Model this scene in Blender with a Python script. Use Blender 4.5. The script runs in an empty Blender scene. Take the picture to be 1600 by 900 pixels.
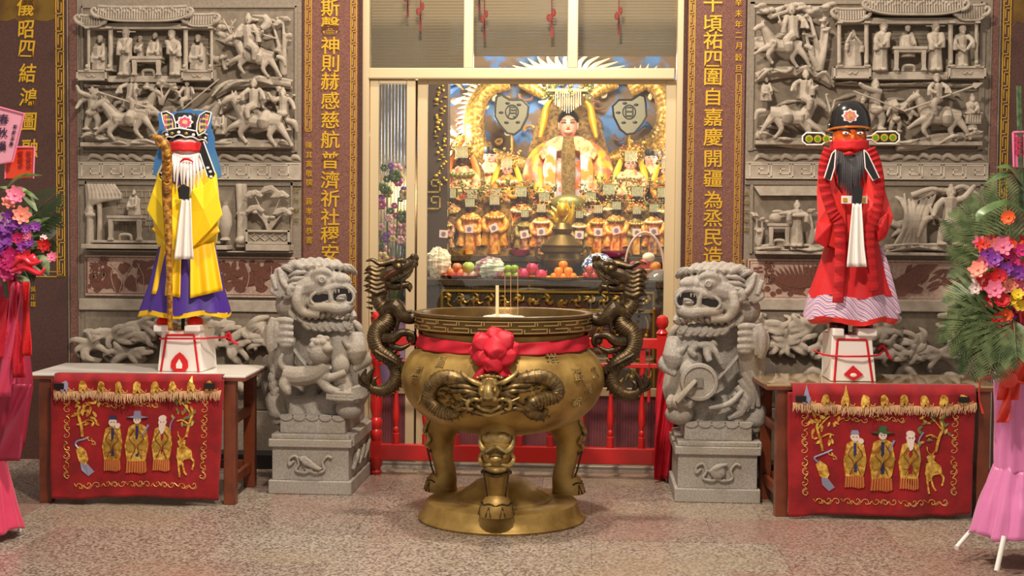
import bpy, math, random
import numpy as np
from mathutils import Matrix, Vector, Euler
C = bpy.context.scene.collection
PI = math.pi
sin, cos = math.sin, math.cos
# ---------------------------------------------------------------- camera
FPX = 2071.0
YAW, PITCH, ROLL = math.radians(3.4), math.radians(2.405), math.radians(0.5)
fw = np.array([-sin(YAW)*cos(PITCH), cos(YAW)*cos(PITCH), -sin(PITCH)])
rt0 = np.array([cos(YAW), sin(YAW), 0.0]); up0 = np.cross(rt0, fw)
rt = rt0*cos(ROLL) + up0*sin(ROLL); up = -rt0*sin(ROLL) + up0*cos(ROLL)
EYE = np.array([0, 0, 1.65])
cam = bpy.data.objects.new('camera', bpy.data.cameras.new('camera'))
C.objects.link(cam)
cam.data.sensor_width = 36; cam.data.lens = FPX/1600*36
cam.data.clip_end = 100
cam.matrix_world = Matrix(((rt[0], up[0], -fw[0], 0), (rt[1], up[1], -fw[1], 0), (rt[2], up[2], -fw[2], 1.65), (0, 0, 0, 1)))
bpy.context.scene.camera = cam
# ---------------------------------------------------------------- world, lights, exposure
sc = bpy.context.scene
sc.view_settings.view_transform = 'Standard'; sc.view_settings.look = 'None'
sc.view_settings.exposure = 0.42; sc.view_settings.gamma = 1
w = bpy.data.worlds.new('world'); sc.world = w; w.use_nodes = True
w.node_tree.nodes['Background'].inputs[0].default_value = (1.0, 0.89, 0.79, 1)
w.node_tree.nodes['Background'].inputs[1].default_value = 0.42
def lamp(name, typ, loc, power, col, size=0.5, target=None, spot=None, sy=None):
    d = bpy.data.lights.new(name, typ); d.energy = power; d.color = col
    if typ == 'AREA':
        d.size = size
        if sy: d.shape = 'RECTANGLE'; d.size_y = sy
    else: d.shadow_soft_size = size
    if spot: d.spot_size = math.radians(spot); d.spot_blend = 0.5
    o = bpy.data.objects.new(name, d); C.objects.link(o); o.location = loc
    if target is not None:
        o.rotation_euler = (Vector(target)-Vector(loc)).to_track_quat('-Z', 'Y').to_euler()
    return o
lamp('ceiling_lamp', 'AREA', (-0.5, 4.3, 4.9), 185, (1, .88, .75), .35, (-0.5, 9, 1.2))
lamp('ceiling_lamp', 'AREA', (-0.5, 7.3, 6.2), 185, (1, .88, .75), .4, (-0.5, 7.5, 0))
# lamps of the shrine hall behind the glass
lamp('hall_lamp', 'AREA', (-0.3, 10.2, 3.4), 88, (1, .86, .60), .9, (-0.35, 11.8, 1.4), sy=.5)
lamp('shrine_lamp', 'POINT', (-1.55, 11.9, 2.55), 40, (1, .93, .8), .08)
lamp('shrine_lamp', 'POINT', (1.35, 11.9, 2.45), 42, (1, .9, .72), .08)
lamp('shrine_lamp', 'POINT', (-0.35, 11.9, 3.1), 30, (.9, .95, 1), .08)
lamp('shrine_lamp', 'POINT', (-1.5, 12.25, 2.55), 22, (.92, .96, 1), .05)
lamp('shrine_lamp', 'POINT', (1.2, 12.25, 2.5), 20, (1, .95, .88), .05)
lamp('shrine_lamp', 'POINT', (-1.6, 11.1, 1.95), 14, (1, .85, .6), .06)
lamp('shrine_lamp', 'POINT', (1.3, 11.1, 1.95), 14, (1, .85, .6), .06)
# ---------------------------------------------------------------- helpers
def ray(px, py): return fw + rt*((px-800)/FPX) + up*(-(py-450)/FPX)
def at(px, py, Y):
    d = ray(px, py); return EYE + d*(Y/d[1])
def atz(px, py, z):
    d = ray(px, py); return EYE + d*((z-1.65)/d[2])
def atp(px, py, p, n):
    d = ray(px, py); n = np.array(n, float); return EYE + d*(np.dot(np.array(p)-EYE, n)/np.dot(d, n))
def lin(c): return tuple(((x/255)/12.92 if x/255 <= .04045 else ((x/255+.055)/1.055)**2.4) for x in c)
_m = {}
def mat(name, col, rough=.6, metal=0, bump=None, var=None, spec=.5, sheen=0, trans=0, emit=None, coat=0, alpha=1, blotch=None):
    if name in _m: return _m[name]
    m = bpy.data.materials.new(name); m.use_nodes = True; _m[name] = m
    nt = m.node_tree; b = nt.nodes['Principled BSDF']; N = nt.nodes.new; L = nt.links.new
    c = lin(col)
    b.inputs['Base Color'].default_value = (*c, 1); b.inputs['Roughness'].default_value = rough
    b.inputs['Metallic'].default_value = metal; b.inputs['Specular IOR Level'].default_value = spec
    b.inputs['Transmission Weight'].default_value = trans; b.inputs['Alpha'].default_value = alpha
    if sheen: b.inputs['Sheen Weight'].default_value = sheen
    if coat: b.inputs['Coat Weight'].default_value = coat
    if emit: b.inputs['Emission Color'].default_value = (*lin(emit[0]), 1); b.inputs['Emission Strength'].default_value = emit[1]
    tc = N('ShaderNodeTexCoord')
    last = None
    if var:                     # (colour, noise scale, detail, low, high)
        n = N('ShaderNodeTexNoise'); n.inputs['Scale'].default_value = var[1]; n.inputs['Detail'].default_value = var[2] if len(var) > 2 else 4
        L(tc.outputs['Object'], n.inputs['Vector'])
        r = N('ShaderNodeMapRange'); lo, hi = (var[3], var[4]) if len(var) > 4 else (.38, .62)
        r.inputs['From Min'].default_value = lo; r.inputs['From Max'].default_value = hi
        L(n.outputs['Fac'], r.inputs['Value'])
        mx = N('ShaderNodeMix'); mx.data_type = 'RGBA'; mx.inputs[6].default_value = (*c, 1); mx.inputs[7].default_value = (*lin(var[0]), 1)
        L(r.outputs['Result'], mx.inputs[0]); L(mx.outputs[2], b.inputs['Base Color']); last = mx
    if blotch:                  # a second, larger variation
        n = N('ShaderNodeTexNoise'); n.inputs['Scale'].default_value = blotch[1]; n.inputs['Detail'].default_value = 5
        L(tc.outputs['Object'], n.inputs['Vector'])
        r = N('ShaderNodeMapRange'); r.inputs['From Min'].default_value = .45; r.inputs['From Max'].default_value = .7; r.inputs['To Max'].default_value = blotch[2]
        L(n.outputs['Fac'], r.inputs['Value'])
        m2 = N('ShaderNodeMix'); m2.data_type = 'RGBA'; m2.inputs[6].default_value = (*c, 1); m2.inputs[7].default_value = (*lin(blotch[0]), 1)
        if last: L(last.outputs[2], m2.inputs[6])
        L(r.outputs['Result'], m2.inputs[0]); L(m2.outputs[2], b.inputs['Base Color'])
    if bump:                    # (scale, strength, kind)
        if len(bump) > 2 and bump[2] == 'voronoi':
            n = N('ShaderNodeTexVoronoi'); o = 'Distance'
        elif len(bump) > 2 and bump[2] == 'wave':
            n = N('ShaderNodeTexWave'); o = 'Fac'; n.bands_direction = bump[3]
        else: n = N('ShaderNodeTexNoise'); o = 'Fac'; n.inputs['Detail'].default_value = 6
        n.inputs['Scale'].default_value = bump[0]; L(tc.outputs['Object'], n.inputs['Vector'])
        bp = N('ShaderNodeBump'); bp.inputs['Strength'].default_value = bump[1]; bp.inputs['Distance'].default_value = .01
        L(n.outputs[o], bp.inputs['Height']); L(bp.outputs['Normal'], b.inputs['Normal'])
    return m
def spl(pts, k=6):
    P = [np.array(p, float) for p in pts]; out = []
    if len(P) < 3: return P
    Q = [2*P[0]-P[1]]+P+[2*P[-1]-P[-2]]
    for i in range(1, len(Q)-2):
        for j in range(k):
            t = j/k; a, b, c, d = Q[i-1:i+3]
            out.append(.5*((2*b)+(c-a)*t+(2*a-5*b+4*c-d)*t*t+(3*b-a-3*c+d)*t**3))
    out.append(P[-1]); return out
def splr(rs, k=6):
    out = []
    for i in range(len(rs)-1):
        for j in range(k): out.append(rs[i]+(rs[i+1]-rs[i])*j/k)
    out.append(rs[-1]); return out
class G:
    def __init__(s): s.v = []; s.f = []; s.n = 0
    def add(s, v, f):
        v = np.asarray(v, float); s.v.append(v); n = s.n
        s.f.extend([tuple(i+n for i in q) for q in f]); s.n += len(v); return s
    def box(s, x0, x1, y0, y1, z0, z1, R=None):
        v = np.array([(x, y, z) for x in (x0, x1) for y in (y0, y1) for z in (z0, z1)], float)
        if R is not None:
            c = v.mean(0); v = (v-c) @ np.array(R).T + c
        return s.add(v, [(0, 1, 3, 2), (4, 6, 7, 5), (0, 4, 5, 1), (2, 3, 7, 6), (0, 2, 6, 4), (1, 5, 7, 3)])
    def ell(s, c, r, nu=12, nv=8, R=None):
        if not hasattr(r, '__len__'): r = (r, r, r)
        v = [(0, 0, 1)]; f = []
        for j in range(1, nv):
            for i in range(nu):
                a, b = 2*PI*i/nu, PI*j/nv; v.append((sin(b)*cos(a), sin(b)*sin(a), cos(b)))
        v.append((0, 0, -1)); v = np.array(v)*np.array(r)
        if R is not None: v = v @ np.array(R).T
        for i in range(nu): f.append((0, 1+i, 1+(i+1) % nu)); f.append((len(v)-1, 1+(nv-2)*nu+(i+1) % nu, 1+(nv-2)*nu+i))
        for j in range(nv-2):
            for i in range(nu):
                a = 1+j*nu+i; b = 1+j*nu+(i+1) % nu; f.append((a, a+nu, b+nu, b))
        return s.add(v+np.array(c), f)
    def rings(s, R, cap=True, closed=True):
        n = len(R[0]); v = np.concatenate([np.array(r, float) for r in R]); f = []
        for j in range(len(R)-1):
            for i in range(n if closed else n-1):
                a = j*n+i; b = j*n+(i+1) % n; f.append((a, b, b+n, a+n))
        if cap and closed: f.append(tuple(range(n))[::-1]); f.append(tuple((len(R)-1)*n+i for i in range(n)))
        return s.add(v, f)
    def tube(s, pts, r, n=8, sm=0, flat=None, upv=None, scale=None):
        if not hasattr(r, '__len__'): r = [r]*len(pts)
        if sm: r = splr(list(r), sm); pts = spl(pts, sm)
        P = np.array(pts, float); T = np.gradient(P, axis=0); T /= (np.linalg.norm(T, axis=1)[:, None]+1e-9)
        a = np.array(upv if upv is not None else ((0, 0, 1) if abs(T[0][2]) < .9 else (0, 1, 0)), float)
        R = []; A = 2*PI*np.arange(n)/n
        for i, (p, t) in enumerate(zip(P, T)):
            if upv is not None: a = np.array(upv, float)
            a = a-t*np.dot(a, t); a /= np.linalg.norm(a)+1e-9; b = np.cross(t, a)
            rr = np.full(n, r[i])
            if scale:
                rows, cols, amp = scale
                vv = i/len(P)*rows; k = int(vv); uu = (np.arange(n)/n*cols+(k % 2)*.5) % 1; q = vv-k
                rr = rr*(1+amp*(q*1.0-.5)*(1-np.abs(uu-.5)*1.4))
            fl = flat if flat else 1
            R.append(p+np.outer(np.cos(A)*rr*fl, a)+np.outer(np.sin(A)*rr, b))
        return s.rings(R)
    def lathe(s, prof, c=(0, 0, 0), n=24, R=None):
        A = 2*PI*np.arange(n)/n; rr = []
        for r, z in prof: rr.append(np.stack([np.cos(A)*r, np.sin(A)*r, np.full(n, z)], 1))
        rr = [(x if R is None else x @ np.array(R).T)+np.array(c) for x in rr]
        return s.rings(rr)
    def poly(s, P, off):            # closed outline of 3-D points, thickened by the vector off
        P = np.array(P, float); n = len(P); v = np.concatenate([P, P+np.array(off)])
        f = [tuple(range(n)), tuple(range(2*n-1, n-1, -1))]+[(i, i+n, (i+1) % n+n, (i+1) % n) for i in range(n)]
        return s.add(v, f)
    def grid(s, fn, nu, nv):
        v = [fn(i/nu, j/nv) for j in range(nv+1) for i in range(nu+1)]
        return s.add(v, [(j*(nu+1)+i, j*(nu+1)+i+1, (j+1)*(nu+1)+i+1, (j+1)*(nu+1)+i) for j in range(nv) for i in range(nu)])
    def strip(s, pts, wd, fn, h=.004, closed=False):   # raised line on a surface fn(u,v,height)
        P = [np.array(p, float) for p in pts]
        if closed: P.append(P[0])
        for a, b in zip(P[:-1], P[1:]):
            t = b-a; l = np.linalg.norm(t)
            if l < 1e-7: continue
            t /= l; q = np.array([-t[1], t[0]])*wd/2; a2 = a-t*wd/2; b2 = b+t*wd/2
            k = max(1, int(l/.12)) if h < 0 else 1
            v = [fn(*(a2-q), 0), fn(*(b2-q), 0), fn(*(b2+q), 0), fn(*(a2+q), 0), fn(*(a2-q), h), fn(*(b2-q), h), fn(*(b2+q), h), fn(*(a2+q), h)]
            s.add(v, [(4, 5, 6, 7), (0, 1, 5, 4), (1, 2, 6, 5), (2, 3, 7, 6), (3, 0, 4, 7)])
        return s
def pmat(o):
    m = Matrix.Identity(4)
    while o is not None:
        m = o.matrix_basis @ m; o = o.parent
    return m
def tag(o, label=None, cat=None, group=None, kind=None):
    for k, v in (('label', label), ('category', cat), ('group', group), ('kind', kind)):
        if v: o[k] = v
    return o
def obj(name, g, m, parent=None, label=None, cat=None, group=None, kind=None, smooth=True, remesh=0, bevel=0, solid=0, sub=0, local=False, ang=40, origin=None):
    v = np.concatenate(g.v) if g.v else np.zeros((0, 3))
    me = bpy.data.meshes.new(name)
    if parent is None:
        o0 = np.array(origin) if origin is not None else np.array([(v[:, 0].min()+v[:, 0].max())/2, (v[:, 1].min()+v[:, 1].max())/2, v[:, 2].min()])
        v = v-o0
    elif not local:
        M = np.array(pmat(parent).inverted()); v = v @ M[:3, :3].T+M[:3, 3]
    me.from_pydata(v.tolist(), [], g.f); me.update()
    if smooth:
        me.shade_smooth()
    o = bpy.data.objects.new(name, me); C.objects.link(o)
    if parent is None: o.location = o0
    else: o.parent = parent
    me.materials.append(m)
    if remesh:
        r = o.modifiers.new('remesh', 'REMESH'); r.mode = 'VOXEL'; r.voxel_size = remesh; r.use_smooth_shade = True
        r = o.modifiers.new('smooth', 'SMOOTH'); r.factor = .5; r.iterations = 2
    if solid:
        r = o.modifiers.new('solidify', 'SOLIDIFY'); r.thickness = solid; r.offset = 0
    if bevel:
        r = o.modifiers.new('bevel', 'BEVEL'); r.width = bevel; r.segments = 2; r.limit_method = 'ANGLE'
    if sub:
        r = o.modifiers.new('subdivision', 'SUBSURF'); r.levels = sub; r.render_levels = sub
    if smooth and not remesh and ang < 180: me.set_sharp_from_angle(angle=math.radians(ang))
    return tag(o, label, cat, group, kind)
def empty(name, loc, label=None, cat=None, group=None, rz=0, kind=None):
    o = bpy.data.objects.new(name, None); C.objects.link(o); o.location = tuple(float(x) for x in loc); o.rotation_euler = (0, 0, rz)
    o.empty_display_size = .05
    return tag(o, label, cat, group, kind)
def copy_tree(o, parent=None):
    c = o.copy(); C.objects.link(c); c.parent = parent
    for ch in list(o.children): copy_tree(ch, c)
    return c
def rmat(ax, a):
    return np.array(Matrix.Rotation(a, 3, ax))
def text(chars, places, size, m, name, parent=None, ex=.003, off=0.0, wid=1.0, slant=0, R=None, jitter=0, **kw):
    """each character at its own place (its centre, world), facing -y, joined as one inscription"""
    g = G()
    for ch, p in zip(chars, places):
        cu = bpy.data.curves.new('t', 'FONT'); cu.body = ch; cu.size = size; cu.extrude = ex; cu.offset = off; cu.resolution_u = 3
        cu.shear = slant
        o = bpy.data.objects.new('t', cu); C.objects.link(o)
        me = bpy.data.meshes.new_from_object(o)
        n = len(me.vertices); v = np.zeros(n*3)
        me.vertices.foreach_get('co', v); v = v.reshape(-1, 3)
        if n:
            mid = (v.max(0)+v.min(0))/2; v = v-mid
            v[:, 0] *= wid
            v = np.stack([v[:, 0], -v[:, 2], v[:, 1]], 1)
            if jitter: v = v @ rmat('Y', rnd(-jitter, jitter)).T
            if R is not None: v = v @ np.array(R).T
            g.add(v+np.array(p), [tuple(q.vertices) for q in me.polygons])
        bpy.data.objects.remove(o); bpy.data.curves.remove(cu); bpy.data.meshes.remove(me)
    return obj(name, g, m, parent, smooth=False, **kw)
random.seed(7)
rnd = random.uniform
# ---------------------------------------------------------------- materials
M_stone = mat('carved_grey_stone', (176, 163, 146), .85, bump=(60, .25), var=((150, 137, 120), 14, 6, .3, .7))
M_panel = mat('grey_stone_slab', (140, 127, 110), .8, bump=(90, .12), var=((122, 110, 95), 60, 3, .3, .7))
M_lion = mat('pale_granite', (172, 165, 154), .85, bump=(140, .2), var=((148, 140, 130), 90, 4, .35, .65), blotch=((140, 122, 92), 3, .6))
M_brown = mat('polished_brown_granite', (130, 88, 74), .24, var=((98, 62, 52), 130, 2, .35, .65))
M_brown2 = mat('dark_brown_granite', (84, 54, 44), .18, var=((66, 40, 33), 130, 2, .35, .65))
M_brown3 = mat('cut_brown_granite', (122, 74, 56), .5, var=((98, 58, 44), 90, 2, .35, .65))
M_pale = mat('pale_cut_granite', (196, 168, 150), .7, var=((170, 142, 124), 60, 3, .3, .7))
M_gold = mat('gold_leaf', (226, 178, 52), .34, .55, bump=(80, .1))
M_goldp = mat('gold_paint', (206, 168, 70), .42, .45, bump=(60, .15), var=((170, 130, 48), 30, 3))
M_black = mat('black_paint', (22, 18, 17), .45)
M_red = mat('red_painted_wood', (190, 28, 26), .32, bump=(20, .08), coat=.3)
M_redcloth = mat('red_velvet', (158, 8, 18), .8, sheen=.15, bump=(160, .25), var=((134, 4, 14), 12, 3))
M_pinkcloth = mat('crimson_fabric', (206, 24, 48), .6, bump=(14, .35), var=((182, 16, 38), 9, 3))
M_bronze = mat('dark_bronze', (66, 54, 40), .38, .75, bump=(120, .15), var=((104, 84, 50), 26, 4, .45, .75))
M_brass = mat('aged_brass', (184, 152, 84), .5, .55, bump=(26, .1), var=((128, 98, 44), 7, 5, .35, .7))
M_brassd = mat('dark_aged_brass', (112, 88, 48), .42, .75, bump=(30, .15), var=((60, 48, 30), 9, 5, .35, .7))
M_brasshi = mat('worn_brass_relief', (180, 154, 96), .4, .65, bump=(60, .2), var=((96, 76, 40), 22, 4, .4, .7))
M_alu = mat('champagne_aluminium', (208, 186, 146), .4, .35)
M_wood = mat('red_brown_wood', (120, 56, 28), .4, bump=(30, .1), var=((98, 44, 22), 8, 4), coat=.2)
M_white = mat('white_paper', (238, 232, 224), .6)
M_floorA = mat('floor_granite', (168, 152, 138), .3, var=((92, 76, 66), 75, 6, .42, .60), blotch=((150, 112, 98), 1.3, .6), bump=(70, .02))
M_floorB = mat('floor_granite_light', (176, 162, 148), .3, var=((100, 86, 74), 75, 6, .42, .60), blotch=((150, 130, 100), 1.6, .5), bump=(70, .02))
M_grout = mat('dark_joint', (112, 98, 86), .9)
M_dark = mat('dark_hall', (60, 46, 34), .8)
M_green = mat('leaf_green', (60, 86, 40), .45, var=((92, 120, 56), 30, 3))
M_green2 = mat('palm_green', (84, 108, 62), .45, var=((46, 68, 38), 30, 3))
# glass: clear with a mirror film by fresnel
def glassmat():
    m = bpy.data.materials.new('window_glass'); m.use_nodes = True; nt = m.node_tree; nt.nodes.clear()
    N = nt.nodes.new; L = nt.links.new
    o = N('ShaderNodeOutputMaterial'); mx = N('ShaderNodeMixShader'); t = N('ShaderNodeBsdfTransparent'); gl = N('ShaderNodeBsdfGlossy')
    t.inputs[0].default_value = (.93, .95, .93, 1); gl.inputs['Roughness'].default_value = .02
    fr = N('ShaderNodeFresnel'); fr.inputs['IOR'].default_value = 1.45
    ad = N('ShaderNodeMath'); ad.operation = 'MULTIPLY'; ad.inputs[1].default_value = 2.0
    L(fr.outputs[0], ad.inputs[0]); L(ad.outputs[0], mx.inputs[0]); L(t.outputs[0], mx.inputs[1]); L(gl.outputs[0], mx.inputs[2]); L(mx.outputs[0], o.inputs[0])
    return m
M_glass = glassmat()
WY = 9.2
def wf(Y=WY):                       # wall surface: (x, z, height) -> point
    return lambda u, v, h: (u, Y-h, v)
# ---------------------------------------------------------------- floor
g = G(); g.box(-7, 7, 2.5, 14, -.3, -.012); floor = obj('floor', g, M_grout, kind='structure', smooth=False)
xs = [-4.9+.98*i for i in range(11)]
for j, y in enumerate([4.6, 5.22, 5.84, 6.46, 7.08, 7.7, 8.32, 8.94]):
    for i in range(10):
        x = xs[i]+(.32 if j % 2 else 0)-.3
        y1 = min(y+.62, 9.32)
        z = rnd(-.0008, .0008)
        g = G(); g.box(x+.001, x+.979, y+.001, y1-.001, -.012, z); obj('tile', g, random.choice([M_floorA, M_floorB, M_floorA]), floor, smooth=False)
# ---------------------------------------------------------------- walls
XA = -.48
walls = {}
for nm, x0, x1 in (('wall_left', -6.5, -1.61), ('wall_right', .64, 6.0)):
    g = G(); g.box(x0, x1, WY+.02, WY+.3, 0, 4.6); walls[nm] = obj(nm, g, M_brown2, kind='structure', smooth=False)
wl, wr = walls['wall_left'], walls['wall_right']
def slab(x0, x1, z0, z1, d0, d1, m, parent, name='panel', bevel=.003):
    g = G(); g.box(x0, x1, WY-d1, WY-d0, z0, z1); return obj(name, g, m, parent, smooth=False, bevel=bevel)
def px_x(px, py=200, Y=WY): return at(px, py, Y)[0]
def px_z(py, px, Y=WY): return at(px, py, Y)[2]
def keyborder(parent, x0, x1, z0, z1, m=None, closeb=False, closet=False, th=.005):
    """gold key border: two rails and interlocked hooks, from z0 up to z1"""
    g = G(); wd = x1-x0; t = wd*.10; f = wf(WY-.004)
    g.strip([(x0, z0), (x0, z1)], t*1.2, f, th); g.strip([(x1, z0), (x1, z1)], t*1.2, f, th)
    if closeb: g.strip([(x0, z0), (x1, z0)], t*1.4, f, th)
    if closet: g.strip([(x0, z1), (x1, z1)], t*1.4, f, th)
    u = wd*2.3; z = z0+t*3; k = 0
    while z+u < z1+.01:
        a, b = x0+wd*.28, x1-wd*.28
        g.strip([(x0, z), (b, z), (b, z+u*.62)], t, f, th)
        g.strip([(x1, z+u*.84), (a, z+u*.84), (a, z+u*.24)], t, f, th)
        z += u
    return obj('key_border', g, m or M_gold, parent, smooth=False)
def goldtext(chars, px, ys, size, parent, Y=WY-.01, x_end=None, **kw):
    n = len(chars); P = []
    for i, y in enumerate(ys):
        x = px if x_end is None else px+(x_end-px)*i/max(1, n-1)
        P.append(at(x, y, Y))
    return text(chars, P, size, kw.pop('m', M_gold), 'inscription', parent, **kw)
# brown granite slabs with gold couplets (inner pair)
S = .00444
def couplet(parent, chars, ys, xc, xa, xb, ba, bb, small=None):
    z0, z1 = 0, 4.4
    slab(xa, xb, z0, z1, -.02, .004, M_brown, parent, 'granite_slab')
    goldtext(chars, xc, ys, .128, parent, off=.0012, jitter=.03, wid=1.08)
xL0, xL1 = px_x(474, 200), px_x(560, 200)
couplet(wl, '斯馨神則赫感慈航普濟祈社稷安居', [12, 40, 71, 99, 127, 157, 187, 218, 250, 281, 310, 339, 367, 395, 425], 516, xL0, xL1, None, None)
xR0, xR1 = px_x(1072, 200), px_x(1163, 200)
couplet(wr, '千頃祐四圍自嘉慶開疆為烝民造福', [5, 37, 63, 92, 120, 151, 183, 214, 248, 279, 312, 341, 371, 399, 428], 1114, xR0, xR1, None, None)
keyborder(wl, px_x(477.5), px_x(486.5), px_z(205, 480), 4.3, closeb=True)
keyborder(wl, px_x(548), px_x(556.5), 1.1, 4.3, closeb=True)
keyborder(wr, px_x(1075), px_x(1083.5), 1.1, 4.3, closeb=True)
keyborder(wr, px_x(1149), px_x(1157), px_z(420, 1150), px_z(116, 1150), closet=True)
goldtext('陳其寅敬撰', 483, [227, 242, 256, 271, 285], .05, wl, off=.0)
goldtext('蔣孝龍恭書', 483, [315, 330, 346, 361, 375], .052, wl, off=.0)
goldtext('辛未年二月穀旦', 1154, [4, 21, 38, 55, 72, 90, 107], .052, wr, off=.0)
# outer pair
slab(px_x(-120), px_x(105), 0, 4.4, -.02, .004, M_brown2, wl, 'granite_slab')
slab(px_x(1560), px_x(1760), 0, 4.4, -.02, .004, M_brown2, wr, 'granite_slab')
goldtext('儀昭四結鴻圖融', 40, [10, 46, 76, 114, 152, 190, 232], .14, wl, off=.0016, jitter=.06, slant=.12, wid=.9, x_end=46)
goldtext('吳正雄', 52, [452, 464, 475], .042, wl)
keyborder(wl, px_x(89), px_x(100.5), px_z(432, 95), 4.3, closeb=True)
g = G(); f = wf(WY-.004); zz = px_z(432, 70)
g.strip([(px_x(55), zz), (px_x(100), zz)], .006, f, .005); g.strip([(px_x(60), zz+.035), (px_x(94), zz+.035)], .005, f, .005); obj('key_border', g, M_gold, wl, smooth=False)
keyborder(wr, px_x(1563.5), px_x(1574.5), px_z(460, 1568), 4.3, closeb=True)
# painted gold cloud patches at the top of the outer slabs (flat gilding)
for (pa, pb, y0, par) in ((-90, 86, 38, wl), (1582, 1700, 42, wr)):
    g = G(); P = []
    n = 14
    for i in range(n+1):
        px = pa+(pb-pa)*i/n; P.append(at(px, y0-9*abs(sin(i*1.25)), WY-.005))
    P += [np.array([px_x(pb), WY-.005, 4.2]), np.array([px_x(pa), WY-.005, 4.2])]
    g.poly(P, (0, -.0012, 0)); obj('gilded_cloud', g, mat('dull_gilding', (122, 92, 30), .45, .4, var=((96, 66, 28), 8, 5)), par, smooth=False)
# thin grey fillets and brown strips
for px, par, wpx in ((107, wl, 1.6), (123, wl, 2.0), (1545, wr, 2.0), (1558.5, wr, 1.6)):
    x = px_x(px); ww = wpx*S/2; slab(x-ww, x+ww, 0, 4.4, 0, .012, M_panel, par, 'fillet', 0)
slab(px_x(109), px_x(121), 0, 4.4, -.02, .006, M_brown, wl, 'granite_slab', 0)
slab(px_x(1547), px_x(1557), 0, 4.4, -.02, .006, M_brown, wr, 'granite_slab', 0)
slab(px_x(472), px_x(474.4), 0, 4.4, -.02, .01, M_brown2, wl, 'granite_slab', 0)
# door jamb strips between slab and metal frame
for a, b, m, d, par in ((560, 566.5, M_brown2, .012, wl), (1066, 1071.5, M_brown2, .012, wr)):
    slab(px_x(a), px_x(b), 0, 4.4, -.02, d, m, par, 'granite_slab', .002)
# carved grey wall fields
fields = {}
for sgn, par, pa, pb in (('L', wl, 124, 472), ('R', wr, 1165, 1544)):
    x0, x1 = px_x(pa), px_x(pb)
    slab(x0, x1, 0, 4.4, -.02, .002, M_panel, par, 'stone_slab', 0)
    zt = lambda y: px_z(y, (pa+pb)/2)
    slab(x0-.0, x1, zt(281), zt(254), .002, .035, M_stone, par, 'key_band', .003)
    g = G(); f = wf(WY-.035); h = zt(258)-zt(277); zb = zt(277)
    x = x0+.03; u = h*1.75
    while x+u < x1:
        pts = [(0, 0), (0, 1), (1.5, 1), (1.5, .25), (.75, .25), (.75, .62), (1.1, .62)]
        g.strip([(x+p[0]*h, zb+p[1]*h) for p in pts], .007, f, .004)
        g.strip([(x+1.5*h, zb), (x+u, zb)], .007, f, .004); x += u
    g.strip([(x0+.012, zb-.012), (x1-.012, zb-.012)], .004, f, .004); g.strip([(x0+.012, zb+h+.012), (x1-.012, zb+h+.012)], .004, f, .004)
    obj('key_pattern', g, mat('pale_rubbed_stone', (196, 184, 164), .8), par, smooth=False)
    # mouldings
    slab(x0, x1, zt(486), zt(468), .002, .03, M_stone, par, 'moulding', .006)
    slab(x0, x1, zt(290), zt(283), .002, .02, M_panel, par, 'moulding', .004)
    slab(x0, x1, 0, zt(640), .002, .03, M_panel, par, 'stone_slab', .004)
    g = G(); g.box(x0, x1, WY-.22, WY-.035, 0, .1); obj('shade_board_left' if sgn == 'L' else 'shade_board_right', g, M_black, kind='structure', smooth=False, bevel=.004)  # black board put in for the table's shadow at the wall foot
goldtext('狀洲李文', 463, [297, 312, 328, 343], .04, wl, m=mat('faded_gilding', (150, 128, 72), .6))
goldtext('吳福文敬獻', 1166, [302, 316, 330, 344, 358], .038, wr, m=_m['faded_gilding'])
g = G(); g.box(-6.5, 6, WY, WY+.3, 4.3, 5.2); obj('wall_top', g, M_panel, kind='structure', smooth=False)
# ---------------------------------------------------------------- carved reliefs
class RG(G):                       # shapes given as (column, row) on the wall plane and depth in metres
    def __init__(s, Y=WY): super().__init__(); s.Y = Y; s.S = Y/FPX
    def p(s, q): a = at(q[0], q[1], s.Y); a[1] -= q[2]; return a
    def e(s, q, r, R=None, n=10, m=7):
        if not hasattr(r, '__len__'): r = (r, r, r)
        return s.ell(s.p(q), tuple(x*s.S for x in r), n, m, R)
    def t(s, pts, r, sm=4, n=8, **k):
        rr = [x*s.S for x in r] if hasattr(r, '__len__') else r*s.S
        if not hasattr(rr, '__len__'): rr = [rr]*len(pts)
        return s.tube([s.p(q) for q in pts], rr, n, sm, **k)
    def b(s, a, c, d0, d1):
        p, q = s.p((a[0], a[1], 0)), s.p((c[0], c[1], 0))
        return s.box(min(p[0], q[0]), max(p[0], q[0]), s.Y-d1, s.Y-d0, min(p[2], q[2]), max(p[2], q[2]))
    def pl(s, pts, d0, d1):
        return s.poly([s.p((x, y, d0)) for x, y in pts], (0, -(d1-d0), 0))
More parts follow.
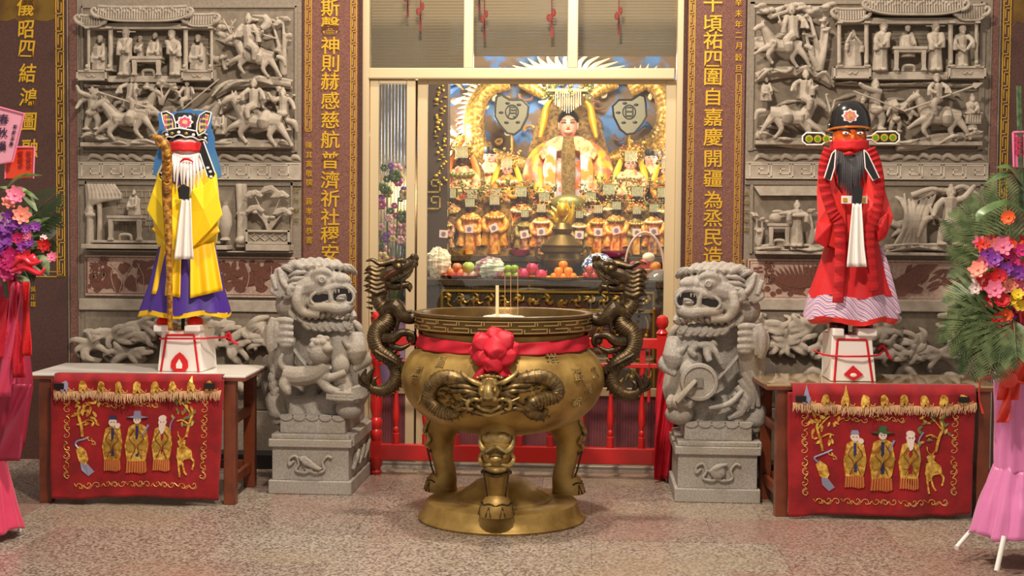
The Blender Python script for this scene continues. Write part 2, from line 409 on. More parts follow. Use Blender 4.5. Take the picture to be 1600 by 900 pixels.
def fig(name, par, x, y1, h, d=.05, pose='stand', hat='cap', lean=0, flip=1, m=None, vox=.0042, arms=None):
    """a small carved person: feet at row y1, h rows high"""
    g = RG(); w = h*.16; L = lambda u, v, dd=0: (x+flip*u*h, y1-v*h, d+dd)
    if pose == 'stand':
        g.t([L(0, 0), L(lean*.2, .3), L(lean*.5, .55), L(lean*.8, .74), L(lean, .82)], [w*1.05, w*.9, w*.78, w*.95, w*.4], 3)
        g.t([L(-.05, .02, .02), L(-.02, .5, .03)], [w*.3, w*.2], 0); g.t([L(.07, .02, .02), L(.04, .5, .03)], [w*.3, w*.2], 0)
        g.e(L(.05, .02, .03), (w*.5, w*.9, w*.3)); g.e(L(-.07, .02, .03), (w*.5, w*.9, w*.3))
    elif pose == 'seat':
        g.t([L(0, 0), L(lean*.3, .35), L(lean*.8, .65), L(lean, .72)], [w*1.7, w*1.5, w*1.5, w*.5], 3)
    elif pose == 'stride':
        g.t([L(0, .42), L(lean*.6, .62), L(lean, .8)], [w*.75, w*.7, w*.9], 3)
        g.t([L(0, .45), L(.14, .25, .01), L(.10, .03)], [w*.6, w*.5, w*.3], 3); g.t([L(0, .45), L(-.1, .24), L(-.16, .03)], [w*.6, w*.5, w*.3], 3)
        g.e(L(.13, .02, .02), (w*.6, w*.7, w*.25)); g.e(L(-.13, .02, .02), (w*.6, w*.7, w*.25))
        g.t([L(-.1, .42, .03), L(0, .38, .04), L(.12, .44, .03)], [w*.35, w*.45, w*.35], 3)
    elif pose == 'ride':
        g.t([L(0, .3), L(lean*.5, .5), L(lean, .76)], [w*1.0, w*.9, w*1.0], 3)
        g.t([L(0, .35, .03), L(.13, .25, .06), L(.1, .02, .06)], [w*.7, w*.6, w*.3], 3)
    hx = lean+.01
    g.e(L(hx, .89, .01), (w*.52, w*.52, w*.62))
    g.e(L(hx+.02, .875, .05), (w*.12, w*.16, w*.16)); g.e(L(hx, .83, .03), (w*.3, w*.3, w*.3))
    if hat == 'cap': g.e(L(hx, .97, .01), (w*.55, w*.5, w*.35)); g.e(L(hx, .93, .01), (w*.62, w*.55, w*.14))
    elif hat == 'wings': g.e(L(hx, .97, .01), (w*.5, w*.5, w*.4)); g.t([L(hx-.2, .93, .0), L(hx+.2, .93, .0)], w*.13, 0)
    elif hat == 'helm': g.t([L(hx, .9), L(hx, .99), L(hx, 1.05)], [w*.6, w*.4, w*.12], 2)
    elif hat == 'bun': g.e(L(hx, .99, .01), w*.26)
    A = arms or {'stand': ((.1, .62), (.02, .52)), 'seat': ((.17, .42), (.1, .36)), 'stride': ((.2, .7), (.3, .86)), 'ride': ((.2, .55), (.3, .6))}[pose]
    for i, (s0, dd) in enumerate(((.11, .02), (-.11, .0))):
        a = A if i == 0 else ((-A[0][0], A[0][1]-.04), (A[1][0]*.2, A[1][1]-.04)) if pose in ('stand', 'seat') else ((-.22, .66), (-.3, .5))
        g.t([L(lean+s0, .76, dd), L(*a[0], dd+.04), L(*a[1], dd+.06)], [w*.38, w*.36, w*.26], 3)
        g.e(L(*a[1], dd+.065), w*.22)
        if pose != 'stride': g.t([L(*a[0], dd+.05), L(a[0][0], a[0][1]-.16, dd+.04)], [w*.34, w*.42], 0)
    return obj(name, g, m or M_stone, par, remesh=vox)
def horse(par, x, y, s, dr=1, d=.05, up_=0, m=None):
    """a carved galloping horse, body centre (x, y), s pixels long"""
    g = RG(); L = lambda u, v, dd=0: (x+dr*u*s, y-(v*cos(up_)+u*sin(up_)*1)*s, d+dd)
    g.t([L(-.42, .02), L(-.2, .03), L(.08, 0), L(.3, .06)], [s*.16, s*.17, s*.15, s*.17], 4, 10)
    g.t([L(.28, .08), L(.4, .27, .02), L(.5, .4, .03)], [s*.16, s*.11, s*.08], 4)
    g.t([L(.46, .42, .03), L(.6, .36, .04), L(.7, .27, .04)], [s*.085, s*.07, s*.045], 3)
    g.e(L(.46, .5, .02), (s*.03, s*.03, s*.06)); g.e(L(.51, .5, .04), (s*.02, s*.02, s*.05))
    for u0, k, f in ((.3, (.5, -.14), (.66, -.26)), (.22, (.36, -.26), (.26, -.42)), (-.38, (-.5, -.2), (-.62, -.4)), (-.3, (-.2, -.26), (-.32, -.44))):
        g.t([L(u0, -.04, .02), L(*k, .03), L(*f, .02)], [s*.095, s*.06, s*.032], 3); g.e(L(*f, .02), s*.045)
    g.t([L(-.5, .08), L(-.66, .04), L(-.72, -.14)], [s*.05, s*.07, s*.03], 3)
    for i in range(6): g.e(L(.26+.04*i, .2+.055*i, -.005+.01), (s*.035, s*.05, s*.045))
    g.t([L(-.14, .17, .0), L(-.1, 0, .07), L(-.12, -.12, .03)], [s*.1, s*.12, s*.09], 2)
    g.t([L(.3, .1, -.02), L(.2, .05, .075), L(.24, -.12, .03)], [s*.03, s*.035, s*.03], 2)
    return obj('horse', g, m or M_stone, par, remesh=.0048)
def spear(par, a, b, d=.13, r=1.1, head=True):
    g = RG(); g.t([(*a, d), (*b, d)], r, 0, 6)
    if head:
        ax, ay = a[0]-b[0], a[1]-b[1]; l = math.hypot(ax, ay); ax /= l; ay /= l
        g.pl([(a[0]+ax*14, a[1]+ay*14), (a[0]-ay*5, a[1]+ax*5), (a[0]-ax*4, a[1]-ay*4), (a[0]+ay*5, a[1]-ax*5)], d-.006, d+.006)
    return obj('lance', g, M_stone, par)
def ledge(par, pts, th=8, d=.1, name='rock_ledge', n=5):
    """a carved shelf of layered rock following pts (top line)"""
    g = RG()
    for k in range(n):
        q = [(x+rnd(-3, 3), y+th*(k+.5)/n+rnd(-1.5, 1.5), d*(1-.6*k/n)*rnd(.75, 1.05)*.5) for x, y in pts]
        g.tube([g.p(a) for a in q], [th/n*.9*g.S*rnd(.8, 1.3)*(0.75 if i in (0, len(q)-1) else 1.1) for i in range(len(q))], 8, 4, flat=1, scale=None)
    q0 = [g.p((x, y+th*.5, d*.35)) for x, y in pts]
    a = g.tube([p for p in q0], [th*.45*g.S]*len(q0), 8, 3)
    g2 = RG(); 
    for k in range(7):
        i = random.randrange(len(pts)-1); x, y = pts[i]; x2, y2 = pts[i+1]
        g.t([(x, y+rnd(0, th), d*rnd(.4, .9)), ((x+x2)/2, (y+y2)/2+rnd(0, th*.7), d*rnd(.6, 1)), (x2, y2+rnd(0, th), d*rnd(.4, .8))], [th*.1, th*.22, th*.1], 3)
    return obj(name, g, M_stone, par, remesh=.006)
def shelf(par, x0, x1, y0, y1, d):   # flat backing block under a ledge that carries the shadow
    g = RG(); g.b((x0, y0), (x1, y1), 0, d); return obj('stone_shelf', g, M_stone, par, smooth=False, bevel=.004)
def tree(par, base, tops, r=5, d=.06, leaves=6, lr=7, name='pine_tree'):
    g = RG()
    for t in tops:
        mid = ((base[0]+t[0])/2+rnd(-5, 5), (base[1]+t[1])/2+rnd(-4, 4))
        g.t([(*base, d), (*mid, d+rnd(0, .03)), (*t, d+.02)], [r, r*.6, r*.3], 4)
        for i in range(leaves):
            a = rnd(0, 2*PI); q = rnd(0, lr*1.3)
            g.e((t[0]+q*cos(a), t[1]+q*.5*sin(a), d+rnd(0, .03)), (lr*rnd(.4, .7), lr*.45, lr*rnd(.25, .4)), n=8, m=5)
    return obj(name, g, M_stone, par, remesh=.0055)
def backlow(par, x0, x1, y0, y1, n, seed, name='rock_ground'):
    """low-relief rocky ground that fills the field behind the figures"""
    random.seed(seed); g = RG()
    for i in range(n):
        x, y = rnd(x0, x1), rnd(y0, y1); l = rnd(10, 26); a = rnd(-.6, .6)
        g.t([(x-l*cos(a), y-l*sin(a), 0), (x, y+rnd(-4, 4), rnd(.012, .03)), (x+l*cos(a), y+l*sin(a), 0)], [2, rnd(3, 7), 2], 3, 7)
    return obj(name, g, M_stone, par, remesh=.007)
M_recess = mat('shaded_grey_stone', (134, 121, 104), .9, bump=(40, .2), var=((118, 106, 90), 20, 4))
def frame(par, x0, x1, y0, y1, w=3, d=.02):
    g = RG()
    for a, b in (((x0, y0), (x1, y0+w)), ((x0, y1-w), (x1, y1)), ((x0, y0), (x0+w, y1)), ((x1-w, y0), (x1, y1))): g.b(a, b, 0, d)
    obj('frame', g, M_panel, par, smooth=False, bevel=.003)
def roof(par, x0, x1, y0, y1, d=.14, curl=True, name='roof', side=0):
    g = RG(); n = 16; top = []; bot = []
    for i in range(n+1):
        t = i/n; u = abs(t-.5)*2; lift = (u**4)*(y1-y0)*.45
        top.append((x0+(x1-x0)*(t*.94+.03), y0+(1-u)*0-lift*0.2)); bot.append((x0+(x1-x0)*t, y1-lift))
    g.pl(top+bot[::-1], .0, d)
    for i in range(int((x1-x0)/4)):       # tile rolls
        x = x0+4+i*4
        if x > x1-3: break
        u = abs((x-x0)/(x1-x0)-.5)*2; li = (u**4)*(y1-y0)*.45
        g.t([(x, y0+2, d+.002), (x, y1-4-li, d+.008)], 1.3, 0, 6); g.e((x, y1-3-li, d+.01), 1.6, n=6, m=5)
    g.t([(a[0], a[1], d) for a in top], 2.2, 0, 6); g.t([(a[0], a[1], d+.005) for a in bot], 2.3, 0, 6)
    for xx, s in ((x0, -1), (x1, 1)):
        yy = y1-(y1-y0)*.45
        g.t([(xx-s*6, yy+4, d), (xx+s*2, yy+1, d+.01), (xx+s*6, yy-6, d+.01), (xx+s*1, yy-10, d+.01), (xx-s*2, yy-5, d+.01)], [3, 3.2, 2.6, 2, 1.6], 4)
    return obj(name, g, M_stone, par, ang=30)
def pavilion(par, bays, ytop, yb, floor_):
    """columns, plinths with sunk fields and the floor of a carved pavilion"""
    for x, w in bays['cols']:
        g = RG(); g.t([(x, yb, .1), (x, ytop, .1)], w, 0, 8); g.b((x-w-1, yb-3), (x+w+1, yb), .03, .14); g.b((x-w-1, ytop), (x+w+1, ytop+3), .03, .14)
        g.e((x-1, yb-7, .12), (3, 3, 3.5)); obj('column', g, M_stone, par)
    for x0, x1, y0, y1, d in bays['plinths']:
        g = RG(); g.b((x0, y0), (x1, y1), 0, d); w = 3.2
        for a, b in (((x0, y0), (x1, y0+w)), ((x0, y1-w), (x1, y1)), ((x0, y0), (x0+w, y1)), ((x1-w, y0), (x1, y1))): g.b(a, b, d-.01, d+.012)
        cx, cy = (x0+x1)/2, (y0+y1)/2
        if x1-x0 < 80: g.t([(cx-9, cy-2, d), (cx-4, cy+2.5, d+.005), (cx, cy-1, d+.005), (cx+4, cy+2.5, d+.005), (cx+9, cy-2, d)], 1.1, 3, 6)
        obj('plinth', g, M_stone, par, smooth=False, bevel=.002)
    x0, x1, y0, y1, d = floor_
    g = RG(); g.b((x0, y0), (x1, y1), 0, d); obj('pavilion_floor', g, M_stone, par, smooth=False, bevel=.003)
    g = RG(); xs_ = [c[0] for c in bays['cols']]; g.b((min(xs_)-2, ytop-7), (max(xs_)+2, ytop), .01, .09); g.b((min(xs_), ytop), (max(xs_), ytop+3), .01, .11)
    obj('beam', g, M_stone, par, smooth=False, bevel=.002)
    g = RG(); g.b((min(xs_), ytop), (max(xs_), yb), 0, .012)
    for i in range(5): g.b((min(xs_)+4, ytop+5+i*6), (max(xs_)-4, ytop+6.2+i*6), .012, .018)
    obj('back_wall', g, M_recess, par, smooth=False)
def ctable(par, x0, x1, y0, y1, d=.15):
    g = RG(); g.b((x0, y0), (x1, y0+4.5), .03, d); g.b((x0+2, y0+4.5), (x1-2, y0+9), .03, d-.008)
    for s, x in ((1, x0+2), (-1, x1-2)):
        g.pl([(x, y0+6), (x+s*6, y0+6), (x+s*7, y0+11), (x+s*6, y1-4), (x+s*8, y1), (x-s*1, y1), (x+s*1, y1-6)], d-.03, d-.002)
    g.t([((x0+x1)/2-9, y1, .09), ((x0+x1)/2-7, y1-8, .1), ((x0+x1)/2+7, y1-8, .1), ((x0+x1)/2+9, y1, .09)], 2.6, 3, 6)
    return obj('table', g, M_stone, par, smooth=False, bevel=.0015)
def panelroot(px, py, label): return empty('carved_relief', at(px, py, WY-.002), label, 'relief')
# ---- upper left
r = panelroot(296, 232, 'tall grey stone relief above the yellow robed effigy, pavilion left and deer riding hunter right')
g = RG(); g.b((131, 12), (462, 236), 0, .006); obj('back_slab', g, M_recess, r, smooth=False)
frame(r, 128, 465, 9, 239, 4)
backlow(r, 340, 452, 26, 110, 16, 1); backlow(r, 146, 450, 142, 205, 34, 2)
roof(r, 162, 306, 17, 38, .15); roof(r, 134, 172, 29, 46, .12, name='side_roof'); roof(r, 298, 345, 27, 45, .12, name='side_roof')
g = RG()
for i in range(26): g.e((172+i*4.9, 22+3*sin(i*1.9), .155), (2.2, 2, 2.6), n=6, m=5)
obj('roof_carving', g, M_stone, r)
pavilion(r, dict(cols=[(147, 2.4), (181, 3.6), (297, 3.6), (337, 2.4)], plinths=[(130, 177, 113, 129, .12), (292, 341, 113, 129, .12)]), 46, 114, (177, 292, 121, 131, .10))
fig('robed_figure', r, 161, 112, 54, .05, 'seat', 'cap'); fig('robed_figure', r, 203, 121, 74, .08, 'stand', 'wings')
fig('robed_figure', r, 222, 104, 46, .035, 'stand', 'cap'); fig('robed_figure', r, 246, 102, 49, .05, 'seat', 'helm')
fig('robed_figure', r, 281, 121, 70, .08, 'stand', 'cap', flip=-1, lean=.08); fig('robed_figure', r, 313, 112, 55, .05, 'seat', 'cap')
ctable(r, 215, 263, 92, 121)
horse(r, 404, 92, 64, -1, .08, .12); fig('rider', r, 398, 100, 74, .1, 'ride', 'bun', flip=1, lean=-.06)
g = RG()
for s in (-1, 1):
    g.t([(368, 56, .12), (366+s*4, 44, .13), (366+s*10, 34, .12)], [1.8, 1.5, .9], 3, 6); g.t([(366+s*5, 42, .13), (360+s*9, 36, .13)], [1.3, .8], 0, 6)
obj('antlers', g, M_stone, r)
spear(r, (442, 66), (402, 54), .16, 1.2, False)
g = RG(); g.t([(415, 50, .12), (424, 40, .1), (418, 26, .08)], [5, 8, 3], 3); g.t([(418, 30, .1), (400, 28, .1)], [3, 2], 0); obj('banner', g, M_stone, r, remesh=.005)
tree(r, (446, 118), [(430, 40), (446, 34), (452, 60), (440, 78)], 6, .05, 9, 9, 'leafy_tree'); tree(r, (356, 110), [(352, 92), (360, 96)], 4, .05, 6, 6, 'shrub')
ledge(r, [(338, 140), (362, 128), (396, 124), (430, 122), (458, 126)], 14, .14)
ledge(r, [(136, 132), (170, 134), (220, 132), (270, 134), (330, 137)], 6, .1)
ledge(r, [(136, 206), (156, 208), (180, 216), (214, 220), (262, 222)], 13, .17); ledge(r, [(335, 222), (370, 218), (410, 222), (440, 219), (460, 222)], 11, .17)
shelf(r, 134, 458, 224, 232, .11)
fig('foot_soldier', r, 152, 205, 66, .09, 'stride', 'bun', arms=((-.2, .86), (-.26, 1.0)))
fig('rider', r, 212, 178, 58, .1, 'ride', 'helm', lean=.05); horse(r, 222, 166, 56, 1, .05, -.05); horse(r, 208, 188, 72, -1, .11, -.1)
fig('rider', r, 299, 172, 44, .08, 'ride', 'helm', flip=-1); horse(r, 322, 186, 54, 1, .06)
spear(r, (165, 147), (244, 172), .17, 1.4); spear(r, (352, 128), (296, 174), .16, 1.3, False)
fig('rider', r, 405, 190, 62, .13, 'ride', 'helm', flip=-1, arms=((.24, .62), (.34, .5))); horse(r, 412, 192, 80, -1, .1, .1)
fig('foot_soldier', r, 352, 212, 38, .1, 'seat', 'bun'); fig('foot_soldier', r, 447, 206, 66, .07, 'stride', 'bun', flip=-1)
tree(r, (258, 165), [(240, 138), (258, 135), (275, 138)], 4, .08, 9, 9, 'umbrella_pine')
tree(r, (450, 200), [(440, 140), (452, 150), (430, 158)], 5, .04, 7, 8, 'leafy_tree')
# ---- upper right
r = panelroot(1355, 230, 'tall grey stone relief above the red robed effigy, horseman left and pavilion right')
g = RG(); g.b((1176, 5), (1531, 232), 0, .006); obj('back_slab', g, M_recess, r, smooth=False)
frame(r, 1172, 1535, 3, 236, 4)
backlow(r, 1185, 1290, 12, 95, 18, 3); backlow(r, 1185, 1520, 138, 205, 34, 4)
roof(r, 1347, 1498, 5, 28, .15); roof(r, 1300, 1348, 19, 38, .12, name='side_roof'); roof(r, 1486, 1532, 13, 36, .12, name='side_roof')
g = RG()
for i in range(28): g.e((1356+i*4.9, 11+3*sin(i*1.9), .155), (2.2, 2, 2.6), n=6, m=5)
obj('roof_carving', g, M_stone, r)
pavilion(r, dict(cols=[(1307, 3), (1349, 3.4), (1479, 3.6), (1519, 2.6)], plinths=[(1297, 1355, 107, 126, .12), (1474, 1532, 107, 126, .12)]), 38, 108, (1355, 1475, 115, 127, .10))
fig('robed_figure', r, 1330, 107, 56, .06, 'seat', 'helm', arms=((-.22, .6), (-.1, .9))); fig('robed_figure', r, 1371, 114, 76, .08, 'stand', 'cap', lean=.06)
fig('robed_figure', r, 1414, 92, 50, .06, 'seat', 'cap'); fig('robed_figure', r, 1456, 114, 76, .08, 'stand', 'wings'); fig('robed_figure', r, 1499, 107, 64, .06, 'stand', 'cap', arms=((.2, .6), (.05, .4)))
ctable(r, 1388, 1441, 77, 114)
horse(r, 1220, 76, 66, -1, .1, .12); fig('rider', r, 1234, 86, 74, .1, 'ride', 'helm', flip=-1)
spear(r, (1208, 22), (1220, 60), .17, 1.3, False)
tree(r, (1277, 112), [(1262, 30), (1282, 36), (1290, 48), (1256, 58)], 7, .07, 5, 8, 'gnarled_tree'); tree(r, (1200, 30), [(1190, 16), (1240, 14), (1290, 12), (1260, 16)], 4, .06, 10, 11, 'foliage')
ledge(r, [(1180, 114), (1205, 108), (1240, 106), (1270, 108), (1300, 124)], 15, .15); ledge(r, [(1300, 128), (1350, 131), (1420, 130), (1480, 131), (1528, 131)], 6, .1)
ledge(r, [(1180, 205), (1205, 212), (1240, 217), (1270, 217), (1300, 220)], 14, .17); ledge(r, [(1398, 222), (1430, 218), (1460, 212), (1500, 208), (1528, 206)], 16, .17)
shelf(r, 1178, 1528, 221, 229, .11)
fig('foot_soldier', r, 1195, 160, 36, .08, 'seat', 'bun'); fig('rider', r, 1250, 178, 64, .12, 'ride', 'helm', lean=.06)
horse(r, 1232, 186, 76, 1, .1, -.12); spear(r, (1260, 128), (1256, 176), .18, 1.2, False)
fig('foot_soldier', r, 1362, 206, 78, .1, 'stride', 'helm', arms=((-.2, .82), (-.34, .9)), flip=1)
spear(r, (1325, 147), (1402, 177), .19, 1.3, False); horse(r, 1400, 170, 52, 1, .05, -.1); fig('foot_soldier', r, 1394, 208, 50, .08, 'stride', 'bun')
fig('rider', r, 1456, 180, 60, .13, 'ride', 'wings', flip=-1, arms=((.25, .6), (.1, .5))); horse(r, 1462, 186, 74, -1, .1, .06)
spear(r, (1510, 139), (1402, 178), .19, 1.5); fig('foot_soldier', r, 1512, 206, 56, .09, 'stand', 'bun')
g = RG(); g.b((1501, 180), (1524, 196), .08, .14)
for i in range(6): g.b((1502+i*3.8, 182), (1504+i*3.8, 194), .14, .147)
g.b((1499, 178), (1526, 181), .08, .15); obj('drum', g, M_stone, r, smooth=False, bevel=.002)
tree(r, (1294, 205), [(1286, 150), (1300, 158)], 5, .08, 2, 4, 'bare_tree')
# ---- low relief cloud strips above the key band
for x0, x1, lab, sd in ((128, 468, 'shallow carved cloud strip on the wall left of the door', 5), (1170, 1540, 'shallow carved cloud strip on the wall right of the door', 6)):
    random.seed(sd); g = RG(); x = x0+8
    while x < x1-14:
        w_ = rnd(16, 34); g.t([(x, 252, 0), (x+w_*.3, 247-rnd(0, 5), .01), (x+w_*.7, 249-rnd(0, 5), .012), (x+w_, 252, 0)], [1.5, 4.5, 4, 1.5], 3); x += w_*.8
    obj('cloud_carving', g, M_stone, None, lab, 'relief', remesh=.006)
# ---- lower left
r = panelroot(296, 392, 'low stone relief behind the yellow robed effigy, room with carved table and lattice flower bed')
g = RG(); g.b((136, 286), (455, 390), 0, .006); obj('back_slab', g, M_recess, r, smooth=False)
g = RG()
for i in range(7):
    g.b((184, 298+i*9), (240, 298.8+i*9), .006, .012)
    for j in range(5): g.b((186+j*12+(i % 2)*6, 298+i*9), (186.8+j*12+(i % 2)*6, 307+i*9), .006, .012)
obj('brick_pattern', g, M_stone, r, smooth=False)
frame(r, 134, 458, 283, 392, 3)
g = RG()
for x, w_ in ((143, 7), (158, 5)): g.t([(x, 386, .03), (x+2, 340, .05), (x-1, 288, .03)], [w_, w_*.8, w_], 4)
for i in range(9): g.t([(142+i*5, 288, .06), (146+i*6, 310, .07), (136+i*2.2, 334-i*3, .05)], [2.2, 3, 1], 3)
g.t([(140, 384, .04), (160, 384, .04)], 4, 0); g.e((146, 336, .06), (9, 5, 5)); obj('draped_column', g, M_stone, r, remesh=.0055)
g = RG()
for x, w_ in ((376, 6), (384, 5)): g.t([(x, 386, .03), (x+2, 340, .05), (x-1, 288, .03)], [w_, w_*.8, w_], 4)
g.e((380, 376, .05), (11, 8, 6)); g.e((380, 334, .05), (10, 5, 3)); obj('carved_column', g, M_stone, r, remesh=.0055)
ctable(r, 176, 231, 337, 375, .12); fig('robed_figure', r, 213, 337, 40, .04, 'seat', 'bun')
g = RG(); g.b((140, 381), (364, 390), 0, .16); g.b((150, 375), (350, 381), 0, .1); obj('stone_shelf', g, M_stone, r, smooth=False, bevel=.004)
g = RG(); g.lathe([(0, 0), (.04, 0), (.025, .02), (.035, .05), (.05, .12), (.045, .18), (.02, .24), (.03, .27), (0, .27)], at(352, 375, WY-.07), 14); obj('vase', g, M_stone, r)
g = RG(); g.b((392, 360), (457, 381), .02, .09); w_ = 3
for a, b in (((390, 359), (459, 363)), ((390, 377), (459, 382)), ((390, 359), (394, 382)), ((455, 359), (459, 382))): g.b(a, b, .08, .12)
for i in range(4):
    x = 397+i*15; g.t([(x, 370, .1), (x+7.5, 364, .1), (x+15, 370, .1), (x+7.5, 376, .1), (x, 370, .1)], 1.3, 0, 6)
obj('lattice_fence', g, M_stone, r, smooth=False, bevel=.002)
tree(r, (424, 360), [(402, 304), (404, 330), (444, 306), (450, 330), (422, 340)], 3.2, .07, 6, 9, 'flowering_shrub')
g = RG()
for x, y in ((402, 303), (443, 304), (404, 326), (446, 330), (426, 296)): g.pl([(x-16, y+6), (x-8, y-4), (x+4, y-6), (x+15, y+3), (x+12, y+7), (x+2, y+2), (x-8, y+6)], .08, .11)
obj('lotus_leaves', g, M_stone, r, remesh=.005)
g = RG(); g.b((392, 382), (459, 392), 0, .15); g.b((136, 390), (459, 395), 0, .12); obj('stone_shelf', g, M_stone, r, smooth=False, bevel=.004)
# ---- lower right
r = panelroot(1350, 396, 'low stone relief behind the red robed effigy, man at a table left and dancer right')
g = RG(); g.b((1176, 292), (1530, 394), 0, .006); obj('back_slab', g, M_recess, r, smooth=False)
frame(r, 1172, 1534, 288, 396, 3)
g = RG(); g.pl([(1176, 291), (1290, 291), (1290, 306), (1186, 306)], .0, .06); obj('canopy', g, M_stone, r, smooth=False, bevel=.002)
ctable(r, 1196, 1232, 349, 384, .12)
fig('robed_figure', r, 1241, 385, 70, .1, 'stand', 'bun', arms=((-.2, .74), (-.4, .72))); g = RG(); g.e((1212, 340, .1), (13, 6, 8)); g.e((1212, 331, .1), (9, 4, 3)); obj('basin', g, M_stone, r)
tree(r, (1184, 384), [(1180, 335), (1188, 345), (1182, 360)], 4, .06, 7, 7, 'shrub'); tree(r, (1262, 384), [(1262, 330), (1280, 336)], 5, .06, 5, 7, 'shrub')
g = RG()
for i in range(9): g.t([(1395+i*6, 384, .05), (1412+i*3+rnd(-6, 6), 345, .08), (1404+i*7, 300+rnd(0, 12), .04)], [3, 4.2, 2], 4)
obj('drapery', g, M_stone, r, remesh=.0055)
fig('dancing_figure', r, 1476, 383, 92, .11, 'stride', 'bun', arms=((.22, .8), (.36, .98)), lean=.02)
g = RG(); g.t([(1446, 322, .1), (1452, 336, .12), (1462, 344, .12)], [2, 4, 2], 3); g.t([(1430, 372, .08), (1440, 344, .1), (1456, 340, .12)], [2, 6, 2], 3)
g.t([(1420, 306, .07), (1450, 296, .09), (1476, 300, .07), (1500, 292, .07), (1522, 310, .06), (1516, 340, .05)], [5, 4, 3, 4, 6, 3], 4); obj('ribbon', g, M_stone, r, remesh=.005)
backlow(r, 1400, 1522, 300, 375, 14, 7)
ledge(r, [(1180, 384), (1230, 381), (1290, 384), (1350, 383)], 12, .15); ledge(r, [(1380, 382), (1430, 379), (1480, 382), (1528, 380)], 12, .15)
g = RG(); g.b((1178, 392), (1530, 400), 0, .13); obj('stone_shelf', g, M_stone, r, smooth=False, bevel=.004)
# ---- brown engraved panels
def leafshape(x, y, l, a, w_=.42):
    P = []
    for i in range(9):
        t = i/8; P.append((t, w_*sin(PI*t)**.8))
    for i in range(7, 0, -1):
        t = i/8; P.append((t, -w_*sin(PI*t)**.8*.8))
    return [(x+l*(p*cos(a)-q*sin(a)), y-l*(p*sin(a)+q*cos(a))) for p, q in P]
def engraved(x0, x1, y0, y1, label, seed, kind):
    r = empty('engraved_panel', at((x0+x1)/2, y1, WY-.002), label, 'relief')
    g = RG(); g.b((x0-6, y0-6), (x1+6, y1+6), 0, .022); obj('surround', g, M_brown, r, smooth=False, bevel=.004)
    g = RG(); g.b((x0, y0), (x1, y1), .02, .024); obj('pale_ground', g, M_pale, r, smooth=False)
    g = RG(); w_ = .8
    for q in (0, 4):
        for a, b in (((x0-q, y0-q), (x1+q, y0-q+w_)), ((x0-q, y1+q-w_), (x1+q, y1+q)), ((x0-q, y0-q), (x0-q+w_, y1+q)), ((x1+q-w_, y0-q), (x1+q, y1+q))): g.b(a, b, .02, .027)
    obj('fillet', g, M_pale, r, smooth=False)
    random.seed(seed)
    cl = lambda P: [(min(max(a, x0+1), x1-1), min(max(b, y0+1), y1-1)) for a, b in P]
    n = 0
    def inlay(P, name, d=.028):
        if not (x0+2 < sum(a for a, b in P)/len(P) < x1-2 and y0+2 < sum(b for a, b in P)/len(P) < y1-2): return
        mx_, my_ = sum(a for a, b in P)/len(P), sum(b for a, b in P)/len(P)
        k = min(1, *[min((x1-1-mx_)/(a-mx_) if a > x1-1 else (x0+1-mx_)/(a-mx_) if a < x0+1 else 1, (y1-1-my_)/(b-my_) if b > y1-1 else (y0+1-my_)/(b-my_) if b < y0+1 else 1) for a, b in P])
        P = [(mx_+(a-mx_)*k, my_+(b-my_)*k) for a, b in P]
        d += rnd(0, .002); g = RG(); g.pl(P, .02+rnd(0, .001), d); obj(name, g, M_brown3, r, smooth=False)
    if kind == 'lotus':
        for i in range(120):
            x = rnd(x0+34, x1-4) if i > 24 else rnd(x0+2, x0+70); y = rnd(y0+3, y1-3) if i > 24 else rnd(y1-22, y1-3)
            inlay(leafshape(x, y, rnd(12, 24), rnd(-.4, 2.6), rnd(.25, .5)), 'leaf', rnd(.026, .032))
        for i in range(9):
            x = x1-85+i*9+rnd(-3, 3); y = y0+16+rnd(-8, 12)
            inlay([(x+8*cos(k*.7), y-6*sin(k*.7)) for k in range(9)], 'petal', .034)
        g = RG()
        for i in range(14):
            x = rnd(x0+40, x1-8); g = RG(); g.t([(x, y1-2, .032), (x+rnd(-12, 12), (y0+y1)/2, .034), (x+rnd(-20, 20), y0+6, .032)], .7, 4, 5); obj('stalk', g, M_pale, r)
    else:
        for i in range(12): inlay(leafshape(x0+58+i*4, y0+44-i*.5, 46-i*.6, 2.45-i*.085, .075), 'wing_feather', .03+.0005*i)
        inlay(leafshape(x0+42, y0+30, 64, -.02, .16), 'crane_body', .034); inlay([(x0+38, y0+30), (x0+46, y0+16), (x0+60, y0+24), (x0+56, y0+30)], 'crane_head', .03)
        inlay([(x0+44, y0+32), (x0+70, y0+34), (x0+88, y1-2), (x0+66, y1-6), (x0+48, y1-16)], 'rock', .028)
        for i in range(9): inlay([(x0+8+i*9+5*cos(k*.63), y1-5-(i % 3)*4-4.5*sin(k*.63)) for k in range(10)], 'cloud_scroll', .028)
        for i in range(60):
            x = rnd(x0+92, x0+185); y = rnd(y0+8, y1-8)
            inlay(leafshape(x, y, rnd(10, 18), rnd(0, 3), .3), 'leaf', .029)
        inlay([(x0+190, y1-2), (x0+230, y1-30), (x0+262, y0+2), (x0+292, y0+2), (x0+268, y1-26), (x0+240, y1-2)], 'pine_trunk', .036)
        for i in range(80):
            x = rnd(x0+170, x1-8); y = rnd(y0+10, y1-8)
            inlay(leafshape(x, y, rnd(14, 26), rnd(-.3, 1.2) if x > x0+240 else rnd(1.5, 3.2), .13), 'pine_branch', rnd(.026, .033))
    return r
r = engraved(139, 459, 405, 458, 'brown granite lotus pond engraving on the wall left of the door', 11, 'lotus')
text('荷塘清趣', [at(161, 407.5+1, WY-.03), at(162, 425, WY-.03), at(147, 417, WY-.03), at(148, 433, WY-.03)], .072, M_brown3, 'inscription', r, off=.002)
r = engraved(1172, 1536, 411, 464, 'brown granite pine and crane engraving on the wall right of the door', 12, 'crane')
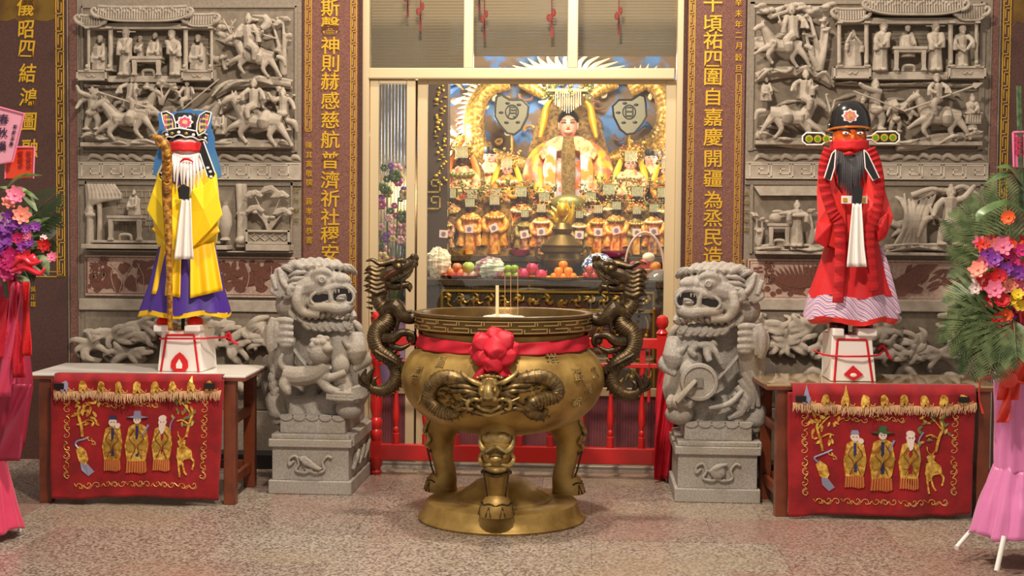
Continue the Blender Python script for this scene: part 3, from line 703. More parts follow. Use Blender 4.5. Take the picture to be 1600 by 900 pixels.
text('松鶴千年', [at(1202, 417, WY-.03), at(1202, 435, WY-.03), at(1184, 424.5, WY-.03), at(1184, 442, WY-.03)], .075, M_brown3, 'inscription', r, off=.002)
text('大曆三', [at(1161.5, 408, WY-.03), at(1161.5, 418, WY-.03), at(1161.5, 427, WY-.03)], .036, M_gold, 'inscription', r)
# ---- large swirling cloud carving at the bottom
for x0, x1, lab, sd in ((142, 470, 'deep carved swirling cloud relief low on the wall behind the white topped table', 21), (1172, 1530, 'deep carved swirling cloud relief low on the wall behind the glossy tan topped table', 22)):
    random.seed(sd); r = panelroot((x0+x1)/2, 640, lab)
    g = RG(); g.b((x0-8, 486), (x1+6, 640), 0, .01); obj('back_slab', g, M_recess, r, smooth=False)
    for k in range(14):
        g = RG(); cx = x0+(x1-x0)*(k+.5)/14+rnd(-8, 8); cy = rnd(500, 556)
        for i in range(8):
            a = rnd(0, 2*PI); l = rnd(26, 46); tw = rnd(-.9, .9)
            P = [(cx, cy, .05), (cx+l*.35*cos(a), cy+l*.25*sin(a), .08), (cx+l*.75*cos(a+tw*.5), cy+l*.5*sin(a+tw*.5), .09), (cx+l*cos(a+tw), cy+l*.62*sin(a+tw), .05), (cx+l*.86*cos(a+tw*1.5), cy+l*.7*sin(a+tw*1.5), .04)]
            P = [(p[0], max(p[1], 491), p[2]) for p in P]
            g.t(P, [7, 5.5, 4.5, 3.2, 1.5], 4)
            g.t([(p[0], p[1]+3, p[2]+.015) for p in P], [2.5, 2, 2, 1.5, .8], 4, 6)
        obj('cloud_scroll', g, M_stone, r, remesh=.008)
    for k in range(5):
        cx = x0+(x1-x0)*(k+.5)/5; P = [(cx-34, 600+rnd(-12, 12), .02), (cx-12, 580+rnd(-10, 10), .06), (cx+12, 604+rnd(-10, 10), .06), (cx+34, 584+rnd(-10, 10), .02)]
        g = RG(); g.t(P, [3, 8, 8, 3], 4); obj('cloud_scroll', g, M_stone, r, remesh=.008)
# ---------------------------------------------------------------- door of metal and glass
DY = 9.3
d1 = empty('door_1', at(818, 735, DY), kind='structure')
def bar(px0, px1, py0, py1, y0, y1, m=M_alu, name='frame_bar', par=d1, bevel=.006):
    a, b = at((px0), (py0+py1)/2 if py1-py0 > 200 else py0, DY), at(px1, (py0+py1)/2 if py1-py0 > 200 else py1, DY)
    z0 = at((px0+px1)/2, py1, DY)[2]; z1 = at((px0+px1)/2, py0, DY)[2]
    g = G(); g.box(a[0], b[0], y0, y1, max(z0, .02), z1); return obj(name, g, m, par, smooth=False, bevel=bevel)
bar(567, 577.5, -60, 735, DY-.04, DY+.06); bar(1054, 1066, -60, 738, DY-.04, DY+.06)
bar(577.5, 1054, 107, 124.5, DY-.03, DY+.05); bar(577.5, 1054, 122.5, 124.5, DY-.045, DY-.03, mat('champagne_shadow_line', (150, 128, 92), .5, .3), 'shadow_line_strip', bevel=0)  # thin strip puts the header's shadow line into a darker colour
bar(725.5, 740, -60, 107, DY-.02, DY+.03); bar(888, 903, -60, 107, DY-.02, DY+.03)
bar(577.5, 1054, -90, -55, DY-.03, DY+.05)
for a, b in ((577.5, 725.5), (740, 888), (903, 1054)):
    p, q = at(a, -57, DY), at(b, 107, DY); g = G(); g.box(p[0], q[0], DY, DY+.008, q[2], p[2]); obj('pane', g, M_glass, d1, smooth=False)
# sliding leaves
def leaf(nm, pa, pb, y, fw_, bot=True):
    e = empty(nm, at((pa+pb)/2, 737, y), kind='structure')
    x0, x1 = at(pa, 420, y)[0], at(pb, 420, y)[0]; z1 = at((pa+pb)/2, 124.5, y)[2]; w_ = fw_*S
    for (a, b, c, d) in ((x0, x0+w_, .03, z1), (x1-w_, x1, .03, z1), (x0+w_, x1-w_, z1-.03, z1), (x0+w_, x1-w_, .03, .09), (x0+w_, x1-w_, .50, .56)):
        g = G(); g.box(a, b, y-.015, y+.015, c, d); obj('frame_bar', g, M_alu, e, smooth=False, bevel=.004)
    g = G(); g.box(x0+w_, x1-w_, y-.003, y+.003, .56, z1-.03); obj('pane', g, M_glass, e, smooth=False)
    g = G(); n = int((x1-x0)/.02)
    for i in range(n):
        a = x0+w_+i*.02
        if a < x1-w_-.01: g.box(a, a+.016, y-.006, y+.004, .09, .50)
    g.box(x0+w_, x1-w_, y-.001, y+.004, .09, .50)
    obj('kick_panel', g, mat('mauve_ribbed_panel', (112, 58, 60), .4, var=((92, 44, 50), 6, 3)), e, smooth=False)
    return e
leaf('door_2', 577.5, 648, DY, 14); leaf('door_3', 651.5, 1053, DY+.045, 16)
g = G(); g.box(-.0-1.62, .66, 9.22, 9.42, 0, .022); obj('trim_1', g, mat('steel_track', (150, 145, 136), .3, .8), kind='structure', smooth=False, bevel=.003)
# ---------------------------------------------------------------- red railing
RY = 8.88
def turned(g, x, y, z0, z1, r):
    h = z1-z0; P = [(.95, 0), (.95, .13), (.6, .14), (.85, .17), (.85, .2), (.55, .22), (.8, .26), (1, .33), (.95, .42), (.55, .62), (.42, .72), (.7, .74), (.7, .77), (.42, .79), (.7, .86), (.42, .9), (.9, .91), (.9, 1)]
    g.lathe([(0, z0)]+[(p*r, z0+q*h) for p, q in P]+[(0, z1)], (x, y, 0), 14)
rr = empty('railing', at(800, 748, RY), 'red painted turned baluster railing in front of the glass doors', 'railing')
z_t0, z_t1 = .88, .95; z_b0, z_b1 = .10, .21
xa, xb = at(588, 640, RY)[0], at(1033, 640, RY)[0]
g = G(); g.box(xa, xb, RY-.03, RY+.03, z_b0, z_b1); obj('bottom_rail', g, M_red, rr, smooth=False, bevel=.006)
g = G(); g.box(xa, xb, RY-.03, RY+.03, z_t0, z_t1); obj('top_rail', g, M_red, rr, smooth=False, bevel=.006)
g = G(); g.box(xa, xb, RY-.02, RY+.02, z_t0-.13, z_t0-.10); obj('middle_rail', g, M_red, rr, smooth=False, bevel=.004)
for px in (619, 665, 713, 762, 812, 860, 908, 954, 1003):
    g = G(); turned(g, at(px, 640, RY)[0], RY, z_b1, z_t0-.13, .024); obj('baluster', g, M_red, rr)
    x = at(px, 640, RY)[0]; g = G(); g.box(x-.02, x+.02, RY-.015, RY+.015, z_t0-.10, z_t0); obj('spacer_block', g, M_red, rr, smooth=False, bevel=.003)
for x in (xa, xb):
    g = G(); g.lathe([(0, 0), (.035, 0), (.04, .02), (.028, .04), (.045, .07), (.045, .12)], (x, RY, 0), 16); g.box(x-.036, x+.036, RY-.036, RY+.036, .11, .23)
    g.lathe([(0, .22), (.03, .23), (.042, .26), (.042, .29), (.03, .31), (.042, .34), (.042, .37), (.028, .39), (.042, .46), (.036, .6), (.024, .74), (.036, .76), (.036, .79), (0, .8)], (x, RY, 0), 16)
    g.box(x-.036, x+.036, RY-.036, RY+.036, .79, .97)
    g.lathe([(0, .96), (.03, .97), (.042, .985), (.03, 1.0), (.02, 1.015), (.036, 1.03), (.043, 1.06), (.036, 1.09), (.015, 1.105), (0, 1.107)], (x, RY, 0), 16)
    obj('newel_post', g, M_red, rr, bevel=0)
# draped red cloth on the right newel
def drape(fn, nu, nv, name, m, par=None, th=.004, **kw):
    g = G(); g.grid(fn, nu, nv); return obj(name, g, m, par, solid=th, ang=180, **kw)
def cl(u, v):
    px = 1060+(u-.5)*(10+44*min(1, v*3)-8*max(0, v-.75)*3)-(14*v if v > .2 else 2.8)
    p = at(px, 518+v*230, RY-.09-.035*sin(u*13+v*2)-.02*sin(u*29+v*9)); return p
drape(cl, 36, 40, 'draped_cloth', M_pinkcloth, label='crimson cloth hung over the right railing post behind the lion', cat='cloth')
def cl2(u, v): return at(1170+u*22-4*v, 555+v*(32+20*u), 8.78-.02*sin(u*12))
drape(cl2, 10, 10, 'draped_cloth', M_pinkcloth, label='small crimson cloth corner behind right lion above glossy tan topped table', cat='cloth')
g = G(); p = at(1014, 600, RY-.05); g.tube([p+np.array((0, 0, .25)), p], .003, 6); g.lathe([(0, -.12), (.012, -.12), (.009, -.02), (.012, 0), (0, .012)], p, 10)
obj('tassel', g, M_red, label='thin red tassel hanging from the rail beside right dragon', cat='tassel')
# ---------------------------------------------------------------- stone lions
LX, LYF = (-1.993-1.489)/2, 8.14
def lion(mirror):
    sx = -1 if mirror else 1
    bx = 2*XA-LX+.01 if mirror else LX
    rt_ = empty('stone_lion', (bx, LYF, 0), 'grey granite lion left of the burner, fist raised, cub at its chest' if not mirror else
                'grey granite lion right of the burner, carved coin held at its chest', 'statue', 'guardian lions flanking the doorway')
    def P(px, py, d):                # columns/rows of the left lion, d metres behind the plinth front
        q = at(px, py, LYF+d); return np.array([(q[0]-LX)*sx, d, q[2]])
    s1 = .00395
    class LG(G):
        def e(s, q, r, n=14, m=10, R=None):
            if not hasattr(r, '__len__'): r = (r, r, r)
            return s.ell(P(*q), tuple(a*s1 for a in r), n, m, R)
        def t(s, pts, r, sm=5, n=10, **k):
            rr_ = [a*s1 for a in r] if hasattr(r, '__len__') else [r*s1]*len(pts)
            return s.tube([P(*q) for q in pts], rr_, n, sm, **k)
        def pl(s, pts, d0, d1):
            return s.poly([P(x, y, d0) for x, y in pts], (0, d1-d0, 0))
    def add(g, name, **k): return obj(name, g, k.pop('m', M_lion), k.pop('par', rt_), local=True, **k)
    # plinth
    hw = .262
    z = [.0, .095, .30, .375, .48]
    g = G(); g.box(-hw, hw, 0, .84, 0, .085); add(g, 'base_slab', smooth=False, bevel=.006)
    g = G(); g.box(-hw+.02, hw-.02, .02, .82, .085, .30); add(g, 'pedestal', smooth=False, bevel=.004)
    g = G(); g.box(-hw, hw, 0, .84, .295, .345); g.box(-hw+.015, hw-.015, .015, .825, .345, .375); add(g, 'upper_slab', smooth=False, bevel=.006)
    g = G(); g.box(-hw+.06, hw-.05, .06, .78, .375, .49); add(g, 'plinth_block', smooth=False, bevel=.006)
    g = G()                         # swag cloth edge of the plinth block
    for i in range(5):
        x = -hw+.06+(2*hw-.11)*(i+.5)/5; pts = [(x+.045*cos(a), .052, .49+.035*sin(a)) for a in np.linspace(PI, 2*PI, 9)]
        g.poly(pts, (0, .01, 0))
    add(g, 'swag_edge', smooth=False)
    # ribboned emblem on the front and side panels
    g = G(); f = lambda u, v, d=.012: (u, .02-d, .19+v)
    g.tube([f(-.1, .02), f(-.13, -.01), f(-.13, .03), f(-.09, .05), f(-.07, .0), f(-.09, -.04), f(-.03, -.055), f(0, -.04), f(.03, -.055), f(.09, -.04), f(.08, .01), f(.11, .05), f(.14, .04)], .010, 8, 4)
    if mirror: g.ell(f(0, 0, .02), (.05, .022, .042)); g.tube([f(-.05, .0, .02), f(0, .035, .03), (f(.06, .05, .02))], [.012, .02, .008], 8, 3)
    else: g.poly([f(-.07, .045, .012), f(-.03, .055, .012), f(.075, -.025, .012), (f(.06, -.04, .012)), f(-.04, 0, .012)], (0, -.022, 0)); g.tube([f(-.06, .03, .03), f(.06, -.03, .03)], .006, 6)
    for i in range(4): g.tube([f(.018*i-.03+.014*cos(a), -.04+.014*sin(a), .016) for a in np.linspace(0, 2*PI, 9)], .004, 5)
    add(g, 'ribbon_emblem', remesh=.005)
    g = G(); xs_ = hw-.02
    for k in range(3):
        g.tube([(xs_+.008, .12+.2*k, .14), (xs_+.02, .2+.2*k, .2), (xs_+.02, .26+.2*k, .24), (xs_+.008, .3+.2*k, .16)], .015, 8, 4); g.ell((xs_+.005, .2+.2*k, .2), (.015, .06, .04))
    add(g, 'side_carving', remesh=.007)
    g = G(); g.box(xs_-.01, xs_+.03, .05, .8, .3, .37); add(g, 'side_ledge', smooth=False, bevel=.004)
    # body in one piece
    g = LG()
    g.t([(487, 662, .45), (487, 610, .44), (490, 560, .38), (492, 520, .34), (490, 490, .34), (486, 460, .34)], [58, 56, 46, 42, 40, 34], 4, 18)
    g.e((500, 555, .30), (40, 34, 46)); g.e((460, 520, .35), (34, 36, 30)); g.e((525, 520, .38), (30, 40, 30))
    g.t([(446, 640, .3), (436, 600, .36), (440, 560, .42)], [20, 30, 30], 4, 12); g.t([(540, 640, .35), (556, 600, .42), (548, 560, .45)], [22, 28, 26], 4, 12)
    # rippled cloth seat
    for i in range(5):
        x = 432+i*28; g.t([(x, 605, .24), (x-3, 628, .18), (x+2, 648, .16)], [10, 15, 13], 3); g.e((x+2, 646, .17), (17, 14, 10))
    g.t([(424, 628, .26), (440, 620, .2), (480, 630, .17), (520, 624, .17), (548, 634, .2)], [13, 12, 12, 12, 10], 4)
    # right foreleg on ball/bundle
    g.t([(536, 510, .22), (534, 545, .16), (530, 580, .12), (536, 612, .1)], [25, 22, 17, 18], 4, 12); g.e((532, 572, .08), (16, 12, 18))
    g.e((543, 620, .07), (24, 22, 11))
    g.e((546, 638, .09), (23, 20, 17))
    # raised left foreleg
    g.t([(448, 515, .28), (438, 560, .22), (441, 580, .2), (446, 555, .14), (445, 530, .1)], [20, 20, 17, 16, 18], 4, 12)
    add(g, 'lion_body', remesh=.0085)
    # raised paw with separate fingers and hanging sleeve
    g = LG(); g.e((440, 516, .07), (16, 14, 20))
    for i in range(4): g.t([(434, 501+i*10.5, .045), (446, 500.5+i*10.5, .025), (458, 502+i*10.5, .04)], [5.4, 6, 5], 3, 8)
    g.e((448, 538, .05), (12, 11, 7)); add(g, 'raised_paw', remesh=.0045)
    g = LG(); g.t([(430, 497, .06), (424, 515, .055), (424, 535, .06), (426, 549, .065)], [8, 9.5, 9, 5], 4)
    g.t([(437, 497, .045), (432, 515, .035), (431, 545, .045)], [5, 6, 3], 4); g.t([(420, 508, .08), (417, 525, .08), (421, 548, .08)], [6, 7, 3], 4); add(g, 'sleeve_fold', remesh=.006)
    # toes
    g = LG()
    for i in range(4): g.t([(528+i*9.5, 612, .05), (529+i*10, 620, .015), (528+i*10, 628, .02)], [6, 6.4, 4.8], 3, 8)
    add(g, 'paw_toes', remesh=.0045)
    # strap across the chest
    g = LG(); g.t([(452, 535, .12), (470, 560, .1), (496, 590, .1)], [5, 6, 5], 3, 8, flat=.5); add(g, 'chest_strap')
    # head, turned to the door
    g = LG()
    g.e((476, 450, .22), (42, 36, 36)); g.e((466, 476, .24), (38, 34, 30)); g.e((502, 430, .17), (36, 30, 17))
    g.t([(470, 450, .14), (500, 444, .1), (530, 440, .09), (546, 448, .1)], [22, 18, 16, 9], 4, 12)      # muzzle
    g.e((534, 436, .06), (13, 14, 10)); g.e((524, 438, .04), 7); g.e((542, 437, .05), 7)
    g.t([(487, 462, .08), (500, 456, .04), (514, 451, .03), (530, 446, .03), (545, 449, .05), (553, 459, .08)], [5, 5, 5.5, 5.5, 6, 6], 4, 10)       # upper lip
    g.t([(484, 470, .09), (492, 479, .05), (512, 480, .03), (528, 482, .03), (544, 478, .05), (548, 468, .09)], [7, 8, 8, 10, 10, 6], 4, 10)        # lower jaw
    g.e((532, 482, .09), (20, 20, 9)); g.e((504, 486, .13), (32, 20, 11)); g.t([(514, 452, .025), (516, 462, .02), (518, 472, .03)], [5, 3.6, 5], 3)   # corner fang
    g.e((535, 466, .06), (11, 16, 5)); g.e((470, 470, .10), (13, 14, 20)); g.t([(468, 450, .06), (464, 470, .04), (474, 488, .05), (500, 492, .04)], [7, 9, 7, 6], 4)
    g.e((503, 437, .06), (13, 12, 11)); g.t([(488, 442, .07), (494, 426, .05), (510, 424, .04), (520, 432, .05)], [4.5, 6, 6, 4], 4); g.t([(488, 446, .07), (502, 451, .05), (518, 444, .05)], [3, 4, 3], 4)
    for i in range(6): g.t([(452+i*13, 420-3*sin(i*.6), .2), (460+i*13, 413-4*sin(i*.6), .13), (474+i*12, 419, .07)], [8, 8.5, 5], 3)
    add(g, 'lion_head', remesh=.0062)
    g = LG(); g.e((503, 437, .03), (8, 6.5, 7.5)); add(g, 'eye')
    g = G(); g.tube([P(503, 437, .006)+np.array((.017*cos(t), 0, .016*sin(t))) for t in np.linspace(0, 2*PI, 14)], .0035, 6); add(g, 'pupil_ring')
    for Q, d0 in (([(488, 461), (496, 458), (506, 459), (514, 460), (516, 464), (511, 469), (503, 471), (498, 474), (491, 472), (487, 466)], .035), ([(519, 463), (523, 455), (531, 450), (540, 451), (547, 457), (550, 464), (547, 471), (538, 472), (528, 471), (521, 468)], .028)):
        g = LG(); g.pl(Q, d0, d0+.07); add(g, 'mouth_shade_plate', m=M_black, label='black mouth opening', smooth=False)  # black plates put the shade of the hollow mouth into colour
    g = LG()
    for Q in (([(487, 462), (496, 456), (507, 457), (516, 459), (519, 465), (513, 471), (504, 474), (498, 477), (490, 475), (485, 468), (487, 462)], .03), ([(517, 465), (521, 453), (531, 447), (541, 448), (550, 456), (553, 464), (549, 473), (538, 475), (527, 474), (518, 470), (517, 465)], .024)): g.t([(x, y, Q[1]) for x, y in Q[0]], 2.6, 3, 8)
    for x in (524, 529, 545): g.t([(x, 452, .02), (x+.5, 458, .018)], [2.2, .8], 0, 6)
    add(g, 'lip_ridge')
    g = LG(); g.t([(532, 472, .05), (533, 465, .022), (541, 463, .018)], [7, 6.5, 4.5], 3, 10, flat=.6); add(g, 'tongue')
    for i in range(9):
        g = LG(); x = 474+i*9.5; y = 487+2.5*sin(i*.9)+(2 if i > 4 else 0); g.t([(x, y-4, .075), (x+3, y+3, .055), (x-1, y+9, .07)], [4.5, 5, 2.5], 3, 8); add(g, 'chin_curl')
    # ear
    g = LG(); g.pl([(447, 428), (436, 417), (428, 421), (426, 440), (436, 461), (452, 468), (462, 462), (466, 450), (456, 444)], .1, .16); g.t([(436, 420, .1), (441, 440, .09), (456, 456, .09)], [3, 4, 5], 3); g.t([(460, 455, .08), (454, 448, .06), (452, 458, .06), (462, 464, .08)], [5, 6, 5, 4], 3)
    g.t([(429, 446, .12), (425, 454, .11), (440, 464, .12)], [2, 5, 4], 3); g.t([(428, 436, .12), (424, 430, .1), (432, 452, .1)], [2, 3, 4], 3); add(g, 'ear', remesh=.0055)
    # mane locks and beard curls
    for i in range(9):
        g = LG(); x = 458+i*10.5; y = 478+10*sin(i*.35)+ (8 if i > 1 else 0)+(4 if i > 6 else 0)
        g.t([(x, y+6, .12), (x-2, y+13, .085), (x+4, y+20, .08), (x+9, y+17, .09)], [5.5, 6.5, 4.5, 2], 4, 8); g.t([(x+4, y+6, .11), (x+3, y+15, .07), (x+8, y+22, .09)], [3, 3, 1.5], 4, 6); add(g, 'beard_curl')
    for i in range(12):
        g = LG(); x = 444+i*8.6; y = 424-9*sin((i+.8)*.25)-1.5*(i % 2); g.t([(x+16, y+6, .15), (x+9, y-2, .11), (x, y-5, .12), (x-7, y-1, .15)], [4.5, 5.2, 4.5, 1.5], 4, 8)
        g.t([(x+17, y+3, .12), (x+9, y-6, .10), (x-1, y-7, .13)], [2, 2.4, 1], 4, 6); add(g, 'mane_lock')
    for i in range(5):
        g = LG(); y = 425+i*9; g.t([(478-i*3, y, .08), (464-i*3, y+1, .07), (452-i*2, y+6, .1)], [3, 4.5, 2], 3, 8); add(g, 'mane_lock')
    for i in range(8):
        g = LG(); x = 432+2*sin(i*2); y = 560+i*12; g.t([(x+10, y, .2), (x-4, y+3, .17), (x-2, y+13, .17), (x+9, y+12, .16)], [7, 8, 7, 4], 4, 8); add(g, 'leg_curl')
    # flaring lock and shoulder cloth toward the door
    g = LG(); g.t([(546, 500, .2), (560, 510, .18), (566, 528, .2), (556, 520, .16)], [5, 6, 3, 3], 4); add(g, 'flying_ribbon')
    g = LG(); g.t([(556, 522, .16), (557, 550, .12), (562, 574, .14)], [14, 18, 9], 4, 12); g.t([(572, 552, .15), (574, 566, .12), (552, 578, .1)], [6, 7, 5], 4); g.t([(556, 548, .1), (544, 540, .08), (536, 530, .09)], [7, 6, 4], 3); add(g, 'shoulder_flame', remesh=.006)
    g = LG()                        # chest carving: cub on the left lion, coin on the right
    if not mirror:
        g.t([(446, 585, .05), (468, 588, .03), (496, 582, .02), (510, 568, .01)], [15, 16, 15, 12], 4, 12)
        g.t([(500, 585, .02), (516, 590, 0), (540, 582, .01)], [9, 7, 6], 4); g.t([(500, 592, .02), (512, 606, .0), (530, 614, .0)], [9, 8, 7], 4)
        g.t([(450, 590, .03), (444, 602, .01), (450, 612, .0), (438, 608, .02)], [11, 10, 7, 5], 4)
        g.t([(446, 578, .05), (438, 566, .05), (442, 552, .06)], [6, 5, 3], 4)
        add(g, 'lion_cub_body', remesh=.0055)
        g = LG(); g.e((500, 550, .0), (20, 18, 20)); g.e((504, 536, -.01), (14, 13, 12)); g.e((512, 545, -.05), (9, 8, 7))
        for i in range(10):
            a = i*.63; g.e((500+15*cos(a), 548+14*sin(a), -.03+.02*sin(a)), (5.5, 5, 5))
        for x, y in ((490, 532), (500, 527), (510, 529)): g.e((x, y, -.03), (6, 5, 4.5))
        add(g, 'lion_cub_head', remesh=.005)
        g = LG()
        for i in range(3): g.t([(510, 612+i*5, .0), (530, 614+i*5, -.02), (552, 615+i*5, -.01)], [3, 3.5, 3], 3)
        g.pl([(548, 606), (566, 602), (570, 622), (552, 626)], -.02, .12); add(g, 'carved_scroll', remesh=.005)
    else:
        c = P(515, 588, .02); R_ = rmat('X', PI/2)@rmat('Z', 0)
        g = G(); g.lathe([(0, -.02), (.115, -.02), (.118, 0), (.112, .03), (.095, .032), (.09, .02), (0, .02)], c, 36, R=rmat('X', PI/2)); add(g, 'carved_coin', smooth=True)
        g = G(); g.box(c[0]-.022, c[0]+.022, c[1]-.035, c[1]-.018, c[2]-.03, c[2]+.03); add(g, 'coin_hole', m=mat('shadow_granite', (120, 114, 104), .9), smooth=False)
        g = LG(); g.t([(519, 586, -.02), (532, 602, -.04), (546, 618, -.02)], [5, 6.5, 8], 3, 8, flat=.7); add(g, 'coin_ribbon')
        g = LG(); g.t([(494, 528, .1), (505, 540, .06), (500, 556, .04)], [7, 7, 5], 3); g.t([(520, 530, .1), (530, 540, .06), (522, 548, .06)], [7, 6, 5], 3); g.t([(482, 560, .06), (492, 540, .05), (498, 530, .06)], [4, 5, 4], 3)
        g.e((507, 531, .07), (16, 7, 6)); add(g, 'knotted_ribbon', remesh=.005)
        g = LG(); g.t([(452, 600, .1), (470, 620, .06), (500, 628, .04)], [4, 5, 3], 3); add(g, 'robe_fold')
        for i in range(6):
            g = LG(); g.t([(446+i*5, 560+i*11, .12), (432+i*4, 590+i*8, .11), (428+i*9, 622+i*4, .12)], [6, 7, 4], 4, 8); add(g, 'robe_fold')
    if mirror:     # mirrored geometry: turn faces outward again
        for o in rt_.children:
            for p in o.data.polygons: p.flip()
            o.data.update()
    return rt_
lion(False); lion(True)
# ---------------------------------------------------------------- bronze incense burner
CX, CY = at(784, 800, 7.6)[0], 7.6
ce = empty('incense_burner', (CX, CY, 0), 'large aged brass incense burner with two dragon handles in front of the doors', 'burner')
def Z(py, Y=CY): return at(784, py, Y)[2]
V = lambda x, y, z: np.array([CX+x, CY+y, z])
g = G(); g.lathe([(0, 0), (.478, 0), (.484, .012), (.476, .022), (.458, .035), (.446, .06), (.440, .085), (.434, .102), (.42, .11), (.29, .11), (.285, .122), (.272, .124), (.25, .14), (.20, .175), (.15, .215), (.10, .235), (0, .24)], V(0, 0, 0), 72); obj('pedestal_base', g, M_brass, ce, ang=30)
PR = [(.0, .50), (.20, .505), (.34, .54), (.46, .60), (.54, .68), (.578, .77), (.585, .83), (.565, .90), (.53, .955), (.49, .985), (.468, 1.0)]
def brad(z):
    for (r0, z0), (r1, z1) in zip(PR, PR[1:]):
        if z0 <= z <= z1: return r0+(r1-r0)*(z-z0)/(z1-z0)
    return .47
g = G(); sp = spl([(a, 0, b) for a, b in PR], 4); g.lathe([(max(0, p[0]), p[2]) for p in sp], V(0, 0, 0), 72); obj('bowl', g, M_brass, ce, ang=80)
g = G(); g.lathe([(.468, .99), (.462, 1.03), (.470, 1.09), (.40, 1.09), (.40, 1.0), (.0, .98)], V(0, 0, 0), 64); obj('neck', g, M_brass, ce)
g = G(); g.lathe([(.46, 1.085), (.485, 1.085), (.50, 1.097), (.507, 1.10), (.507, 1.172), (.515, 1.176), (.515, 1.19), (.50, 1.195), (.475, 1.19), (.47, 1.18), (.46, 1.10), (.44, 1.05), (0, 1.045)], V(0, 0, 0), 72); obj('rim', g, mat('rim_bronze', (120, 92, 48), .36, .75, var=((84, 64, 36), 6, 5, .35, .7), bump=(40, .1)), ce, ang=35)
g = G(); rf_ = lambda u, v, h: tuple(V((.508+h)*sin(u/.508), -(.508+h)*cos(u/.508), 1.106+v))
def arcstrip(g, pts, wd, fn, h):
    for a, b in zip(pts[:-1], pts[1:]):
        l = abs(a[0]-b[0])+abs(a[1]-b[1]); k = max(1, int(l/.04))
        for i in range(k):
            p = (a[0]+(b[0]-a[0])*i/k, a[1]+(b[1]-a[1])*i/k); q = (a[0]+(b[0]-a[0])*(i+1)/k, a[1]+(b[1]-a[1])*(i+1)/k)
            g.strip([p, q], wd, fn, h)
n = 22; u = 2*PI*.508/n
for i in range(n):
    x = -PI*.508+i*u; h = .06
    arcstrip(g, [(x+.08*u, 0), (x+.92*u, 0), (x+.92*u, h*.35), (x+.30*u, h*.35)], .0062, rf_, .0045)
    arcstrip(g, [(x-.42*u, h), (x+.42*u, h), (x+.42*u, h*.65), (x-.2*u, h*.65)], .0062, rf_, .0045)
    arcstrip(g, [(x+.52*u, h*.68), (x+.52*u, h), (x+.0*u, h)], .0062, rf_, .0045)
    arcstrip(g, [(x+.02*u, h*.3), (x+.02*u, 0), (x+.1*u, 0)], .0062, rf_, .0045)
obj('rim_key_pattern', g, mat('worn_gold_edge', (190, 158, 98), .35, .7), ce, smooth=False)
g = G(); n = 40
def ash(u, v):
    a = 2*PI*u; r = .26*v; return V(r*cos(a)*1.0, r*sin(a)-.1, 1.13+.055*(1-v)**.7+.012*sin(5*a+9*v)*(v)*(1-v)*3-.01*v+.006*sin(13*a)*v*(1-v)*4)
g.grid(ash, 40, 10); g.lathe([(.0, 1.04), (.44, 1.04), (.445, 1.115), (0, 1.125)], V(0, 0, 0), 48); obj('ash', g, mat('pale_ash', (232, 218, 186), .95, bump=(60, .5)), ce, ang=180)
# front dragon relief on the bowl; bowl coordinates: column/row of the photo mapped on the surface
def bowlp(px, py, out=0):
    d = ray(px, py); best = None
    o = EYE-np.array([CX, CY, 0])
    t = 6.0
    while t < 8.2:
        p = EYE+d*t; z = p[2]; r = math.hypot(p[0]-CX, p[1]-CY)
        if r <= brad(min(max(z, .5), 1.0)): break
        t += .004
    p = EYE+d*t; v = np.array([p[0]-CX, p[1]-CY, .25*(p[2]-.8)]); v /= np.linalg.norm(v)
    return p+v*out
def bt(g, pts, r, sm=4, n=8, **k):
    P = [bowlp(x, y, o) for x, y, o in pts]; rr_ = [a*.00355 for a in r] if hasattr(r, '__len__') else [r*.00355]*len(pts)
    return g.tube(P, rr_, n, sm, **k)
Rl = empty('dragon_relief', V(0, -.5, .8)); Rl.parent = ce; Rl.location = (0, -.5, .8)
M_rel = mat('dark_brass_relief', (128, 104, 62), .42, .65, var=((86, 70, 44), 30, 4, .42, .62))
def br(g, name, m=M_brasshi, **k): return obj(name, g, m, Rl, **k)
CXP = 766
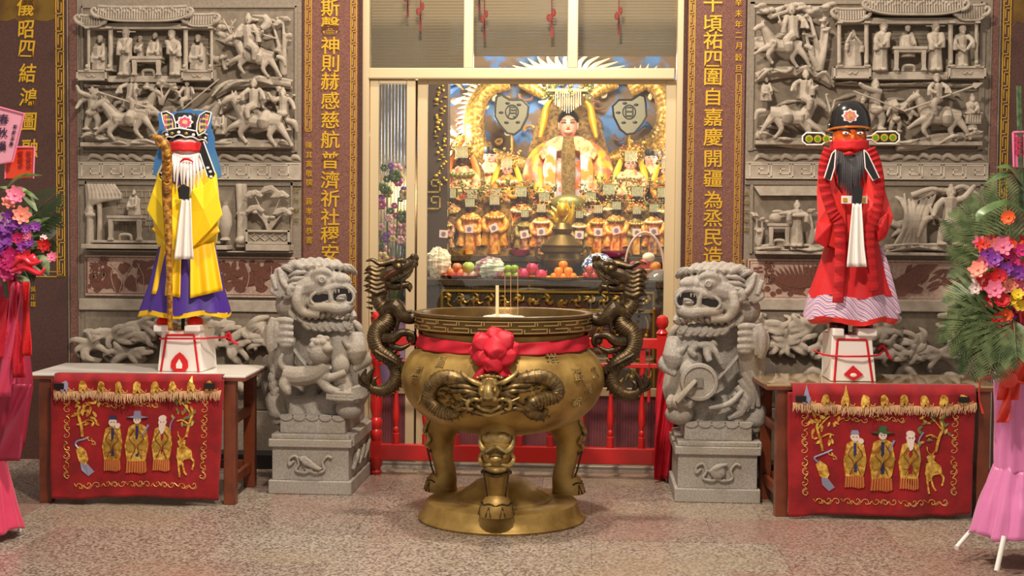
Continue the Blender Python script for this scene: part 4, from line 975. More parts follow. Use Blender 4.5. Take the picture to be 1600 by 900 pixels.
for s in (-1, 1):
    g = G(); body = [(CXP+s*26, 604, .0), (CXP+s*46, 592, .02), (CXP+s*72, 590, .025), (CXP+s*88, 604, .02), (CXP+s*90, 624, .02), (CXP+s*76, 640, .02), (CXP+s*56, 646, .02), (CXP+s*46, 640, .01)]
    if s > 0: body = [(CXP+26, 606, 0), (CXP+46, 592, .02), (CXP+78, 588, .025), (CXP+98, 600, .02), (CXP+100, 616, .02), (CXP+84, 622, .015), (CXP+66, 628, .02), (CXP+62, 642, .02), (CXP+78, 648, .015), (CXP+86, 638, .01)]
    P = spl([bowlp(*b) for b in body], 34); g.tube(P, [x*.00355 for x in np.interp(np.linspace(0, 1, len(P)), [0, .2, .5, .8, 1], [5, 11, 12, 10, 5])], 34, 0, scale=(34, 12, .2)); br(g, 'coiled_body', M_rel); P = P[::2]
    g = G()
    for i in range(5, len(P)-5, 6):
        q = P[i]; tdir = P[i+1]-P[i-1]; tdir /= np.linalg.norm(tdir); o = np.cross(tdir, (0, -1, 0)); o /= np.linalg.norm(o)
        if i < 60: o = o if np.dot(o, q-bowlp(CXP+s*60, 620)) > 0 else -o
        c = q+o*.034; g.tube([q+o*.028, c, c+o*.008], [.009, .007, .002], 6)
    br(g, 'spine_fin', M_rel)
    g = G()
    for i in range(7):
        y = 598+i*7.5; L_ = 30+14*sin(i*1.3)
        bt(g, [(CXP+s*16, y+2, .01), (CXP+s*(16+L_*.5), y-6+3*sin(i), .035), (CXP+s*(18+L_), y-2+(i-3)*1.5, .02), (CXP+s*(26+L_), y-8+(i-3)*2, .01)], [3.4, 4, 3, .8])
    br(g, 'mane', M_rel)
    g = G(); bt(g, [(CXP+s*12, 600, .03), (CXP+s*24, 594, .05), (CXP+s*38, 584, .04), (CXP+s*42, 578, .03)], [4.5, 4, 3, 1]); br(g, 'horn')
    g = G(); bt(g, [(CXP+s*20, 622, .02), (CXP+s*30, 626, .05), (CXP+s*29, 636, .05), (CXP+s*22, 636, .05)], [3, 3.4, 3, 2]); bt(g, [(CXP+s*8, 625, .05), (CXP+s*20, 621, .055), (CXP+s*30, 625, .045), (CXP+s*44, 620, .03)], [2, 2.4, 2, 1]); br(g, 'whisker')
g = G(); R0 = lambda px, py, o: bowlp(px, py, o)
g.ell(R0(CXP, 606, .0), (.075, .05, .06)); g.ell(R0(CXP-8, 610, .045), (.03, .03, .036)); g.ell(R0(CXP+8, 610, .045), (.03, .03, .036))
g.tube([R0(CXP, 596, .03), R0(CXP, 608, .075), R0(CXP, 620, .085)], [.022, .026, .030], 10, 4)
g.ell(R0(CXP-8, 621, .075), (.018, .018, .014)); g.ell(R0(CXP+8, 621, .075), (.018, .018, .014))
g.tube([R0(CXP-24, 628, .02), R0(CXP-12, 634, .06), R0(CXP, 637, .07), R0(CXP+12, 634, .06), R0(CXP+24, 628, .02)], [.008, .011, .012, .011, .008], 8, 4)
g.tube([R0(CXP-22, 640, .02), R0(CXP, 646, .05), R0(CXP+22, 640, .02)], [.010, .014, .010], 8, 4)
for i in range(7): g.ell(R0(CXP-18+i*6, 590-4*math.cos((i-3)*.5), .03), (.014, .014, .012))
br(g, 'dragon_head', remesh=.0045)
g = G(); g.ell(R0(CXP, 633, .06), (.03, .02, .008)); br(g, 'tongue')
for s in (-1, 1): g = G(); g.ell(R0(CXP+s*9, 607, .085), .009, 10, 8); br(g, 'eye', M_goldp)
g = G()
for i in range(60):
    a = rnd(0, 2*PI); x, y = CXP+104*cos(a)*rnd(.5, .98), 620+31*sin(a)*rnd(.6, .98); t = rnd(-.5, .5)
    bt(g, [(x-6, y+t*4, .002), (x, y-2, .012), (x+6, y-t*4, .002)], [1, 1.8, .8], 3, 6)
obj('cloud_ground', g, M_brassd, Rl, kind='stuff')
# raised characters around the shoulder
def bowltext(ch, px, py, size, m=M_brasshi):
    p = bowlp(px, py, .004); a = math.atan2(p[0]-CX, -(p[1]-CY)); sl = -.55 if py < 590 else -.15
    R_ = rmat('Z', a) @ rmat('X', sl)
    text(ch, [p], size, m, 'raised_character', ce, ex=.006, off=.001, R=R_)
for ch, x, y, sz in (('昌', 690, 566, .07), ('祥', 862, 562, .075), ('國', 654, 582, .085), ('爵', 902, 585, .085), ('廟', 927, 582, .075), ('八', 662, 622, .085), ('源', 900, 624, .085), ('嘉', 918, 606, .06)): bowltext(ch, x, y, sz)
# legs with beast masks
for k, ang_ in enumerate((0, 2*PI/3, -2*PI/3)):
    lg = empty('leg', (0, 0, 0)); lg.parent = ce; lg.location = (0, 0, 0); lg.rotation_euler = (0, 0, ang_)
    f = lambda x, y, z: (x, -y, z)
    def add(g, name, m=M_brass, **k2): return obj(name, g, m, lg, local=True, **k2)
    g = G(); g.tube([f(0, .36, .60), f(0, .42, .50), f(0, .44, .42), f(0, .425, .30), f(0, .40, .21), f(0, .42, .15), f(0, .43, .115)], [.10, .10, .082, .062, .060, .085, .085], 20, 5); 
    add(g, 'leg_shank')
    g = G()
    for s in (-1, 1):
        g.tube([f(0, .53, .50), f(s*.05, .52, .47), f(s*.085, .49, .50), f(s*.09, .46, .545)], [.012, .016, .014, .008], 8, 4)
        g.tube([f(s*.02, .515, .40), f(s*.07, .50, .39), f(s*.09, .46, .42), f(s*.075, .48, .455), f(s*.05, .5, .44)], [.008, .014, .014, .011, .008], 8, 4)
        g.ell(f(s*.045, .515, .445), .016, 10, 8)
    g.ell(f(0, .525, .43), (.035, .025, .02)); g.tube([f(-.05, .50, .375), f(0, .525, .37), f(.05, .50, .375)], [.012, .016, .012], 8, 4); g.ell(f(0, .47, .53), (.085, .05, .05), 16, 10)
    add(g, 'beast_mask', M_brasshi)
    g = G()
    for s in (-1, 1): g.tube([f(s*.07, .49, .365), f(s*.055, .47, .26), f(s*.052, .455, .2), f(s*.085, .46, .13)], [.006, .006, .006, .006], 6, 4); 
    g.tube([f(-.075, .48, .47), f(-.04, .535, .462), f(0, .55, .47), f(.04, .535, .462), f(.075, .48, .47)], .007, 6, 4)
    g.tube([f(-.08, .47, .35), f(0, .515, .335), f(.08, .47, .35)], .010, 6, 4)
    add(g, 'dark_outline', M_bronze)
    g = G(); g.tube([f(0, .425, .20), f(0, .435, .17), f(0, .44, .135), f(0, .44, .108)], [.064, .082, .095, .097], 24, 4); add(g, 'hoof', M_brass)
    g = G()
    for a in (-1.25, -.42, .42, 1.25):
        for b_ in (-.2, .2): g.tube([f(.088*sin(a), .436+.088*cos(a), .165), f(.099*sin(a+b_*.8), .44+.099*cos(a+b_*.8), .112)], .0045, 5)
    g.tube([f(.084*sin(a), .435+.084*cos(a), .168+.012*abs(sin(a*3.6))) for a in np.linspace(-1.7, 1.7, 24)], .005, 6)
    add(g, 'dark_outline', M_bronze)
# dragon handles
def handle(side):
    """side -1: left handle as measured in the photograph, +1 mirrored"""
    h = empty('dragon_handle', (0, 0, 0)); h.parent = ce; h.location = (0, 0, 0); h['label'] = 'dark bronze dragon handle'
    def Pt(px, py, d=0):
        q = at(px, py, CY+d*.5); x = q[0]-CX
        x = x if side < 0 else -x*1.0+.00; return np.array([x+(.012 if side > 0 else 0), d*.5, q[2]])
    s1 = .00367
    class H(G):
        def t(s, pts, r, sm=4, n=8, **k):
            rr_ = [a*s1 for a in r] if hasattr(r, '__len__') else [r*s1]*len(pts)
            return s.tube([Pt(*q) for q in pts], rr_, n, sm, **k)
        def e(s, q, r, n=10, m=8):
            if not hasattr(r, '__len__'): r = (r, r, r)
            return s.ell(Pt(*q), tuple(a*s1 for a in r), n, m)
    def add(g, name, m=M_bronze, **k):
        o = obj(name, g, m, h, local=True, **k)
        if side > 0:
            pass
        return o
    pts = [(594, 452), (592, 470), (606, 488), (604, 503), (592, 515), (588, 530), (595, 548), (612, 562), (621, 580), (616, 598), (600, 609), (584, 607), (575, 597)]
    rad = [11, 11.5, 14, 15.5, 15, 14.5, 14, 12.5, 12, 11, 9, 6.5, 3]
    P = spl([Pt(a, b) for a, b in pts], 26); R_ = splr([r*s1 for r in rad], 26)
    g = G(); g.tube(P, R_, 42, 0, scale=(58, 14, .13)); P = P[::2]; R_ = R_[::2]; add(g, 'scaled_body', mat('scaled_bronze', (84, 68, 46), .45, .7, var=((126, 102, 60), 60, 3, .5, .8)))
    g = G()          # saw-toothed spine
    for i in range(2, len(P)-3, 3):
        t_ = P[i+1]-P[i-1]; t_ /= np.linalg.norm(t_); o = np.cross(t_, (0, 1, 0)); 
        if side > 0: o = -o
        o = o if True else -o
        c = P[i]+o*R_[i]*.9; g.poly([c-t_*.012, c+t_*.012, c+o*.02+t_*.004], (0, .006, 0)); g.poly([c-t_*.012+np.array((0, -.006, 0)), c+t_*.012+np.array((0, -.006, 0)), c+o*.02+t_*.004], (0, .004, 0))
    add(g, 'spine_fin', smooth=False)
    g = H()
    for i in range(11): g.t([(590+i*4.2, 551+i*1.7, -.09), (588+i*4.4, 561+i*1.8+2*(i % 2), -.11), (591+i*4.2, 556+i*1.6, -.1)], [2.6, 2, 1], 2, 6)
    g.t([(586, 548, -.1), (600, 556, -.11), (618, 566, -.11), (628, 572, -.08)], [3.5, 3.5, 3.5, 2.5], 4); add(g, 'fringe_fin')
    g = H(); g.t([(575, 598, 0), (568, 590, 0), (572, 576, .0)], [5, 6, 1.5], 4); g.t([(574, 600, -.03), (578, 586, -.03), (586, 574, -.03)], [5, 5, 1], 4); g.t([(574, 602, .03), (564, 598, .03), (560, 584, .02)], [5, 4, 1], 4); g.t([(586, 606, 0), (584, 594, -.02), (592, 588, 0)], [5, 4, 1], 4); add(g, 'tail_tuft')
    # arm to the rim and lower claw
    g = H(); g.t([(604, 484, -.02), (618, 480, -.06), (628, 492, -.08), (640, 498, -.06), (654, 494, -.02)], [12, 14, 11, 9, 9], 4, 12); g.t([(618, 484, -.1), (622, 500, -.12), (619, 516, -.11)], [5, 3.5, 3], 4); add(g, 'shoulder', remesh=.0045)
    g = G(); q = Pt(652, 494); g.box(q[0]-.035, q[0]+.03, -.035, .035, q[2]-.03, q[2]+.03); q = Pt(640, 494); g.box(q[0]-.012, q[0]+.012, -.045, .045, q[2]-.036, q[2]+.036); add(g, 'rim_bracket', smooth=False, bevel=.006)
    g = H(); g.t([(600, 528, -.06), (614, 528, -.1), (626, 520, -.1), (640, 520, -.08)], [9, 9, 7, 6], 4)
    for i in range(3): g.t([(636, 520, -.08+i*.04), (646, 522+i*3, -.1+i*.05), (648, 532+i*2, -.1+i*.05), (642, 538, -.08+i*.05)], [5, 4.5, 3.5, 1.2], 4)
    g.t([(612, 540, -.06), (626, 544, -.08), (640, 538, -.06)], [6, 5, 3], 4); g.e((641, 528, -.05), 7); add(g, 'claw_foot', remesh=.0042)
    # head
    g = H()
    g.t([(594, 460, 0), (594, 440, 0), (600, 428, 0)], [11, 14, 15], 4, 12)
    g.t([(592, 432, 0), (608, 426, -.0), (624, 420, 0), (640, 412, 0), (648, 404, 0)], [15, 15, 13, 10, 8], 4, 14)       # skull and upper jaw
    g.e((648, 403, 0), (7, 9, 7)); g.e((645, 400, -.05), 4); g.e((645, 400, .05), 4); g.e((650, 412, 0), (4, 6, 6))
    g.t([(600, 440, 0), (614, 446, 0), (628, 446, 0), (640, 444, 0)], [10, 8, 6.5, 5], 4, 12); g.e((640, 448, 0), (5, 6, 7)); g.t([(639, 450, 0), (641, 457, 0)], [4, 1], 0)
    g.t([(650, 408, -.06), (640, 424, -.08), (624, 434, -.09), (610, 440, -.08)], [2.6, 3, 3, 2.5], 4); g.t([(650, 408, .06), (640, 424, .08), (624, 434, .09)], [2.6, 3, 3], 4)
    g.e((622, 416, -.07), (8, 6, 6)); g.e((622, 416, .07), (8, 6, 6)); g.t([(612, 412, -.08), (622, 407, -.08), (634, 409, -.06)], [3, 4, 2.5], 4)
    for i in range(4): g.t([(632+i*4, 432-i*4, -.05), (633+i*4, 438-i*4, -.05)], [2.2, .6], 0, 6)
    add(g, 'dragon_head', remesh=.0042)
    g = H(); g.e((623, 415, -.1), 3.4); add(g, 'eye', M_brasshi)
    for d in (-.05, .05):
        g = H(); g.t([(630, 406, d), (612, 408, d*1.4), (594, 412, d*1.8), (582, 406, d*2), (572, 408, d*2.2)], [4, 4.5, 4, 3, 1.2], 4); add(g, 'horn')
        g = H()
        for i in range(6):
            y = 420+i*7; g.t([(600, y-2, d), (588, y+2, d*1.8), (578, y-2, d*2), (568+rnd(0, 4), y+rnd(-4, 5), d*1.8)], [5, 5, 3.6, .8], 4)
        add(g, 'mane')
    g = H(); g.t([(646, 414, -.1), (640, 430, -.13), (628, 440, -.14), (626, 452, -.12), (622, 462, -.1)], [1.6, 1.8, 1.8, 1.4, .6], 4); add(g, 'whisker')
    g = H(); g.t([(630, 418, -.06), (614, 424, -.09), (600, 434, -.1)], [1.6, 2, 1.2], 3); add(g, 'red_mouth_line', mat('red_lacquer', (120, 24, 20), .5)) if side < 0 else None
    g = H()
    for i in range(7): g.t([(584-2*sin(i*.6), 458+i*8, 0), (574-2*sin(i*.6)+(6 if i > 3 else 0), 456+i*8, 0)], [3, .6], 0, 6)
    add(g, 'neck_spikes')
    if side > 0:
        for o in h.children:
            for p in o.data.polygons: p.flip()
            o.data.update()
handle(-1); handle(1)
# red ribbon and rosette tied round the neck
rb = empty('ribbon', V(0, -.47, 1.04), 'crimson ribbon with a big rosette tied round the burner neck', 'ribbon')
def rib(u, v):
    a = (u-.5)*2*PI; wv = .006*sin(u*60+v*5)+.004*sin(u*131+2*v); r = .485+.012*v+wv; half = .038+.004*sin(u*9)-.012*math.exp(-((a+.1)/.25)**2)
    zc = 1.035-.015*cos(a)
    return V(r*sin(a), -r*cos(a), zc+(v-.5)*-2*half)
g = G(); g.grid(rib, 160, 8); obj('band', g, M_pinkcloth, rb, solid=.003, ang=180)
random.seed(5)
bc = at(772, 548, 7.05)
for k, (dx, dz, r0, dy) in enumerate(((.01, .02, .062, -.05), (-.06, .04, .060, -.02), (.055, .05, .058, -.02), (-.055, -.035, .058, -.025), (.06, -.025, .060, -.02), (0, -.055, .060, -.035), (.0, .075, .052, -.01), (-.09, .0, .045, .01), (.095, .01, .045, .01))):
    c = bc+np.array([dx, dy, dz]); p1, p2, p3 = rnd(0, 6), rnd(0, 6), rnd(0, 6); q = rmat('Y', rnd(0, 3))@rmat('X', rnd(-.8, .8))
    def puff(u, v):
        a, b = 2*PI*u, PI*v; fo = 1-abs(sin(1.5*a+p1+.9*cos(2*b+p2)))**.6; f2 = 1-abs(sin(2.2*b+p3+.8*sin(a)))**.6; r = r0*(.86+.20*fo+.14*f2)
        return c+q@np.array([r*1.05*sin(b)*cos(a), r*.9*sin(b)*sin(a), r*cos(b)])
    g = G(); g.grid(puff, 44, 24); obj('puffed_fold', g, M_pinkcloth, rb, ang=60)
g = G(); g.ell(bc+np.array((0, .0, 0)), (.09, .05, .09), 14, 10); obj('rosette_core', g, M_pinkcloth, rb)
for s, l in ((-1, .13), (1, .10)):
    def tail(u, v): return bc+np.array([s*(.02+.05*v)+(u-.5)*(.05+.05*v), -.03-.02*sin(u*6), -.05-l*v*(.8+.2*u)])
    g = G(); g.grid(tail, 8, 8); obj('ribbon_tail', g, M_pinkcloth, rb, solid=.003, ang=180)
g = G(); p = at(668, 537, 7.4); g.ell(p, (.02, .02, .03)); g.tube([p, p+np.array((-.02, 0, .03)), p+np.array((-.01, 0, .05))], [.01, .012, .004], 6, 3); obj('side_knot', g, M_pinkcloth, rb)
# candle stub and incense sticks
g = G(); a = at(777, 488, 7.42); b_ = at(777, 446, 7.42); g.tube([a-np.array((0, 0, .05)), b_], .0095, 12); obj('incense_stick', g, mat('cream_incense', (232, 210, 160), .8), label='thick cream incense stick standing in the burner ash', cat='incense')
for px, y0, nm in ((789, 430, 'leftmost of three thin incense sticks standing in the burner'), (798, 425, 'middle of three thin incense sticks standing in the burner'), (809, 420, 'rightmost of three thin incense sticks standing in the burner')):
    g = G(); g.tube([at(px, 494, 7.5)-np.array((0, 0, .03)), at(px, y0, 7.5)], .0016, 6); obj('incense_stick', g, mat('incense_tan', (196, 150, 92), .8), label=nm, cat='incense', group='thin incense sticks in the burner')
# ---------------------------------------------------------------- tables
M_lam = mat('white_laminate', (232, 226, 216), .22); M_glasstop = mat('glossy_tan_top', (168, 140, 98), .06, coat=.6)
def table(p0, p1, dep, topm, label):
    cx, cy = (p0[0]+p1[0])/2, (p0[1]+p1[1])/2; wdt = math.hypot(p1[0]-p0[0], p1[1]-p0[1]); a = math.atan2(p1[1]-p0[1], p1[0]-p0[0])
    nx, ny = -sin(a), cos(a)
    t = empty('table', (cx+nx*dep/2, cy+ny*dep/2, 0), label, 'table', rz=a)
    def add(g, name, m=M_wood, **k): return obj(name, g, m, t, local=True, smooth=False, **k)
    h, w2, d2 = .78, wdt/2, dep/2
    g = G(); g.box(-w2, w2, -d2, d2, h-.012, h); add(g, 'tabletop', topm, bevel=.002)
    g = G(); g.box(-w2, w2, -d2, d2, h-.034, h-.012); add(g, 'top_edge', bevel=.003)
    for x in (-w2+.10, w2-.10):
        for y in (-d2+.055, d2-.055):
            g = G(); g.box(x-.036, x+.036, y-.036, y+.036, 0, h-.034); add(g, 'leg', bevel=.004)
        for z in (.13, .5):
            g = G(); g.box(x-.015, x+.015, -d2+.09, d2-.09, z-.03, z+.03); add(g, 'side_rail', bevel=.003)
    g = G(); g.box(-w2+.13, w2-.13, -d2+.04, -d2+.06, h-.10, h-.034); g.box(-w2+.13, w2-.13, d2-.06, d2-.04, h-.10, h-.034); add(g, 'apron')
    g = G(); g.box(-w2+.10, w2-.10, d2-.07, d2-.04, .12, .17); add(g, 'back_rail', bevel=.003)
    return t, a, np.array([cx, cy, .78]), np.array([sin(a), -cos(a), 0])
TL_, aL, pL, nL = table((-3.36, 7.71), (-2.05, 7.77), .66, M_lam, 'red brown wooden table with white top under the yellow robed effigy')
TR_, aR, pR, nR = table((1.03, 7.75), (2.40, 7.83), .62, M_glasstop, 'red brown wooden table with glossy tan top under the red robed effigy')
M_satin = mat('gold_satin', (244, 204, 96), .32, .2, bump=(60, .3), var=((176, 122, 34), 40, 3)); M_thread = mat('gold_thread', (222, 168, 96), .5, .2)
M_silver = mat('silver_blue_satin', (150, 150, 176), .4, .2); M_facec = mat('pale_satin', (226, 206, 190), .6); M_fringe = mat('pale_fringe', (220, 180, 136), .7); M_greent = mat('green_thread', (110, 116, 70), .6); M_dkblue = mat('navy_satin', (44, 52, 92), .5)
def altar_cloth(p0, n, c, label, flip=0, sd=0):
    TLc, TRc, BLc, BRc = [np.array(q, float) for q in c]
    W_, H_ = np.linalg.norm(TRc-TLc), np.linalg.norm(BLc-TLc)
    pp = p0+n*.012; hz = np.array([0, 0, 1.0])
    def sag(u, v): return (.010*sin(u*9+sd)+.007*sin(u*23+v*3+sd)+.005*sin(v*11+u*5)+.006*sin(31*u+sd*2))*(.35+v)
    def f(u, v, h=0):
        q = (TLc*(1-u)+TRc*u)*(1-v)+(BLc*(1-u)+BRc*u)*v
        q = q+np.array([0, 2.2*sin(u*PI*2+sd)*v])
        return atp(q[0], q[1], pp, n)+n*(sag(u, v)+.014+h)
    def e(x, y, h=0): return f(x/268, y/188, h+.003)
    r = empty('altar_cloth', f(.5, 1), label, 'cloth')
    g = G(); g.grid(lambda u, v: f(u, v), 70, 40); obj('cloth', g, M_redcloth, r, solid=.004, ang=180)
    def curl(pts, wd, m, name='embroidered_scroll', k=5, h=.003):
        P = spl([(a, b, 0) for a, b in pts], k); g = G(); g.tube([e(a[0], a[1], h) for a in P], wd*.0037, 5); return obj(name, g, m, r)
    def patch(pts, m, h=.004, name='applique'):
        g = G(); P = [e(a, b, 0) for a, b in pts]; g.poly(P, tuple(n*(h+.002))); return obj(name, g, m, r, smooth=False)
    random.seed(40+sd)
    def squig(x0, y0, x1, y1, amp, loops, m=M_thread):
        L_ = math.hypot(x1-x0, y1-y0); tx, ty = (x1-x0)/L_, (y1-y0)/L_; n_ = max(2, int(L_/11)); ph = rnd(0, 1)
        for q in range(n_):                     # a run of cloud curls: each a small spiral joined to the next by a wave
            c0 = L_*(q+.5)/n_; sd_ = 1 if (q+int(ph*2)) % 2 else -1; pts = []
            for t in np.linspace(0, 1, 13):
                a = t*2.0*PI*rnd(.98, 1.02); rr_ = amp*.78*(1-.72*t); l = c0+rr_*cos(a+PI)*.9-(1-t)*2; o = sd_*(rr_*sin(a+PI)+amp*.15)
                pts.append((x0+tx*l-ty*o, y0+ty*l+tx*o))
            l = c0-L_/n_*.9; pts.insert(0, (x0+tx*l+ty*sd_*amp*.5, y0+ty*l-tx*sd_*amp*.5))
            curl(pts, .62, m if q % 3 else M_satin, k=3)
            if q % 2: curl([(a+1.5, b+1.5) for a, b in pts[:8]], .45, m, k=3)
    for a, b in ((18, 55), (60, 95), (102, 128), (130, 160)): squig(24, a, 24, b, 8, 2.2); squig(240, a, 240, b, 8, 2.2)
    for a, b in ((42, 78), (82, 120), (122, 160), (164, 200), (204, 236)): squig(a, 167, b, 167, 7.5, 2)
    squig(80, 40, 118, 44, 6, 1.6); squig(122, 38, 170, 42, 6, 1.8)
    # pine and bamboo
    for X, sg in ((50, 1), (214, -1)):
        curl([(X, 90), (X-3*sg, 72), (X-8*sg, 54), (X-5*sg, 42)], 2.2, M_satin, 'tree_trunk'); curl([(X-3*sg, 70), (X+8*sg, 64), (X+16*sg, 66)], 1.2, M_satin, 'branch'); curl([(X-7*sg, 56), (X+2*sg, 44), (X+10*sg, 36)], 1.3, M_satin, 'branch')
        for i in range(28):
            x, y = X+rnd(-18, 24)*sg, rnd(26, 54) if i < 20 else rnd(58, 76); a = rnd(0, 2*PI); l = rnd(7, 12)
            P = leafshape(0, 0, l, a, .22); patch([(x+p, y+q) for p, q in P], M_greent if (i % 3 and sg < 0) else M_satin, .003, 'leaf')
    # crane, deer
    patch([(40, 110), (46, 104), (56, 112), (60, 126), (56, 134), (46, 128)], M_satin); patch([(48, 130), (58, 132), (68, 146), (60, 152), (50, 142)], M_silver); curl([(44, 108), (38, 100), (46, 96), (56, 92), (64, 88)] if flip else [(44, 108), (39, 102), (42, 97), (52, 94), (58, 92)], 1.6, M_silver, 'crane_neck'); squig(60, 92, 70, 104, 5, 1.2)
    patch([(200, 108), (212, 104), (222, 112), (224, 124), (212, 126), (206, 136), (199, 124)], M_satin); patch([(204, 108), (200, 98), (206, 92), (213, 96), (212, 106)], M_satin)
    for q in ([(202, 126), (204, 142), (206, 154)], [(208, 128), (212, 144), (216, 150)], [(220, 122), (226, 130), (224, 142)], [(205, 94), (201, 88), (200, 82)], [(209, 94), (213, 88), (214, 82)]): curl(q, 1.7 if q[0][1] > 100 else .9, M_satin, 'deer_leg' if q[0][1] > 100 else 'antler')
    # three robed figures
    for k, (X, w_, y0, y1) in enumerate(((96, 16, 66, 146), (135, 19, 62, 150), (175, 16, 66, 146))):
        h = y1-y0; Y = lambda t: y0+h*t
        patch([(X-w_*.7, Y(.16)), (X-w_*.2, Y(.1)), (X+w_*.3, Y(.1)), (X+w_*.75, Y(.16)), (X+w_*1.0, Y(.45)), (X+w_*.8, Y(.72)), (X+w_*.7, Y(.8)), (X-w_*.8, Y(.8)), (X-w_, Y(.5))], M_satin, .006, 'robe')
        patch([(X-w_*.85, Y(.78)), (X+w_*.8, Y(.78)), (X+w_*.9, Y(.97)), (X+w_*.4, Y(1.02)), (X-w_*.3, Y(.98)), (X-w_*.9, Y(1.0))], mat('red_gold_brocade', (186, 84, 40), .5, .2), .006, 'robe_skirt')
        for i in range(8): curl([(X-w_*.75+i*w_*.21, Y(.79)), (X-w_*.8+i*w_*.22, Y(.99))], .6, M_thread, 'pleat', 1, .012)
        patch([(X-w_*.95, Y(.42)), (X-w_*.3, Y(.34)), (X+w_*.1, Y(.44)), (X-w_*.1, Y(.6)), (X-w_*.7, Y(.62))], M_goldp, .010, 'sleeve'); patch([(X+w_*.95, Y(.42)), (X+w_*.3, Y(.3)), (X, Y(.4)), (X+w_*.2, Y(.56)), (X+w_*.8, Y(.58))], M_goldp, .010, 'sleeve')
        patch([(X-w_*.12, Y(.14)), (X+w_*.12, Y(.14)), (X+w_*.18, Y(.7)), (X-w_*.1, Y(.7))], (M_dkblue, M_dkblue, mat('crimson_satin', (150, 26, 40), .4))[k], .009, 'sash')
        for sg in (-1, 1): curl([(X+sg*w_*.2, Y(.2)), (X+sg*w_*.62, Y(.36)), (X+sg*w_*.1, Y(.52)), (X+sg*w_*.5, Y(.74))], .7, mat('russet_thread', (120, 60, 30), .5), 'robe_line', 4, .015)
        patch([(X+6.2*cos(a), Y(.03)+6.5*sin(a)) for a in np.linspace(0, 2*PI, 13)[:-1]], M_facec, .011, 'face')
        for ex_ in (-2.2, 2.2): patch([(X+ex_-1, Y(.02)), (X+ex_+1, Y(.02)), (X+ex_+1, Y(.03)), (X+ex_-1, Y(.03))], M_black, .013, 'eye')
        if k == 0: patch([(X-6, Y(-.03)), (X-4, Y(-.1)), (X+4, Y(-.1)), (X+6, Y(-.03))], M_dkblue if not flip else M_silver, .013, 'hat'); patch([(X+8+4*cos(a), Y(.1)+4.4*sin(a)) for a in np.linspace(0, 2*PI, 10)[:-1]], M_facec, .012, 'child_face')
        if k == 1: patch([(X-17, Y(-.02)), (X-6, Y(-.04)), (X-5, Y(-.13)), (X+5, Y(-.13)), (X+6, Y(-.04)), (X+17, Y(-.02)), (X+6, Y(.0)), (X-6, Y(.0))], M_silver if not flip else mat('green_satin', (60, 100, 60), .5), .013, 'hat'); curl([(X+2, Y(.5)), (X+10, Y(.3)), (X+18, Y(.12))], 2, M_silver, 'sceptre')
        if k == 2: patch([(X-5, Y(.04)), (X+5, Y(.04)), (X+3, Y(.22)), (X-1, Y(.27)), (X-5, Y(.16))], M_facec, .013, 'beard'); patch([(X+6*cos(a), Y(-.05)+5*sin(a)) for a in np.linspace(0, 2*PI, 12)[:-1]], M_facec, .012, 'forehead'); curl([(X+14, Y(.5)), (X+12, Y(.1)), (X+19, Y(-.08))], 1.3, M_silver, 'staff')
    # valance with gold figures and fringe
    q0, q1 = c[0], c[1]
    def fv(u, v, h=0):
        t = v*1.25; top = np.array([(q0[0]+6)*(1-u)+(q1[0]-2)*u, q0[1]*(1-u)+q1[1]*u-7])
        drop = (20+5*sin(PI*u)+1.5*sin(u*14+sd))*v
        p = atp(top[0], top[1]+4+drop, pp, n)+n*(.045+.012*sin(u*19)*v+.006*sin(u*47)+h)
        if v < .18:
            p = atp(top[0], top[1]+4, pp, n)+n*(.045*(v/.18))-n*(.04*(1-v/.18)); p[2] = max(p[2], .786)
        return p
    g = G(); g.grid(lambda u, v: fv(u, v), 60, 14); obj('valance', g, M_redcloth, r, solid=.004, ang=180)
    for i in range(9):
        u = .07+i*.107
        P = [(-.018, .4), (-.008, .22), (.006, .2), (.018, .36), (.024, .62), (.016, .98), (.003, .74), (-.010, 1.0), (-.022, .84)]
        P = [(u+a*rnd(.8, 1.2), b+rnd(-.04, .04)) for a, b in P]
        g = G(); g.poly([fv(a, b, .008) for a, b in P], tuple(n*.008)); obj('gold_figure', g, M_satin if i not in (0,) else M_silver, r, smooth=False)
        g = G(); g.tube([fv(u+.022*cos(t)*1.1+.03, .72+.16*sin(t*1.7), .008) for t in np.linspace(0, 5, 12)], .0025, 5); obj('embroidered_scroll', g, M_thread, r)
    for u in (.04, .93):
        g = G(); a = fv(u, .35, .01); t_ = np.array([cos(math.atan2(n[0], -n[1])), sin(math.atan2(n[0], -n[1])), 0]); g.poly([a-t_*.03, a+t_*.03, a+t_*.03-hz*.035, a-t_*.03-hz*.035], tuple(n*.012)); obj('clip', g, M_black, r, smooth=False, bevel=.002)
    g = G(); random.seed(sd)
    for i in range(230):
        u = (i+.5)/230; a = fv(u, .98, .004); l = .045+rnd(-.012, .012)
        g.tube([a+hz*.006, a+np.array([rnd(-.004, .004), 0, -l*.5])+n*.004, a+np.array([rnd(-.008, .008), 0, -l])], [.0028, .0024, .0012], 4)
    obj('fringe', g, M_fringe, r, kind='stuff')
    return r
altar_cloth(pL, nL, [(82, 592), (351, 592), (82, 776), (343, 779)], 'red embroidered altar cloth with navy blue hat figure, on the white topped table', 0, 1)
altar_cloth(pR, nR, [(1230, 612), (1523, 614), (1231, 807), (1517, 803)], 'red embroidered altar cloth on the glossy tan topped table near the lilac wrapped stand', 1, 3)
